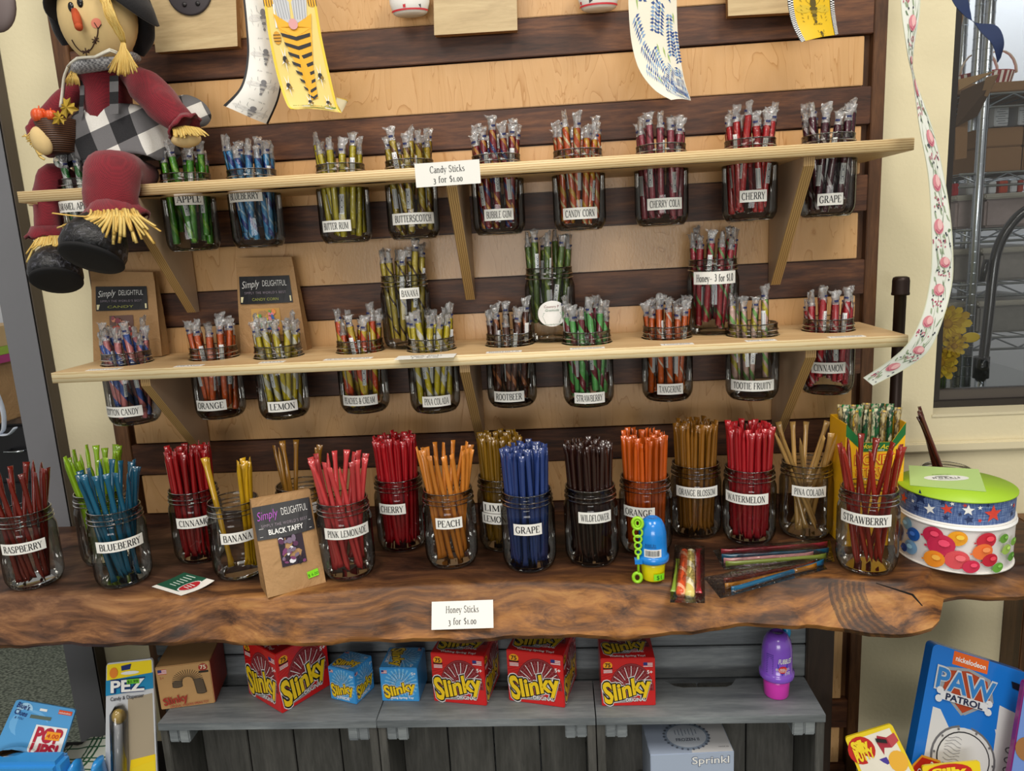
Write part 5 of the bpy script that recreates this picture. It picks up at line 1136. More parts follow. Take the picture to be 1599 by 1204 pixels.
face_box('spring_toy_box', (940, 1103), (1024, 1102), 'red spring toy box at the left end of the right grey crate', RD, R1, .98)
face_box('spring_toy_box', (389, 1083), (441, 1115), 'red spring toy box turned corner-on on the left grey crate', RD, {'front': red_face, 'top': red_top, 'right': red_face}, 1.08)
BLm = M('3d9ade', .35, coat=.5)
face_box('spring_toy_box', (517, 1091), (557, 1101), 'small blue JUNIOR spring toy box turned slightly on the left grey crate', BLm, {'front': blue_face, 'top': blue_face, 'right': blue_face}, 1.15)
face_box('spring_toy_box', (597, 1095), (655, 1096), 'small blue spring toy box facing forward on the middle grey crate', BLm, {'front': blue_face2, 'top2': blue_face}, .97)
kb = face_box('spring_toy_box', (252, 1109), (336, 1098), 'brown kraft spring toy box with red lettering on the left grey crate', M('c09560', .7, noise=.1), {'front': kraft_face}, .90)
mb = MB(); w_ = (PZ(336, 1098, CZ)-PZ(252, 1109, CZ)).length; mb.box((w_/2+.0003, 0, .45*w_), (.0006, w_*.98, .88*w_)); mb.build('red_side_panel', M('8c2c1c', .6), kb)
# film box inside the right crate
zb_ = -.900
A, B = P(1010, 1204, -.335), P(1150, 1204, -.325)
zt = P(1079, 1172, -.3).z
fb = thing('craft_box', (0, 0, 0), 'pale blue and white FROZEN II craft box standing inside the right grey crate', 'box', None, .05); w, d, h = .142, .088, .10
c = PZ(1076, 1176, -.868); fb.location = (c.x+.003, -.285, -.868-h); 
me_ = boxobj('carton', (-w/2, -d/2, 0), (w/2, d/2, h), M('a9b6cc', .4, coat=.3), None, .001); me_.parent = fb
pr = Print(plane_fn((0, 0, h), (1, 0, 0), (0, 1, 0), (0, 0, 1)), .0002)
pr.poly([(w*.0, -d*.49), (w*.49, -d*.49), (w*.49, d*.49), (w*.1, d*.49)], M('d6d6d8', .4), 1); pr.disc(0, 0, .040, .036, M('8f9eb4', .4), 2, n=28)
for i in range(26): a = 2*PI*i/26; pr.disc(.039*math.cos(a), .035*math.sin(a), .0028, .0022, M('5a6272', .4), 3, n=6, rot=a)
pr.disc(0, 0, .034, .030, M('c8d0dc', .4), 3, n=28)
for i in range(7): pr.rect(-.018+.006*i, .010, .0012, .012+.004*(i % 3), M('6b7a94', .4), 4)
pr.sans('FROZEN II', 0, -.010, .0075, M('3a4258', .4), 5, width=.040, off=.01); pr.sans('MADE IN', w*.40, -d*.36, .003, M('6a6a70', .5), 5); pr.build('lid_print', fb)
pr = Print(plane_fn((0, -d/2, h/2), (1, 0, 0), (0, 0, 1), (0, -1, 0)), .0002); pr.sans('Sprinkl', w*.22, h*.36, .014, M('3a4a6a', .4), 2, off=.04, width=.065); pr.sans('Sprinkl', w*.22, h*.36, .0135, white, 3, off=.01, width=.063); pr.build('front_print', fb)
std = boxobj('crate_riser', (fb.location.x-.085, -.335, FLOOR+.0125), (fb.location.x+.085, -.258, -.868-h-.0003), M('6b6a66', .7), None, .002); tag(std, 'plain carton below the FROZEN II box inside the right crate', 'box')
# ================================================================== ribbons
def catmull(pts, n):
    out = []; m_ = len(pts)-1
    for i in range(n+1):
        s = i/n*m_; k = min(int(s), m_-1); t = s-k; p0, p1, p2, p3 = (pts[max(0, min(m_, k+d))] for d in (-1, 0, 1, 2))
        out.append(p1*.5*2 if False else .5*((2*p1)+(p2-p0)*t+(2*p0-5*p1+4*p2-p3)*t*t+(3*p1-p0-3*p2+p3)*t**3))
    return out
def ribbon(label, L, R, mat, edge=None, ew=.05, paint=None, back=None, curl=0):
    """cloth ribbon between two edge curves given as (u, v, Y); paint works in s (0..1 across), t (0..1 down)"""
    A = catmull([P(*q) for q in L], 48); B = catmull([P(*q) for q in R], 48); N = 48; K = 8; ctr = A[0].lerp(B[0], .5)
    def nrm(s, t):
        i = min(int(t*N), N-1); e = (B[i]-A[i]); d = (A[i+1]-A[i]).lerp(B[i+1]-B[i], s); n = e.cross(d)
        return (-n if n.dot(Vector(CAM)-A[i]) < 0 else n).normalized()
    def S(s, t, l=0):
        x = min(max(t, 0), 1)*N; i = min(int(x), N-1); f = x-i; a = A[i].lerp(A[i+1], f); b = B[i].lerp(B[i+1], f); c = (b-a).length*curl
        n = nrm(s, t); return a.lerp(b, s) + n*(c*math.sin(PI*min(1, max(0, s))) + l) - ctr
    mb = MB()
    for side in (0, 1):
        off = 0 if side == 0 else -.0005
        vs = [S(j/K, i/N, off) for i in range(N+1) for j in range(K+1)]
        F = [(i*(K+1)+j, i*(K+1)+j+1, (i+1)*(K+1)+j+1, (i+1)*(K+1)+j) for i in range(N) for j in range(K)]
        mb.add(vs, F if side else [tuple(reversed(f)) for f in F], side, True)
    o = mb.build('ribbon', [mat, back or mat]); o.location = ctr; tag(o, label, 'ribbon')
    pr = Print(S, .00035)
    if edge:
        for a, b in ((-.01, ew), (1-ew, 1.01)):
            for i in range(N): pr.poly([(a, i/N), (b, i/N), (b, (i+1)/N), (a, (i+1)/N)], edge, 1)
    if paint: paint(pr)
    if pr.mb.v: pr.build('print', o)
    return o
W0 = M('f1efe9', .6); gsk = M('b9b7b4', .6); gdk = M('828286', .6); blk = M('17151a', .5)
def bee(pr, s, t, r, asp, m1, m2, up=1, wing=None, spread=1.0):
    """bee drawing; asp = (across unit, down unit) scale"""
    X = lambda a, b: (s+a*r*asp[0], t-b*r*asp[1]*up)
    E = lambda a, b, ra, rb, m, l, n=10: pr.fan(X(a, b), [X(a+ra*math.cos(2*PI*i/n), b+rb*math.sin(2*PI*i/n)) for i in range(n)], m, l, 1)
    if wing: E(.8*spread, .1, .62, .24, wing, 1); E(-.8*spread, .1, .62, .24, wing, 1)
    for a in (-1, 1):
        for k in range(3): q = [X(a*.2, .3-.3*k), X(a*.55, .5-.4*k), X(a*.6, .85-.7*k)]; [pr.poly([p_, (p_[0]+.012*asp[0]*0+.008, p_[1]), (q_[0]+.008, q_[1]), q_], m2, 2) for p_, q_ in zip(q, q[1:])]
    E(0, .42, .26, .24, m2, 2); 
    for k in range(4): E(0, .12-.22*k, .34-.06*k, .12, m1 if k % 2 else m2, 3)
    E(0, -.78, .12, .12, m2, 3)
def p_sketch(pr):
    for k, t in enumerate((-.02, .22, .47, .71, .93)):
        bee(pr, .5, max(.03, t), .13, (2.3, .62), gsk, gdk, 1 if k else 1, M('dedcd8', .6))
        for i in range(4):
            for sd in (.16, .84): pr.leaf(sd, t-.06+.022*i, .07, .008, .5 if sd < .5 else 2.6, gsk, 1)
        pr.serif('you are', .5, t+.125, .014, gsk, 1, width=.42) if t < .85 else None
ribbon('white ribbon with grey sketched bees and a black edge hanging near the doll', [(377, -30, -.16), (384, 40, -.16), (386, 90, -.16), (376, 135, -.17), (349, 165, -.185)], [(428, -30, -.13), (437, 40, -.13), (441, 100, -.13), (436, 150, -.13), (418, 194, -.125)], W0, blk, .045, p_sketch, curl=.12)
YE = M('f0cf3e', .35); YL = M('ecd27a', .45)
def p_gnome(pr):
    asp = (1.0, .38); k = blk; y = M('f0b01a', .5); X = lambda s, t: (s, t)
    pr.poly([(.22, .02), (.78, .02), (.72, .10), (.28, .10)], y, 1)
    for i in range(3): pr.poly([(.30, -.01+.07*i), (.70, -.01+.07*i), (.68, .02+.07*i), (.32, .02+.07*i)], k, 2)
    g = M('c9cbcf', .6); g2 = M('8d9096', .6)
    for sx in (-1, 1):
        pr.poly([(.5+sx*.33, .05), (.5+sx*.02, .22), (.5+sx*.04, .335), (.5+sx*.28, .30), (.5+sx*.34, .18)], g, 3)
        for i in range(5): pr.line([(.5+sx*(.08+.055*i), .12+.012*abs(i-2)), (.5+sx*(.05+.05*i), .31)], .008, g2, 4)
        for i in range(8): a = 2*PI*i/8; pr.leaf(.5+sx*.27, .065, .075, .018, a, white, 5)
        pr.disc(.5+sx*.27, .065, .025, .011, y, 6, n=8)
        pr.disc(.5+sx*.42, .21, .09, .035, y, 2, n=10); [pr.rect(.5+sx*(.36+.05*i), .21, .014, .06, k, 3) for i in range(4)]
    pr.poly([(.14, .28), (.5, .345), (.88, .28), (.84, .35), (.5, .40), (.2, .35)], y, 5)
    pr.poly([(.2, .35), (.5, .40), (.84, .35), (.72, .56), (.66, .74), (.52, .76), (.46, .6)], y, 4)
    for i in range(8):
        t = .375+.048*i; a, b = .23+.035*i, .80-.018*i; pr.poly([(a, t), ((a+b)/2, t+.022), (b, t), (b-.01, t+.018), ((a+b)/2, t+.042), (a+.02, t+.018)], k, 6)
    pr.disc(.5, .335, .09, .027, M('dca0a0', .5), 8, n=14); pr.disc(.15, .40, .075, .034, M('d89a20', .5), 3, n=12); pr.rect(.17, .29, .03, .12, white, 3); [pr.rect(.15, .385+.016*i, .14, .003, k, 5) for i in range(3)]
    for s, t in ((.22, .51), (.16, .66), (.82, .60), (.84, .78), (.48, .78)):
        for i in range(5): pr.leaf(s, t, .08, .016, 2*PI*i/5+.3, white, 9)
        pr.disc(s, t, .045, .018, k, 10, n=8); pr.disc(s+.03, t+.012, .03, .013, M('8a6a1a', .5), 11, n=8)
    gr_ = M('3d7a20', .7)
    for i in range(40): a = .06+.022*i; pr.poly([(a, .86), (a+.03, .86), (a+.02+R_.uniform(-.02, .02), .835-R_.uniform(0, .012))], gr_, 12)
    pr.poly([(.04, .858), (.95, .858), (.92, .885), (.08, .885)], gr_, 12)
    for i in range(4): pr.rect(.5, .905+.02*i, .55, .008, k if i % 2 else y, 12)
    pr.disc(.5, .94, .16, .03, y, 13, n=12); pr.disc(.5, .94, .04, .012, M('7a2a1a', .5), 14, n=8)
    for sx in (-1, 1): pr.disc(.5+sx*.24, .975, .09, .014, g, 13, n=10); pr.disc(.5+sx*.24, .93, .07, .014, M('e0b0a0', .5), 13, n=10)
ribbon('yellow ribbon printed with a striped bearded gnome and bees', [(404, -30, -.17), (412, 0, -.17), (421, 60, -.17), (434, 120, -.17), (449, 164, -.175), (460, 171, -.18)], [(484, -30, -.15), (492, 0, -.15), (502, 60, -.15), (515, 120, -.15), (526, 165, -.15), (532, 176, -.15)], YL, YE, .04, p_gnome, curl=.05)
ribbon('pale curled tip of the yellow gnome ribbon', [(524, 160, -.148), (529, 170, -.144), (533, 177, -.14)], [(526, 152, -.146), (541, 156, -.13), (543, 159, -.125)], M('efe3bd', .6), YE, .06)
def p_lav(pr):
    n1, n2, n3 = M('2c4d8c', .5), M('7fa0c8', .5), M('9db86a', .6); rg = random.Random(4)
    for s0, t0, a, L in ((.28, .0, 1.6, .15), (.55, .05, 1.75, .3), (.85, .0, 1.9, .14), (.65, .15, 1.75, .22), (.12, .23, 1.15, .17), (.82, .22, 1.62, .32), (.92, .35, 1.5, .25), (.2, .42, 1.0, .24), (.42, .46, 1.2, .22), (.15, .6, .85, .25), (.72, .62, 2.3, .22), (.4, .72, .9, .2), (.88, .64, 1.9, .1), (.55, .8, .35, .3), (.75, .72, .2, .2), (.45, .9, .3, .4), (.3, .82, .9, .14), (.8, .88, .5, .16)):
        n = int(L/.024)
        for i in range(n):
            s, t = s0+math.cos(a)*L*i/n*1.6, t0+math.sin(a)*L*i/n
            if not (.03 < s < .95 and 0 <= t < .985): continue
            for sg in (-1, 1): pr.leaf(s, t, .085, .022, a+PI+sg*.8 if False else a-PI/2*sg*.9, n1 if rg.random() < .6 else n2, 1)
        s, t = s0+math.cos(a)*L*.2, t0+L*.1
        if .05 < s < .9: pr.leaf(s, t, .05, .012, a+.4, n3, 1)
    for s, t in ((.15, .1), (.4, .02), (.9, .2), (.62, .45), (.3, .68), (.5, .42), (.7, .5), (.6, .88)): pr.leaf(s, t, .09, .035, 1.3, n3, 1)
ribbon('white ribbon with a blue lavender print hanging in front of the rack', [(981, -30, -.13), (982, 20, -.13), (987, 70, -.13), (999, 110, -.135), (1022, 140, -.14), (1048, 156, -.145)], [(1056, -30, -.11), (1057, 20, -.11), (1059, 60, -.11), (1064, 100, -.11), (1070, 130, -.11), (1079, 157, -.112)], M('ebe6d4', .7), None, .05, p_lav, curl=.06)
def p_bee4(pr):
    for i in range(60):
        for sd in (0, 1):
            for k in range(2):
                if (i+k) % 2: pr.rect((.02 if sd == 0 else .93)+.05*k, i/60+.008, .05, 1/60, white, 3)
    bee(pr, .5, .42, .26, (1.0, 1.1), M('8a741a', .6), M('5a4c14', .6), 1, M('d9b82a', .6)); pr.serif('bee', .5, .70, .05, M('8a741a', .6), 2, width=.3)
    for i in range(7): pr.leaf(.22, .18+.07*i, .06, .02, .6, M('a8901e', .6), 2); pr.leaf(.78, .18+.07*i, .06, .02, 2.5, M('a8901e', .6), 2)
    bee(pr, .55, .93, .12, (1.0, 1.1), M('8a741a', .6), M('5a4c14', .6), 1)
ribbon('mustard yellow ribbon with a bee and black gingham edges', [(1229, -30, -.12), (1231, 10, -.12), (1238, 40, -.12), (1251, 66, -.125)], [(1301, -30, -.10), (1302, 10, -.10), (1305, 35, -.10), (1308, 54, -.10)], M('e6bd1c', .5), blk, .10, p_bee4, curl=.06)
def p_flor(pr):
    pk, pk2, gn, dg, bl = M('d98a94', .6), M('b85a72', .6), M('9aab8c', .6), M('6f8568', .6), M('3a3f4a', .6); rg = random.Random(9)
    for k in range(12):
        t = .02+.083*k; s = (.35, .6, .45)[k % 3]
        pr.disc(s, t, .24, .016, pk, 3, n=12); pr.disc(s+.05, t-.004, .13, .011, M('eebcbc', .6), 4, n=10); pr.line([(s-.16, t+.006), (s, t+.013), (s+.18, t+.004)], .003, pk2, 4)
        for i in range(12): pr.disc(s+rg.uniform(-.3, .3), t+.035+rg.uniform(-.009, .009), .032, .0028, pk2, 2, n=5)
        for i in range(9): pr.leaf(rg.uniform(.1, .8), t+rg.uniform(-.03, .05), .18, .009, rg.uniform(-2.9, 2.9)*.15+rg.choice((0, .06)), gn if i % 2 else dg, 1)
        for i in range(7): pr.disc(rg.uniform(.2, .9), t+.03+rg.uniform(-.02, .025), .04, .003, bl, 2, n=5)
        for i in range(4): a, b = rg.uniform(.1, .8), t+rg.uniform(.0, .06); pr.poly([(a, b), (a+.07, b+.002), (a+.12, b+.016), (a+.04, b+.012)], gn, 2)
YR = -.245
ribbon('long white ribbon with pink flowers twisting down past the shelf ends', [(1404, -40, YR), (1408, 20, YR), (1418, 88, YR), (1425, 120, YR+.01), (1436, 200, YR), (1449, 270, YR), (1454, 340, YR), (1455, 400, YR), (1452, 440, YR), (1441, 490, YR-.005), (1420, 533, YR-.01), (1390, 562, YR-.012), (1348, 590, YR-.015)],
       [(1437, -40, YR+.01), (1436, 20, YR+.01), (1426, 84, YR+.01), (1429, 122, YR+.02), (1456, 200, YR+.015), (1473, 270, YR+.015), (1484, 340, YR+.01), (1488, 400, YR+.01), (1486, 445, YR+.01), (1473, 496, YR), (1452, 545, YR), (1420, 572, YR), (1363, 602, YR-.01)], M('e6e9e0', .6), M('d9dcc0', .6), .03, p_flor)
navy = M('1a2c54', .35, coat=.2)
ribbon('navy blue satin ribbon twisting at the top right', [(1476, -25, -.2), (1490, 6, -.2), (1507, 25, -.2), (1520, 34, -.2), (1532, 50, -.2), (1550, 70, -.2), (1558, 98, -.2)], [(1502, -30, -.18), (1512, 0, -.18), (1516, 20, -.19), (1522, 35, -.2), (1556, 40, -.18), (1568, 64, -.18), (1563, 90, -.18)], navy)
# ================================================================== plaques and small things on top of the rack
plq = wood('plaque_birch', 'b29a74', 'c8b086', 'd6c196', 0, 3, .3, (.35, .5, .65), .3); pe = M('9a7040', .6, noise=.4)
def plaque(a, b, c, d, Y, label, disc=None):
    """a..d pixels: top-left, top-right, bottom-right, bottom-left of the face"""
    q = [P(*p_, Y) for p_ in (a, b, c, d)]; ctr = sum(q, Vector())/4; mb = MB(); back = Vector((0, .016, 0))
    v = [x-ctr for x in q]+[x-ctr+back for x in q]; mb.add(v, [(3, 2, 1, 0), (4, 5, 6, 7)], 0); mb.add(v, [(0, 1, 5, 4), (1, 2, 6, 5), (2, 3, 7, 6), (3, 0, 4, 7)], 1)
    o = mb.build('wooden_plaque', [plq, pe]); o.location = ctr; tag(o, label, 'plaque'); mod = o.modifiers.new('b', 'BEVEL'); mod.width = .0015; mod.segments = 2
    if disc:
        u, v_, r = disc; cc = P(u, v_, Y)-ctr; mt = Matrix.Rotation(PI/2, 4, 'X'); d = MB().lathe([(0, 0), (r, 0), (r, .0025), (r*.93, .0035), (0, .0035)], 36, mat=mt); dk = d.build('dark_disc', M('3a3438', .6), o); dk.location = cc + Vector((0, -.0003, 0))
        for sx in (-.011, .014): MB().lathe([(0, .0035), (.0045, .0035), (.004, .0052), (0, .0055)], 12, mat=mt, c=(sx, 0, -r*.55)).build('rivet', M('1a1618', .4), dk)
    return o
plaque((228, -60), (366, -70), (371, 72), (243, 82), -.03, 'birch plywood plaque with dark disc hanging beside the doll', (296, -14, .042))
plaque((676, -60), (806, -64), (808, 47), (678, 55), -.03, 'plain birch plaque hanging at the top middle of the rack')
plaque((1135, -70), (1262, -76), (1264, 18), (1137, 25), -.03, 'birch plaque cut off by the top edge behind the mustard ribbon')
cup_w, cup_r = M('f3f1ec', .4), M('c22430', .4)
def cup(u, v, Y, r, label, seed):
    p = P(u, v, Y); o = thing('hanging_cup', p, label, 'cup'); mb = MB().lathe([(0, 0), (r*.7, 0), (r*.85, .003), (r, .02), (r*1.05, .055), (r*1.0, .055), (r*.95, .02), (0, .004)], 28, sy=.6); mb.build('cup_body', cup_w, o)
    fn0 = lambda x, y, l: Vector(((r*(.9+1.8*y)+l+.0006)*math.cos(-PI/2+x), (r*(.9+1.8*y)+l+.0006)*.6*math.sin(-PI/2+x), .004+y)); pr = Print(fn0, .0003); rg = random.Random(seed)
    for i in range(12): pr.rect(-1.5+.25*i, .0015, .25, .003, cup_r, 1)
    for i in range(10): pr.rect(rg.uniform(-1.3, 1.3), rg.uniform(.007, .04), rg.uniform(.1, .3), rg.uniform(.004, .012), cup_r if i % 3 else M('3a3438', .5), 1, rot=rg.uniform(-.05, .05))
    pr.build('print', o); return o
cup(641, 24, -.035, .036, 'red and white printed cup hanging at the top, left of the middle plaque', 1)
cup(935, 16, -.035, .036, 'red and white printed cup hanging at the top, left of the lavender ribbon', 2)
o = MB().blob((0, 0, 0), (.035, .012, .045), 24, 14).build('dark_knob_shape', M('6a5d5c', .5)); q = P(-8, 5, -.2); o.location = q; tag(o, 'smooth taupe rounded object cut off by the top left corner', 'ornament')
# ================================================================== scarecrow doll
burg = fabric('burgundy_burlap', '8c1a2a', '52101c', 520); felt = M('d9bd86', .9, noise=.12); hatm = fabric('black_felt_hat', '1b1b20', '0c0c10', 500)
blackf = NT('crinkled_black_shoe'); nn_ = blackf.noise(blackf.coord(), 55, 5, .65, .8); blackf.l(blackf.ramp(nn_.outputs[0], [(.45, '0a0a0d'), (.56, '1a1a20'), (.66, '55565f')]), blackf.b.inputs['Base Color']); blackf.b.inputs['Roughness'].default_value = .35; blackf.bump(nn_.outputs[0], .8, .003); shoe = blackf.m; nn_.inputs['Scale'].default_value = 85  # grey flecks paint the sparkle of the crinkles into the black
soleM = M('121215', .85, noise=.3); raf = M('d9b25a', .6, noise=.25); raf2 = M('e2c472', .6, noise=.2)
def buffalo():
    t = NT('buffalo_check'); sp = t.add('ShaderNodeSeparateXYZ'); t.l(t.coord((1, 1, 1), kind='UV'), sp.inputs[0])
    a = t.math('LESS_THAN', t.math('FRACT', sp.outputs[0]), .5); b = t.math('LESS_THAN', t.math('FRACT', sp.outputs[1]), .5); s = t.math('MULTIPLY', t.math('ADD', a, b), .5)
    hz = t.add('ShaderNodeTexWave'); hz.inputs['Scale'].default_value = 260; hz.bands_direction = 'DIAGONAL'; t.l(t.coord(), hz.inputs['Vector'])
    c = t.ramp(s, [(0, 'e4e2dc'), (.25, 'e4e2dc'), (.26, '6d6c6e'), (.74, '6d6c6e'), (.75, '131316'), (1, '131316')]); n = t.noise(t.coord(), 600, 2)
    c = t.mix(t.math('MULTIPLY', n.outputs[0], .25), c, '55555a'); t.l(c, t.b.inputs['Base Color']); t.b.inputs['Roughness'].default_value = .95; t.bump(n.outputs[0], .5, .001); return t.m
check = buffalo()
dz = P(180, 285, -.1)
doll = thing('scarecrow_doll', (dz.x, -.1, ZU+.0005), 'scarecrow doll in burgundy and black check sitting on the upper shelf end', 'doll')
DL = Vector(doll.location)
def D(u, v, Y): return P(u, v, Y) - DL
def px(n, u=150, v=150, Y=-.13): return n*mpp(P(u, v, Y))
def limb(name, pts, radii, mat, parent=doll, n=18, wob=.04, seed=1, flat=.85):
    A = catmull([Vector(p_) for p_ in pts], 24); idx = np.linspace(0, len(radii)-1, 25); rr = [float(np.interp(i, range(len(radii)), radii)) for i in idx]
    mb = MB(); mb.tube(A, rr, n, sq=flat); rg = random.Random(seed)
    vs = []
    for k, q in enumerate(mb.v): i, j = divmod(k, n); q = Vector(q); c = A[min(i, 24)]; vs.append(c + (q-c)*(1+wob*math.sin(j*2*PI/n*3+seed+i*.6)+rg.uniform(-.01, .01)))
    mb.v = vs; return mb.build(name, mat, parent)
# torso, skirt
torso = limb('torso', [D(170, 240, -.11), D(170, 200, -.11), D(168, 150, -.115), D(160, 112, -.12), D(152, 95, -.12)], [px(34), px(38), px(40), px(43), px(20)], burg)
def strap(c, w, Y=-.17, par=None):
    A = [D(u, v, Y) for u, v in c]; rows = catmull(A, 20); mb = MB(); uv = []
    for i, q in enumerate(rows):
        y = -px(math.sqrt(max(0, 50**2-(((c[0][0]+c[-1][0])/2-168)*.8)**2)))*.85
        mb.v += [tuple(q+Vector((-w/2, 0, 0))), tuple(q+Vector((w/2, 0, 0)))]
    for i in range(20): mb.f.append((2*i, 2*i+1, 2*i+3, 2*i+2)); mb.mi.append(0); mb.sm.append(False)
    o = mb.build('strap', check, par or torso); uvl = o.data.uv_layers.new()
    for p_ in o.data.polygons:
        for li in p_.loop_indices: vi = o.data.loops[li].vertex_index; uvl.data[li].uv = (.25+(vi % 2)*.2, (vi//2)/20*1.9+.1)
    return o
strap([(178, 118), (178, 145), (178, 178)], px(14), -.166); strap([(128, 125), (128, 150), (126, 182)], px(7), -.158)
def skirt(name, cx, cv, Y, rings, ph, uvs, n=56, m_=14):
    """draped cloth: rings = (half width px, centre v, depth) from waist to hem"""
    mb = MB(); rg = random.Random(3); vs = []
    for i in range(m_+1):
        t = i/m_*(len(rings)-1); k = min(int(t), len(rings)-2); f = t-k; r = [rings[k][q]*(1-f)+rings[k+1][q]*f for q in range(4)]
        c = D(r[3], r[1], Y)
        for j in range(n):
            a = 2*PI*j/n; w = 1+.07*(i/m_)*math.sin(6*a+ph)+.03*(i/m_)*math.sin(13*a)
            vs.append(c + Vector((px(r[0])*math.cos(a)*w, r[2]*math.sin(a)*w, .006*(i/m_)*math.sin(5*a+1))))
    F = [(i*n+j, i*n+(j+1) % n, (i+1)*n+(j+1) % n, (i+1)*n+j) for i in range(m_) for j in range(n)]; mb.add(vs, F, 0, True); o = mb.build(name, check, doll)
    uvl = o.data.uv_layers.new()
    for p_ in o.data.polygons:
        for li in p_.loop_indices:
            co = Vector(mb.v[o.data.loops[li].vertex_index]); uvl.data[li].uv = ((co.x*.94+co.z*.33)/uvs, (co.z*.94-co.x*.33-co.y*.35)/uvs)
    so = o.modifiers.new('s', 'SOLIDIFY'); so.thickness = .0015; return o
skirt('skirt', 0, 0, -.112, [(42, 168, .030, 178), (62, 178, .040, 178), (82, 205, .046, 182), (90, 232, .052, 186), (86, 252, .055, 192)], .4, px(64))
# lifted flap of the skirt at the right
fl = catmull([D(268, 152, -.08), D(292, 148, -.08), (D(318, 160, -.085)), D(330, 180, -.09), D(322, 196, -.095), D(300, 200, -.10)], 20); bo = D(262, 190, -.10); mb = MB()
for q in fl: mb.v += [tuple(q), tuple(q.lerp(bo, .5)+Vector((0, -.012, 0))), tuple(bo)]
for i in range(20):
    for k in (0, 1): mb.f.append((3*i+k, 3*i+k+1, 3*i+k+4, 3*i+k+3)); mb.mi.append(0); mb.sm.append(True)
o = mb.build('skirt_flap', check, doll); uvl = o.data.uv_layers.new()
for p_ in o.data.polygons:
    for li in p_.loop_indices: co = Vector(mb.v[o.data.loops[li].vertex_index]); uvl.data[li].uv = ((co.x+co.z*.5)/px(55), (co.z-co.x*.5)/px(55))
so = o.modifiers.new('s', 'SOLIDIFY'); so.thickness = .0015
# head
hd = MB().blob(D(153, 28, -.165), (px(56), px(44), px(66)), 32, 22, noise=.0); head = hd.build('head', felt, doll); HC = D(153, 28, -.165); HR = (px(56), px(44), px(66))
def onface(u, v, lift=0):
    k = 1+lift/HR[1]; d = Vector(ray(u, v)); o = Vector(CAM)-DL-HC; S_ = [HR[i]*k for i in range(3)]
    a = sum((d[i]/S_[i])**2 for i in range(3)); b = 2*sum(d[i]*o[i]/S_[i]**2 for i in range(3)); c = sum((o[i]/S_[i])**2 for i in range(3))-1
    t = (-b-math.sqrt(max(0, b*b-4*a*c)))/(2*a); return HC+o+d*t
def ff(x, y, l): q = HC; return q
st = MB(); smile = [(112, 62), (118, 72), (126, 80), (134, 82), (142, 77), (148, 66), (152, 55), (153, 45)]
st.tube(catmull([onface(u, v, .0006) for u, v in smile], 30), px(.9), 5)
for u, v in ((134, 81), (149, 63)):
    for a in (.3, 1.4, 2.5): st.tube([onface(u-6*math.cos(a), v-6*math.sin(a), .0008), onface(u+6*math.cos(a), v+6*math.sin(a), .0008)], px(.7), 4)
st.tube([onface(153, 45, .0006), onface(147, 35, .0006)], px(.7), 4); st.tube([onface(153, 45, .0006), onface(158, 38, .0006)], px(.7), 4); st.build('stitched_smile', M('3a1f14', .8), head)
for u, v, r, m_, l in ((150, 36, 8, M('d9836c', .9), .0006),):
    c = [onface(u+r*math.cos(2*PI*i/14), v+r*math.sin(2*PI*i/14), .0004) for i in range(14)]; MB().add(c+[onface(u, v, .0006)], [(i, (i+1) % 14, 14) for i in range(14)], 0, True).build('cheek_blush', m_, head)
for u, v in ((111, 11), (125, 4)): MB().blob(onface(u, v, .0), (px(4.5), px(3), px(7)), 14, 8).build('bead_eye', M('0c0c0e', .2), head)
nb = onface(117, 17, -.002); ntip = D(123, 42, -.165-px(58)); mb = MB(); mb.tube([nb, nb.lerp(ntip, .5), ntip], [px(5), px(6), px(5.5)], 12); mb.blob(ntip, (px(5.6),)*3, 12, 8); mb.build('carrot_nose', M('b8481a', .8, noise=.2), head)
# hat: crown, brim
mt = Matrix.Rotation(.12, 3, 'Y'); mb = MB(); hc = D(156, -18, -.155)
rings = []
for i, (r, z) in enumerate(((px(80), -.010), (px(72), -.004), (px(60), .006), (px(56), .03), (px(44), .06), (px(20), .085), (px(3), .088))):
    rings.append([hc + mt @ Vector((r*(1+.05*math.sin(3*a+1)*(i < 2))*math.cos(a), r*.80*math.sin(a), z-(.042*abs(math.cos(a))**2+.012*math.sin(2*a)*0)*(i < 2)*(1 if i == 0 else .45))) for a in [2*PI*j/40 for j in range(40)]])
mb.ring_tube(rings, cap=False); h_ = mb.build('hat', hatm, doll); so = h_.modifiers.new('s', 'SOLIDIFY'); so.thickness = .003
# side flaps of the hat framing the face, behind the hair
limb('hat_side', [D(93, -10, -.15), D(89, 20, -.14), D(95, 45, -.13), D(104, 70, -.12)], [px(11), px(13), px(12), px(7)], hatm, doll); limb('hat_side', [D(212, -5, -.14), D(222, 25, -.125), D(224, 60, -.115), D(216, 84, -.11)], [px(18), px(18), px(15), px(8)], hatm, doll)
limb('scarf_tail', [D(216, 0, -.12), D(226, 25, -.115), D(234, 55, -.11)], [px(13), px(12), px(4)], fabric('herringbone', 'b4b4b6', '3a3a40', 260), doll, flat=.4)
herr = bpy.data.materials['herringbone']
limb('scarf', [D(113, 112, -.14), D(125, 104, -.165), D(148, 99, -.175), D(175, 96, -.17), D(200, 90, -.15), D(215, 92, -.12)], [px(6), px(13), px(13), px(12), px(11), px(6)], herr, doll, seed=4)
def strands(name, root, spread, n, r, par, seed, mats=(raf, raf2)):
    """root fn(i)->point, spread fn(i, rg)->list of following points; flat raffia strips"""
    rg = random.Random(seed); mb = MB()
    for i in range(n):
        pts = [root(i, rg)]+spread(i, rg); pts = catmull([Vector(p_) for p_ in pts], 8); mb.tube(pts, r*rg.uniform(.8, 1.2), 4, mi=i % 2, sq=.35)
    return mb.build(name, list(mats), par)
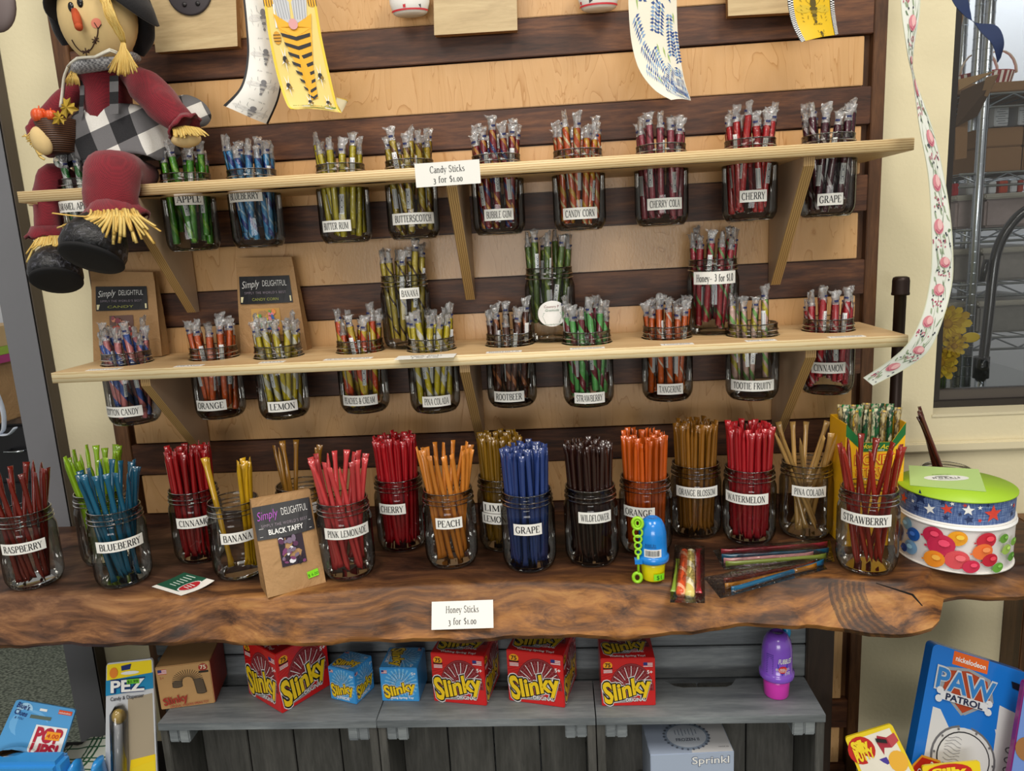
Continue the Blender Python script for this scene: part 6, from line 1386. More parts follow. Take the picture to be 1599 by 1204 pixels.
strands('hair', lambda i, g: D(158+g.uniform(-6, 12), -6, -.215), lambda i, g: [D(172+g.uniform(-9, 9), 22, -.222), D(184+g.uniform(-8, 8), 45, -.215), D(193+g.uniform(-4, 4), 66, -.205)], 30, px(2.0), head, 1)
strands('hair_tassel', lambda i, g: D(193+g.uniform(-3, 3), 66, -.205), lambda i, g: [D(192+(i-13)*1.0, 90, -.21), D(190+(i-13)*1.8+g.uniform(-2, 2), 118+g.uniform(-6, 4)-abs(i-13)*.5, -.208)], 28, px(1.9), head, 2)
strands('hair', lambda i, g: D(102+g.uniform(-2, 5), 2, -.19), lambda i, g: [D(101+i*.9, 22, -.19), D(104+i*.9, 46, -.185), D(116+i*1.2, 66, -.18)], 7, px(1.3), head, 3)
strands('hair_tassel', lambda i, g: D(115+g.uniform(-5, 5), 110, -.165), lambda i, g: [D(114+(i-8)*1.2, 122, -.17), D(114+(i-8)*1.5, 133+g.uniform(-5, 3), -.165)], 16, px(1.7), head, 4)
rb = M('dedacb', .45); strands('neck_ribbon', lambda i, g: D(186, 84+i*3, -.20), lambda i, g: [D(172, 77+i*3, -.21), D(150, 88+i*2, -.205), D(122, 90+i*2, -.185), D(106, 105, -.17)], 2, px(2.6), doll, 5, (rb, rb))
strands('neck_ribbon', lambda i, g: D(108, 102+i, -.17), lambda i, g: [D(101, 120, -.165), D(98, 145, -.16), D(95, 168, -.16)], 1, px(3.0), doll, 6, (rb, rb))
# right sleeve (towards the picture's middle), cuff, hand
limb('sleeve', [D(205, 118, -.12), D(228, 135, -.135), D(255, 165, -.15), D(284, 192, -.155)], [px(18), px(30), px(30), px(22)], burg, doll, seed=2)
def ruffle(c, ax, r, mat, par, th=.4, n=40, seed=0, name='cuff_ruffle'):
    ax = Vector(ax).normalized(); q = ax.to_track_quat('Z', 'Y').to_matrix(); rings = []
    for i, (rr, z) in enumerate(((.7, -.3), (.85, 0), (1.05, .18), (1.0, .3))):
        rings.append([Vector(c) + q @ Vector((r*rr*math.cos(2*PI*j/n)*(1+.07*math.sin(9*2*PI*j/n+seed)*i/3), r*rr*math.sin(2*PI*j/n)*(1+.07*math.sin(9*2*PI*j/n+seed)*i/3), r*z*th/.4+r*.08*math.sin(7*2*PI*j/n)*i/3)) for j in range(n)])
    o = MB().ring_tube(rings, cap=False).build(name, mat, par); so = o.modifiers.new('s', 'SOLIDIFY'); so.thickness = .0015; return o
ruffle(D(285, 195, -.155), (.45, -.1, -.6), px(27), burg, doll)
strands('hand_raffia', lambda i, g: D(270+i*1.9, 196+abs(i-10)*.3, -.172), lambda i, g: [D(272+i*2.2, 205, -.185), D(273+i*2.5+g.uniform(-2, 2), 215+g.uniform(-4, 3)-i*.15, -.188)], 22, px(1.8), doll, 7)
MB().blob(D(291, 218, -.165), (px(23), px(14), px(12)), 20, 12, noise=.03).build('hand', felt, doll)
# left arm, basket and hand
limb('sleeve', [D(125, 135, -.12), D(105, 155, -.13), D(75, 185, -.15), D(55, 205, -.16)], [px(15), px(20), px(20), px(15)], burg, doll, seed=3)
limb('sleeve_end', [D(52, 196, -.165), D(62, 215, -.165), D(84, 240, -.165)], [px(12), px(18), px(12)], burg, doll, seed=6)
MB().blob(D(65, 220, -.185), (px(15), px(12), px(22)), 20, 12, mat=Matrix.Rotation(-.35, 3, 'Y'), noise=.03).build('hand', felt, doll)
strands('hand_raffia', lambda i, g: D(48+i*1.0, 205+i*2.0, -.185), lambda i, g: [D(42+i*1.2, 212+i*1.9, -.192), D(36+i*1.9+g.uniform(-2, 2), 210+i*2.2+g.uniform(-3, 3), -.19)], 18, px(1.8), doll, 8)
bk_ = NT('brown_wicker'); wv = bk_.add('ShaderNodeTexWave'); wv.inputs['Scale'].default_value = 90; wv.bands_direction = 'Z'; bk_.l(bk_.coord(), wv.inputs['Vector']); bk_.l(bk_.ramp(wv.outputs[1], [(0, '2c1810'), (1, '5e3a20')]), bk_.b.inputs['Base Color']); bk_.bump(wv.outputs[1], .6, .002)
mb = MB(); c0, c1 = D(88, 190, -.155), D(100, 240, -.155); mb.tube([c0, c0.lerp(c1, .5), c1], [px(35), px(32), px(24)], 24, sq=.8); bas = mb.build('basket', bk_.m, doll)
pk = M('d8521a', .5, coat=.3)
for u, v, r in ((62, 180, 12), (80, 180, 9)):
    c = D(u, v, -.185); mb = MB()
    for k in range(7): a = 2*PI*k/7; mb.blob(c+Vector((px(r)*.45*math.cos(a), px(r)*.45*math.sin(a), 0)), (px(r)*.55, px(r)*.55, px(r)*.8), 10, 8)
    mb.tube([c+Vector((0, 0, px(r)*.7)), c+Vector((.001, 0, px(r)*1.15))], .0012, 6); mb.build('berry_pumpkin', pk, bas)
lf = M('b8982c', .6, noise=.35)
for cu, cv, s, rr in ((104, 168, 20, .2), (93, 184, 15, 2.4)):
    LR = (1.0, .62, .72, .42, .85, .6, .8, .38, .5, .30, .5, .38, .8, .6, .85, .42, .72, .62); pts = [D(cu+s*LR[i]*math.cos(rr+2*PI*i/18), cv+s*LR[i]*math.sin(rr+2*PI*i/18), -.19-.003*(i % 3)) for i in range(18)]; c = D(cu, cv, -.196)
    o = MB().add(pts+[c], [(i, (i+1) % 18, 18) for i in range(18)]).build('maple_leaf', lf, bas); so = o.modifiers.new('s', 'SOLIDIFY'); so.thickness = .0008
# legs and shoes
limb('leg', [D(225, 275, -.10), D(200, 272, -.15), D(176, 270, -.215), D(174, 300, -.232), D(176, 328, -.232)], [px(26), px(34), px(40), px(38), px(37)], burg, doll, seed=5)
ruffle(D(178, 328, -.232), (.06, 0, -1), px(46), burg, doll, seed=1, name='trouser_hem')
limb('leg', [D(115, 285, -.10), D(84, 276, -.125), D(78, 300, -.125), D(76, 325, -.125), D(76, 362, -.14)], [px(18), px(26), px(27), px(26), px(22)], burg, doll, seed=7)
ruffle(D(73, 362, -.145), (.0, 0, -1), px(30), burg, doll, seed=2, name='trouser_hem')
strands('ankle_raffia', lambda i, g: D(140+i*2.2, 328+g.uniform(-3, 3), -.268), lambda i, g: [D(134+i*2.6, 338, -.297), D(84+i*5.0+g.uniform(-8, 8), 338+26*math.sin(i/34*PI)+g.uniform(-9, 18)+max(0, i-17)*1.2, -.305)], 34, px(2.4), doll, 9)
strands('ankle_raffia', lambda i, g: D(60+i*2.4, 368, -.172), lambda i, g: [D(52+i*3.2, 380, -.182), D(40+i*3.9+g.uniform(-4, 4), 398+g.uniform(-16, 18), -.185)], 16, px(2.4), doll, 10)
def shoe_(c, r, rot, par, toe):
    mb = MB(); c = Vector(c); q = Matrix.Rotation(rot, 3, 'Y') @ Matrix.Rotation(-.5, 3, 'X'); rings = []
    for i, (k, z, ty) in enumerate(((.30, .95, .0), (.5, .7, -.05), (.78, .35, -.15), (1.0, -.1, -.25), (1.05, -.45, -.25), (.98, -.66, -.22))):
        rings.append([c + q @ Vector((r*k*.98*math.cos(a), r*(k*1.1*math.sin(a)+ty*toe), r*z*1.22)) for a in [2*PI*j/30 for j in range(30)]])
    s = mb.ring_tube(rings).build('shoe', shoe, par); mb = MB()
    rings = [[c + q @ Vector((r*k*math.cos(a), r*(k*1.12*math.sin(a)-.22*toe), r*z*1.22)) for a in [2*PI*j/30 for j in range(30)]] for k, z in ((.99, -.64), (1.0, -.70), (.94, -.75), (.6, -.77), (.01, -.775))]
    mb.ring_tube(rings).build('sole', soleM, s)
shoe_(D(158, 374, -.255), px(45, 155, 372, -.255), .10, doll, 1); shoe_(D(92, 415, -.165), px(35, 92, 415, -.165), -.25, doll, .8)
# ================================================================== back room behind the window opening
fy = .10
blkf = M('26211e', .45); xf0, xf1 = P(1470, 400, fy).x, 3.2
wf = thing('window_1', (xf0, fy, zs), None, None); wf['kind'] = 'structure'; del_ = [wf.pop(k) for k in ('label', 'category') if k in wf.keys()]
def wb(nm, a, b, m_, bev=.001): q = boxobj(nm, Vector(a)-Vector(wf.location), Vector(b)-Vector(wf.location), m_, None, bev); q.parent = wf
zr = P(1530, 622, fy).z; zq = P(1530, 607, fy).z
wb('frame_rail', (xw+.001, fy-.012, zs+.001), (3.2, fy+.03, zr), blkf); wb('sash_rail', (xw+.001, fy-.004, zr), (3.2, fy+.02, zq), M('4a443f', .5)); wb('frame_stile', (xw+.001, fy-.008, zs+.002), (P(1486, 250, fy).x, fy+.024, 1.9), blkf)
wb('pane', (xw+.004, fy+.006, zq-.002), (3.2, fy+.010, 1.9), pane_glass, 0)
struct('wall_right', (xw-.4, 1.62, FLOOR), (4.0, 1.7, 2.0), M('c9c9cc', .8))
wire = M('9aa0a6', .3, metal=.9); RY0, RY1 = .70, 1.15
rackw = thing('wire_shelving_unit', (P(1560, 500, .9).x, .9, FLOOR), 'tall chrome wire shelving unit in the back room behind the window', 'shelving')
def rel(p_): return Vector(p_)-Vector(rackw.location)
for u, Y in ((1509, .74), (1524, .60), (1486, .95)):
    x = P(u, 350, Y).x; mb = MB(); mb.tube([rel((x, Y, FLOOR)), rel((x, Y, 1.4))], .0125, 12)
    for k in range(60): z = FLOOR+.3+.028*k; mb.tube([rel((x, Y, z)), rel((x, Y, z+.002))], .0132, 12, cap=False)
    mb.build('post', chrome, rackw)
levels = [P(1560, v, .62).z for v in (148, 270, 357, 442, 525)]
for z in levels:
    mb = MB(); x0, x1 = P(1490, 300, .62).x, 3.0
    for Y in (.60, 1.10):
        for dz_ in (0, -.032): mb.tube([rel((x0, Y, z+dz_)), rel((x1, Y, z+dz_))], .0032, 6)
        n = 30; mb.tube([rel((x0+(x1-x0)*i/n, Y, z-.002-(.028 if i % 2 else 0))) for i in range(n+1)], .0025, 5)
    for i in range(36): x = x0+(x1-x0)*i/35; mb.tube([rel((x, .60, z)), rel((x, 1.10, z))], .0016, 4)
    mb.build('wire_shelf', wire, rackw)
cb, cbd = M('8d6a48', .8, noise=.1), M('6f5238', .8, noise=.1)
def bkbox(name, u0, v0, u1, v1, Y, dep, mat, label, cat='box', lift=None, grp=None):
    a, b = P(u0, v1, Y), P(u1, v0, Y); z0 = a.z
    o = boxobj(name, (min(a.x, P(u0, v0, Y).x), Y, z0), (b.x, Y+dep, b.z), mat, None, .003); tag(o, label, cat, grp); return o
def on_level(k): return levels[k]+.0036
def shelf_box(name, u0, u1, k, h, Y, dep, mat, label, cat='box', base=0, grp=None):
    z = on_level(k)+base; x0, x1 = P(u0, 400, Y).x, P(u1, 400, Y).x
    o = boxobj(name, (x0, Y, z), (x1, Y+dep, z+h), mat, None, .003); tag(o, label, cat, grp); return o
h1 = (levels[0]-levels[1]); bh_ = P(1560, 230, .66).z - on_level(1)
for i, (u0, u1) in enumerate(((1516, 1584), (1586, 1660))):
    w1, w2 = ('left', 'right')[i], 0
    shelf_box('cardboard_box', u0, u1, 1, bh_, .66, .3, cb, f'{w1} brown cardboard box, bottom of its stack on the back room wire shelf')
    b2 = shelf_box('cardboard_box', u0, u1, 1, P(1560, 200, .66).z-P(1560, 230, .66).z, .66, .3, cb, f'{w1} brown cardboard box, top of its stack on the back room wire shelf', base=bh_+.001)
for i, (u0, u1) in enumerate(((1535, 1556), (1571, 1597))):
    z = P(1560, 199, .70).z+.002; bx_ = boxobj('paper_stack', (P(u0, 400, .70).x, .69, z), (P(u1, 400, .70).x, .86, z+.05), M('cfd3d8', .7), None, .002); tag(bx_, ('left', 'right')[i]+' stack of white printed papers on top of the cardboard boxes', 'papers')
    pr = Print(plane_fn((0, -.0855, 0), (1, 0, 0), (0, 0, 1), (0, -1, 0)), .0004); wv_ = (P(u1, 400, .70).x-P(u0, 400, .70).x)
    for q in range(7): pr.rect(R_.uniform(-.005, .005), .018-.006*q, wv_*R_.uniform(.6, .85), .0015, M('6b7078', .6), 1)
    pr.build('printing', bx_)
bin_m = M('a09b98', .35, noise=.1)
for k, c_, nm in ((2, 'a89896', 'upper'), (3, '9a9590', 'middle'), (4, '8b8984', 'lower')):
    for i, (u0, u1) in enumerate(((1489, 1519), (1534, 1660))):
        hh = (levels[k-1]-levels[k])*.62
        z = on_level(k); x0, x1 = P(u0, 400, .66).x, P(u1, 400, .66).x; o = thing('storage_bin', ((x0+x1)/2, .8, z), f'{nm} translucent grey storage bin on the {"left" if i == 0 else "right"} side of the wire shelving', 'bin')
        q = boxobj('bin_body', (x0-o.location.x, -.14, 0), (x1-o.location.x, .14, hh-.014), M(c_, .4, noise=.25), None, .006); q.parent = o
        q = boxobj('bin_lid', (x0-o.location.x-.006, -.146, hh-.0138), (x1-o.location.x+.006, .146, hh), M('b5b0a4', .4), None, .004); q.parent = o
for i, (u, wd) in enumerate(((1493, 8), (1516, 12), (1536, 8), (1550, 11), (1567, 13), (1583, 10), (1594, 8))):
    z = on_level(2)+(levels[1]-levels[2])*.62+.001; x = P(u, 300, .68).x; w = wd*mpp(P(u, 300, .68))/2
    o = boxobj('small_carton', (x-w, .68, z), (x+w, .74, z+.032), M(('a8222a', 'c9ccd0', 'b5b9be', 'c9ccd0', 'b8401c', 'c9ccd0', 'a8361c')[i], .5), None, .002); tag(o, f'small {("red", "white", "pale grey", "white", "orange red", "white", "rust")[i]} carton, {("leftmost", "second", "third", "fourth", "fifth", "sixth", "last")[i]} in the row on the upper bin', 'carton', 'small cartons on the upper bin')
# top board with gingham basket, open carton
tb_ = boxobj('cardboard_sheet', (P(1500, 140, .6).x, .60, levels[0]+.004), (3.0, 1.1, levels[0]+.028), cb, None, .002); tag(tb_, 'brown cardboard slab lying on the top wire shelf of the back room', 'board')
zt_ = levels[0]+.029; bc = P(1533, 125, .8); bas2 = thing('gingham_basket', (bc.x, .8, zt_), 'round red and white striped basket with handle on the top back room shelf', 'basket'); r = .075
MB().lathe([(0, 0), (r*.85, 0), (r, .05), (r*1.03, .052), (r*.97, .052), (r*.82, .004), (0, .004)], 40).build('basket_body', M('a85058', .7), bas2)
mb = MB()
for i in range(26): a = 2*PI*i/26; mb.add([Vector((rr*math.cos(a+d), rr*math.sin(a+d), z)) for rr, z, d in ((r*.865, .002, 0), (r*.865, .002, .11), (r*1.02, .05, .11), (r*1.02, .05, 0))], [(0, 1, 2, 3)])
mb.build('white_stripes', white, bas2)
for s in (-.02, .03): MB().tube([Vector((s+.05*math.cos(PI*i/10), -.02, .05+.06*math.sin(PI*i/10))) for i in range(11)], .006, 6, sq=.4).build('handle', M('d8c8b8', .5), bas2)
# open carton leaning over the shelf post
cx0 = P(1489, 200, .5); ob = thing('open_carton', (cx0.x+.03, .5, P(1500, 248, .5).z), 'dark open cardboard carton with raised flaps beside the window frame', 'box')
def rl(u, v, Y=.5): return P(u, v, Y)-Vector(ob.location)
dkb = M('5b4534', .8, noise=.1)
def slabp(nm, pts, m_, th=.004):
    v = [Vector(q) for q in pts]; n = (v[1]-v[0]).cross(v[2]-v[0]).normalized()*th; k = len(v)
    return MB().add(v+[q+n for q in v], [tuple(range(k-1, -1, -1)), tuple(range(k, 2*k))]+[(i, (i+1) % k, k+(i+1) % k, k+i) for i in range(k)]).build(nm, m_, ob)
slabp('carton_front', [rl(1490, 250), rl(1508, 247), rl(1510, 190), rl(1491, 195)], cb); slabp('carton_flap', [rl(1491, 198), rl(1526, 180, .47), rl(1559, 116, .40), rl(1500, 142, .49)], dkb); slabp('carton_flap', [rl(1499, 141), rl(1557, 110, .42), rl(1498, 124, .5)], M('b8946a', .8)); slabp('carton_flap', [rl(1534, 147, .44), rl(1543, 150, .43), rl(1560, 115, .39), rl(1541, 120, .42)], M('a88460', .8))
slabp('carton_flap', [rl(1497, 60, .5), rl(1506, 20, .5), rl(1513, 2, .5), rl(1510, -6, .5), rl(1498, 0, .5)], cb)
# black swan-neck tap and its riser
tapY = .42; pts = [P(1535, 590, tapY), P(1536, 560, tapY), P(1545, 480, tapY), P(1549, 440, tapY), P(1556, 395, tapY), P(1572, 360, tapY), P(1600, 330, tapY), P(1640, 316, tapY), P(1690, 330, tapY)]
tap = thing('swan_neck_tap', pts[0], 'black arching swan-neck pipe with collar behind the window glass', 'tap'); TL = Vector(tap.location); pg = M('101114', .25, coat=.5)
MB().tube(catmull([q-TL for q in pts], 40), .0115*1.02, 16).build('neck', pg, tap)
MB().tube([P(1531, 590, tapY)-TL, P(1533, 557, tapY)-TL], .0185, 16).build('collar', pg, tap); MB().tube([P(1527, 640, tapY)-TL, P(1531, 590, tapY)-TL], .0125, 14).build('riser', chrome, tap)
MB().tube([P(1533, 440, tapY-.005)-TL, P(1537, 420, tapY-.005)-TL, P(1540, 405, tapY-.005)-TL], [.006, .008, .006], 8).build('spray_lever', pg, tap)
base_z = P(1527, 640, tapY).z
ct = tag(boxobj('steel_counter', (xw-.1, .20, base_z-.03), (3.2, .56, base_z-.0005), M('6f7072', .35, metal=.6), None, .003), 'steel counter in the back room just behind the window', 'counter')
tray = thing('wire_tray', (P(1590, 620, .36).x, .36, base_z+.001), 'white wire tray holding a lidded jar behind the window', 'tray'); mb = MB()
for i in range(12): mb.tube([Vector((-.07+.013*i, -.08, .012)), Vector((-.07+.013*i, .08, .012))], .0012, 4); mb.tube([Vector((-.075, -.08+.0145*i, .012)), Vector((.075, -.08+.0145*i, .012))], .0012, 4)
mb.tube([Vector(q) for q in ((-.075, -.08, .02), (.075, -.08, .02), (.075, .08, .02), (-.075, .08, .02), (-.075, -.08, .02))], .0022, 6); mb.tube([Vector((-.07, -.075, 0)), Vector((-.07, -.075, .02))], .002, 5); mb.build('grid', M('c8ccd0', .4), tray)
jl = thing('lidded_jar', (P(1585, 610, .36).x, .36, base_z+.0145), 'small dark jar with a white lid standing on the wire tray', 'jar'); MB().lathe([(0, 0), (.022, 0), (.024, .003), (.024, .028), (0, .028)], 24).build('jar_body', M('4a2420', .3), jl); MB().lathe([(0, .0285), (.0265, .0285), (.0265, .04), (.024, .042), (0, .042)], 28).build('lid', M('cfd6e2', .35), jl)
# yellow silk flowers
fwY = .17; fb_ = P(1468, 640, fwY); fl_ = thing('silk_flowers', (fb_.x, fwY, zs+.003), 'yellow silk daisies in a clear vase behind the window edge', 'flowers'); FL = Vector(fl_.location); yp = M('e0bd1c', .6); yp2 = M('c8a012', .6)
for k, (u, v, r, n) in enumerate(((1477, 505, 34, 13), (1466, 565, 30, 12), (1488, 540, 20, 9))):
    c = P(u, v, fwY-.01*k)-FL; mb = MB(); rr = r*mpp(P(u, v, fwY)); rg = random.Random(k)
    for lay in range(2):
        for i in range(n):
            a = 2*PI*i/n+lay*.3; L = rr*(1-.25*lay)*rg.uniform(.85, 1.1); wq = L*.20; d = Vector((math.cos(a), -.35-.25*lay, math.sin(a))).normalized(); s = Vector((-math.sin(a), 0, math.cos(a)))
            mb.add([c+d*L*.1, c+d*L*.5-s*wq+Vector((0, -.003, 0)), c+d*L*.9-s*wq*.8, c+d*L, c+d*L*.9+s*wq*.8, c+d*L*.5+s*wq+Vector((0, -.003, 0)), c+d*L*.55+Vector((0, .002, 0))], [(0, 1, 6), (1, 2, 6), (2, 3, 6), (3, 4, 6), (4, 5, 6), (5, 0, 6)], (i+lay) % 2)
    mb.build('flower_head', [yp, yp2], fl_); MB().blob(c+Vector((0, -.006, 0)), (rr*.22,)*3, 10, 8, noise=.1).build('flower_centre', M('b88a14', .8), fl_)
    MB().tube([c, c*.5+Vector((0, .004, 0)), Vector((.002*k, 0, .004))], .0022, 6).build('stem', M('4f6a2c', .6), fl_)
pet = P(1516, 527, fwY-.02)-FL; MB().blob(pet, (.019, .003, .011), 14, 8).build('petal', yp, fl_); MB().tube([P(1486, 538, fwY)-FL, P(1505, 530, fwY)-FL], [.003, .006], 6, sq=.4).build('leaf', M('4a5a24', .6), fl_)
MB().lathe([(0, .001), (.024, .001), (.021, .05), (.024, .085)], 24, cap=False).build('vase', jar_glass, fl_)
# ================================================================== room beyond the left opening
LY = .9
def leftbox(nm, u0, v0, u1, v1, Y, dep, mat, label, cat): a, b = P(u0, v1, Y), P(u1, v0, Y); o = boxobj(nm, (a.x-.15, Y, a.z), (b.x, Y+dep, b.z), mat, None, .003); tag(o, label, cat); return o
wl = struct('wall_left', (-4, 1.62, FLOOR), (xw-.41, 1.7, 2.0), M('d8dbe2', .8))
zc_ = P(20, 652, LY).z
cab = thing('black_cabinet', (P(20, 760, LY).x-.1, LY+.2, FLOOR), 'black drawer cabinet with steel pulls beyond the grey door casing', 'cabinet'); cw = .30; hc = zc_-FLOOR
q = boxobj('cabinet_body', (-cw, -.20, 0), (cw, .25, hc-.02), M('15151a', .4), None, .003); q.parent = cab; q = boxobj('cabinet_top', (-cw-.01, -.215, hc-.0195), (cw+.01, .26, hc), M('5d4a3c', .5), None, .002); q.parent = cab
for k in range(4):
    z1 = hc-.03-k*.20; q = boxobj('drawer', (-cw+.01, -.212, z1-.19), (cw-.01, -.2005, z1), M('1c1c22', .35), None, .003); q.parent = cab
    x = P(28, 707, LY-.02).x-cab.location.x; MB().tube([Vector((x-.045, -.213, z1-.07)), Vector((x-.045, -.236, z1-.07)), Vector((x+.03, -.236, z1-.07)), Vector((x+.03, -.213, z1-.07))], .005, 8).build('pull', chrome, q) if False else MB().tube([Vector((x-.03, -.213, z1-.08)), Vector((x-.03, -.24, z1-.08)), Vector((x+.03, -.24, z1-.08)), Vector((x+.03, -.213, z1-.08))], .005, 8).build('pull', chrome, cab)
b1h = P(10, 563, LY).z-zc_
b1 = boxobj('kraft_box', (P(22, 600, LY).x-.28, LY-.17, zc_+.0005), (P(22, 600, LY).x, LY+.1, zc_+b1h), kraft, None, .003); tag(b1, 'kraft cardboard box with handwriting on top of the black cabinet', 'box')
pr = Print(plane_fn((.098, -.1352, 0), (1, 0, 0), (0, 0, 1), (0, -1, 0)), .0004)
for i in range(3): pr.line([(-.03+.01*k, .02-.03*i+.006*math.sin(k*2.1+i)) for k in range(5)], .003, ink, 1)
pr.build('handwriting', b1)
z2_ = zc_+b1h+.0005; gap = (P(12, 507, LY).z-z2_)
b2 = thing('craft_pack', (P(20, 530, LY).x-.14, LY, z2_), 'tan pack with green and pink bands on top of the kraft box', 'box'); hh = gap
for nm, a, b, c_ in (('pink_band', 0, .22, 'b03a78'), ('green_band', .22, .45, '9ab840'), ('tan_top', .45, 1, 'c8a878')): q = boxobj(nm, (-.14, -.12, a*hh), (.14, .10, b*hh-.0002), M(c_, .6), None, .001); q.parent = b2
cd = MB(); cd.tube(catmull([P(u, v, LY-.19) for u, v in ((-30, 560), (2, 632), (6, 668), (0, 678), (14, 678), (24, 668))], 24), .011, 8, sq=.3); cdo = cd.build('paper_curl', M('d4dcea', .5)); recentre(cdo); tag(cdo, 'curl of white paper hanging in front of the black cabinet', 'paper')
# ================================================================== packs at the lower left
def card_pack(name, corners, Y, label, cat, base, th=.004):
    """flat hanging card; corners px: top-left, top-right, bottom-right, bottom-left, each with its own depth"""
    q = [P(*c_, y_) for c_, y_ in zip(corners, Y)]; ctr = (q[2]+q[3])/2; n = (q[2]-q[3]).cross(q[0]-q[3]).normalized()
    if n.dot(Vector(CAM)-ctr) < 0: n = -n
    S = lambda s, t, l=0: q[0].lerp(q[1], s).lerp(q[3].lerp(q[2], s), t) - ctr + n*l
    k = 5; rim = []
    for cx, cy, a0 in ((.06, .03, 180), (.94, .03, 270), (.94, .97, 0), (.06, .97, 90)):
        for i in range(k): a = math.radians(a0+90*i/(k-1)); rim.append((cx+.06*math.cos(a), cy+.03*math.sin(a)))
    m_ = len(rim); mb = MB(); mb.add([S(s, t, 0) for s, t in rim]+[S(s, t, -th) for s, t in rim], [tuple(range(m_-1, -1, -1)), tuple(range(m_, 2*m_))]+[(i, (i+1) % m_, m_+(i+1) % m_, m_+i) for i in range(m_)])
    o = mb.build(name, base); o.location = ctr; tag(o, label, cat)
    def T(pr, s, x, y, h, m2, layer, w=None, rot=0, off=0, shear=0):
        # text in card space: x across 0..1, y down 0..1, h in y units
        vs, fs, ww = sans_text(s, 1, off, shear); k_ = (w/ww) if w else h; c, d = math.cos(rot), math.sin(rot); asp = (q[1]-q[0]).length/(q[3]-q[0]).length
        pr.mb.add([pr.fn(x+a*k_*c+(b-.5)*h/asp*d, y-(b-.5)*h*c+a*k_*d*asp*-1*-1, layer*pr.step) for a, b in vs], fs, pr.mi(m2))
    return o, S, T, n
po, S, T, nv = card_pack('pop_up_toy_pack', [(26, 1092), (118, 1108), (85, 1212), (-25, 1205)], (-.30, -.30, -.34, -.34), 'blue toy card reading POP UPS with pink toy at the lower left corner', 'toy pack', M('4fa0dc', .35, coat=.5))
pr = Print(S, .0005); pr.disc(.20, .12, .13, .10, M('a8d4f2', .4), 1, n=16); pr.disc(.35, .30, .30, .2, M('6fb4e8', .4), 1, n=16)
T(pr, "Blue's", .17, .07, .07, M('1c3474', .4), 3, .22, .15, .02); T(pr, 'Clues', .17, .16, .07, M('1c3474', .4), 3, .22, .15, .02); T(pr, '& YOU', .17, .235, .03, M('1c3474', .4), 3, .14, .1)
pr.rect(.86, .07, .22, .06, M('e0501c', .4), 2); T(pr, 'nickelodeon', .86, .07, .03, white, 4, .19); pr.rect(.5, .08, .12, .035, white, 2); pr.rect(.5, .19, .34, .05, M('5a6a60', .8), 2)
pr.poly([(.48, .29), (.98, .29), (.98, .82), (.48, .80)], white, 3); T(pr, 'POP', .73, .42, .20, M('b8203a', .4), 5, .42, 0, .05); T(pr, 'UPS!', .73, .64, .18, M('b8203a', .4), 5, .42, 0, .05); pr.rect(.80, .42, .22, .12, M('f5a020', .4), 6); T(pr, '4.00', .80, .42, .06, M('c8201a', .4), 8, .18)
pr.poly([(.15, .95), (.55, .70), (1.0, .82), (.92, 1.0), (.2, 1.0)], M('f2c61e', .4), 4); pr.build('print', po)
bt = MB(); bt.blob(S(.50, .86, .022), (.028, .014, .020), 18, 12, noise=.05); bt.build('pink_toy', M('d66ac8', .25, coat=.5), po)
MB().blob(S(.45, .86, .012), (.052, .030, .034), 20, 10).build('blister', blister, po)
tray2 = boxobj('blue_toy_tub', (P(-20, 1185, -.36).x, -.38, P(50, 1245, -.36).z), (P(100, 1185, -.36).x, -.34, P(50, 1188, -.37).z), M('3c96dc', .3, coat=.5), None, .008); tag(tray2, 'glossy blue plastic toy tub at the bottom left corner', 'toy'); 
zt2 = tray2.location.z; stn = boxobj('display_stand', (P(-40, 1185, -.36).x, -.40, FLOOR), (P(260, 1185, -.3).x, -.20, P(50, 1250, -.36).z-.001), M('2a2a2c', .7), None, .003); tag(stn, 'dark low stand under the toy packs at the lower left, below the frame', 'stand')
# green and white tablecloth
def tartan():
    t = NT('green_tartan'); sp = t.add('ShaderNodeSeparateXYZ'); t.l(t.coord(kind='Object'), sp.inputs[0])
    def band(o, per, offs, w):
        r = None
        for of in offs: b = t.math('LESS_THAN', t.math('FRACT', t.math('ADD', t.math('DIVIDE', o, per), of)), w); r = b if r is None else t.math('MAXIMUM', r, b)
        return r
    a = band(sp.outputs[0], .075, (0, .13, .26), .055); b = band(t.math('ADD', sp.outputs[1], t.math('MULTIPLY', sp.outputs[2], 1.0)), .06, (0, .16, .5), .06); k = t.math('MAXIMUM', a, b)
    t.l(t.mix(k, 'dfe3d6', '2c6040'), t.b.inputs['Base Color']); t.b.inputs['Roughness'].default_value = .8; return t.m
c4 = [P(100, 1170, -.22), P(170, 1143, -.24), P(200, 1215, -.33), P(90, 1215, -.33)]; ctr = sum(c4, Vector())/4; n = 10; mb = MB()
mb.add([c4[0].lerp(c4[1], i/n).lerp(c4[3].lerp(c4[2], i/n), j/n)-ctr+Vector((0, 0, .004*math.sin(i*1.3+j*.5))) for j in range(n+1) for i in range(n+1)], [(j*(n+1)+i, (j+1)*(n+1)+i, (j+1)*(n+1)+i+1, j*(n+1)+i+1) for j in range(n) for i in range(n)], 0, True)
cl = mb.build('tartan_cloth', tartan()); cl.location = ctr; so = cl.modifiers.new('s', 'SOLIDIFY'); so.thickness = .003; tag(cl, 'white and green tartan cloth draped between the toy packs, lower left', 'cloth')
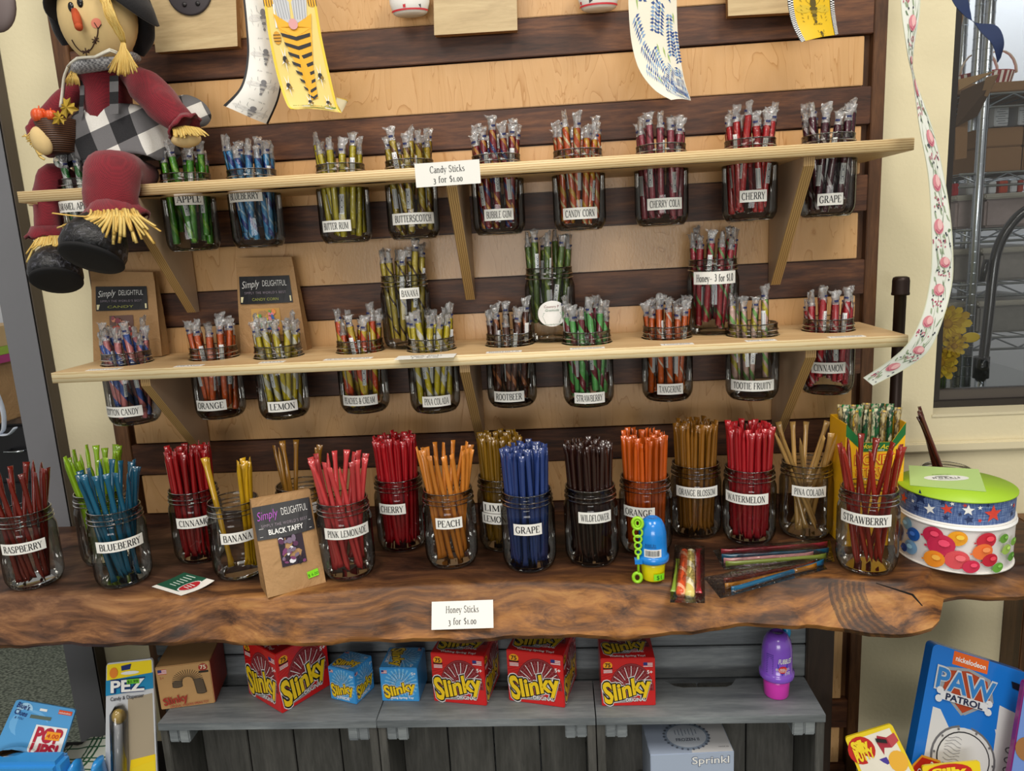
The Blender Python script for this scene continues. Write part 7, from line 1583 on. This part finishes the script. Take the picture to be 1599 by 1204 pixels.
for i, (u, v) in enumerate(((116, 1200), (152, 1200))):
    c = P(u, v, -.35); mb = MB(); rg = random.Random(i); mb.tube([Vector((0, 0, -.05)), Vector((0, 0, -.02)), Vector((.002, 0, .008)), Vector((.004, 0, .016))], [.020, .022, .017, .004+.010*(i == 1)], 14, sq=.4); o = mb.build('blue_sweet_bag', M('2f8fd8', .25, coat=.5)); o.location = c; tag(o, ('left', 'right')[i]+' crinkled blue foil bag peeping up before the tartan cloth', 'bag', 'blue foil bags at the lower left')
# long sweet dispenser card
pe_, S, T, nv = card_pack('dispenser_pack', [(166, 1036), (238, 1028), (247, 1240), (164, 1240)], (-.31, -.31, -.335, -.335), 'tall blister card of a sweet dispenser hanging left of the grey crates', 'dispenser pack', M('c9ccd2', .35, coat=.4))
pr = Print(S, .0005); pr.poly([(.02, .01), (.98, .01), (.98, .14), (.02, .14)], M('f4d81c', .4), 1); pr.poly([(.0, .13), (1, .10), (1, .215), (.0, .245)], M('1d86b8', .4), 2); pr.poly([(.33, .03), (.55, .02), (.52, .06), (.34, .065)], M('1c2c6c', .4), 3); pr.disc(.17, .075, .09, .04, M('e8862c', .4), 3, n=12)
pr.disc(.52, .085, .2, .013, white, 3, n=12); T(pr, 'PEZ', .48, .175, .085, M('12306c', .4), 5, .74, 0, .09); T(pr, 'PEZ', .48, .175, .085, white, 7, .72, 0, .03); pr.rect(.60, .145, .26, .035, M('6cc42c', .4), 9); T(pr, '$1.99', .60, .145, .02, M('1a4a1a', .4), 11, .22)
T(pr, 'Candy & Dispenser', .45, .265, .028, M('3c3c46', .4), 3, .70, -.06, .01); pr.poly([(.50, .74), (.98, .70), (.98, 1.0), (.42, 1.0)], M('f0cf1e', .4), 1); pr.poly([(.46, .28), (.97, .25), (.97, .99), (.44, .99)], M('a89a84', .4), 0.5); pr.poly([(.52, .80), (.98, .74), (.98, 1.0), (.46, 1.0)], M('ecd028', .4), 2); pr.build('print', pe_)
q0, q1 = S(.32, .44, .010), S(.34, 1.0, .010); mb = MB(); d = (q1-q0); mb.tube([q0, q1], .0085, 4); mb.build('dispenser_stem', M('b3b6bd', .3, coat=.5), pe_); MB().blob(S(.33, .385, .010), (.0125, .010, .0135), 16, 12).build('dispenser_head', M('b99a4a', .4), pe_)
mb = MB(); mb.tube([S(.33, .31, .009), S(.33, .36, .010), S(.35, 1.0, .010)], [.008, .0165, .0165], 16, sq=.8); mb.build('blister', blister, pe_)
# ================================================================== packs at the lower right
pw_, S, T, nv = card_pack('colouring_box', [(1458, 1004), (1612, 1054), (1580, 1330), (1405, 1290)], (-.27, -.27, -.335, -.335), 'blue PAW PATROL colouring boards box leaning at the lower right', 'box', M('1673cf', .3, coat=.7), th=.022)
pr = Print(S, .0004); pr.poly([(.21, .005), (.56, .002), (.56, .075), (.21, .078)], M('e2641c', .4), 1); T(pr, 'nickelodeon', .385, .04, .028, white, 3, .30, 0, .02)
sh = M('b8bcc2', .3, metal=.5); pr.poly([(.16, .10), (.38, .075), (.60, .10), (.66, .22), (.38, .34), (.12, .22)], sh, 2); pr.poly([(.19, .115), (.38, .09), (.57, .115), (.62, .215), (.38, .32), (.16, .215)], M('a8401c', .4), 3)
T(pr, 'PAW', .37, .165, .115, M('c8ccd2', .4), 5, .60, 0, .06); T(pr, 'PAW', .37, .165, .11, M('2e7cc4', .4), 7, .57, 0, .02); pr.poly([(.14, .23), (.60, .23), (.60, .275), (.14, .275)], M('d8dade', .4), 8)
for x in (.13, .61):
    for y in (.23, .275): pr.disc(x, y, .035, .02, M('d8dade', .4), 8, n=10)
T(pr, 'PATROL', .37, .253, .034, M('1c2444', .4), 10, .36, 0, .03)
pr.poly([(.10, .33), (.78, .36), (.78, .98), (.10, .98)], M('d6d6d6', .4), 1); pr.poly([(.72, .22), (1.0, .25), (1.0, .98), (.72, .98)], M('cfcfd1', .4), 1.5)
for r_, m2 in ((.305, M('6a6a6e', .5)), (.285, M('d6d6d6', .4)), (.25, M('2c2c30', .5)), (.238, M('d9d9d9', .4))): pr.disc(.45, .56, r_, r_*.58, m2, 2+(.305-r_)*30, n=30)
for i in range(10): a = 2*PI*i/10; pr.disc(.45+.275*math.cos(a), .56+.275*.58*math.sin(a), .012, .007, M('6a6a6e', .5), 6, n=6)
rg = random.Random(3)
for i in range(8): y = .46+.02*i; pr.line([(.45-.19+.03*k, y+.008*math.sin(k*1.3+i)) for k in range(6)], .0025, M('8a8a8e', .5), 6)
T(pr, 'MARSHALL', .90, .60, .07, M('4a4a50', .5), 4, .01) if False else None
for i in range(6): pr.disc(.87, .45+.055*i, .05, .02, M('5a5a60', .5), 3, n=10); pr.disc(.87, .45+.055*i, .038, .013, M('cfcfd1', .4), 4, n=10)
pr.poly([(.0, .66), (.07, .595), (.24, .60), (.34, .68), (.34, .76), (.24, .81), (.06, .80), (.0, .75)], M('e8a02c', .4), 8); pr.poly([(.015, .665), (.075, .607), (.235, .612), (.322, .685), (.322, .755), (.235, .797), (.07, .788), (.015, .745)], M('c4281c', .4), 9)
T(pr, '2', .17, .635, .035, white, 11, .03, 0, .02); T(pr, 'COLORING', .17, .685, .035, white, 11, .24, 0, .02); T(pr, 'BOARDS', .17, .73, .035, white, 11, .19, 0, .02)
pr.poly([(.80, .07), (1.0, .075), (1.0, .115), (.82, .105)], M('0c1424', .5), 3); pr.build('print', pw_)
pu, S, T, nv = card_pack('purple_box', [(1600, 1062), (1680, 1080), (1660, 1330), (1562, 1290)], (-.31, -.31, -.375, -.375), 'purple edged pale blue box cut off by the right edge', 'box', M('7a1a6a', .3, coat=.7), th=.008)
pr = Print(S, .0005); pr.poly([(.03, .02), (.99, .02), (.99, .99), (.03, .99)], M('6f8ed0', .35, coat=.5), 1); pr.disc(.22, .45, .2, .08, M('9a6a3c', .5), 2, n=20); pr.poly([(.3, .05), (.6, .03), (.8, .3), (.2, .3)], M('a9bde4', .35), 2); pr.build('print', pu)
pt, S, T, nv = card_pack('putty_pack', [(1319, 1152), (1392, 1130), (1470, 1290), (1392, 1330)], (-.33, -.33, -.37, -.37), 'yellow edged SILLY PUTTY card below the slab at the lower right', 'putty pack', M('f0d31e', .35, coat=.5))
pr = Print(S, .0005); pr.poly([(.06, .04), (.92, .03), (.95, .98), (.05, .98)], M('ece6d6', .4), 1); pr.disc(.22, .14, .27, .12, M('c4241c', .4), 2, n=20)
T(pr, 'Silly', .22, .095, .085, M('f6d82a', .4), 5, .34, 0, .07); T(pr, 'PUTTY', .24, .18, .08, M('f6d82a', .4), 5, .38, 0, .07)
pr.poly([(.62, .06), (.78, .10), (.80, .20), (.66, .18), (.60, .24), (.56, .12)], M('a8283a', .4), 2); pr.poly([(.78, .10), (.96, .08), (.98, .16), (.80, .2)], M('c04a50', .4), 2); pr.poly([(.34, .26), (.62, .26), (.64, .32), (.46, .34), (.52, .5), (.40, .5)], M('4a3a9a', .4), 2); pr.poly([(.3, .42), (.42, .38), (.5, .55), (.32, .6)], M('a8c860', .4), 2)
pr.disc(.80, .33, .18, .10, M('efb53a', .4), 3, n=16); pr.rect(.66, .11, .2, .035, M('141414', .5), 6, rot=.2); pr.build('print', pt)
pt2, S, T, nv = card_pack('putty_pack', [(1440, 1196), (1530, 1188), (1540, 1300), (1450, 1310)], (-.345, -.345, -.37, -.37), 'yellow putty card tip in front of the blue colouring box', 'putty pack', M('f0d31e', .35, coat=.5))
pr = Print(S, .0005); pr.disc(.45, .12, .4, .12, M('c4241c', .4), 2, n=20); T(pr, 'Silly', .45, .1, .1, M('f6d82a', .4), 4, .6, 0, .05); pr.build('print', pt2)
st2 = boxobj('display_stand', (P(1340, 1290, -.3).x, -.42, FLOOR), (P(1640, 1300, -.3).x, -.22, P(1500, 1345, -.36).z-.03), M('2a2a2c', .7), None, .003); tag(st2, 'dark low stand under the boxes at the lower right, below the frame', 'stand')
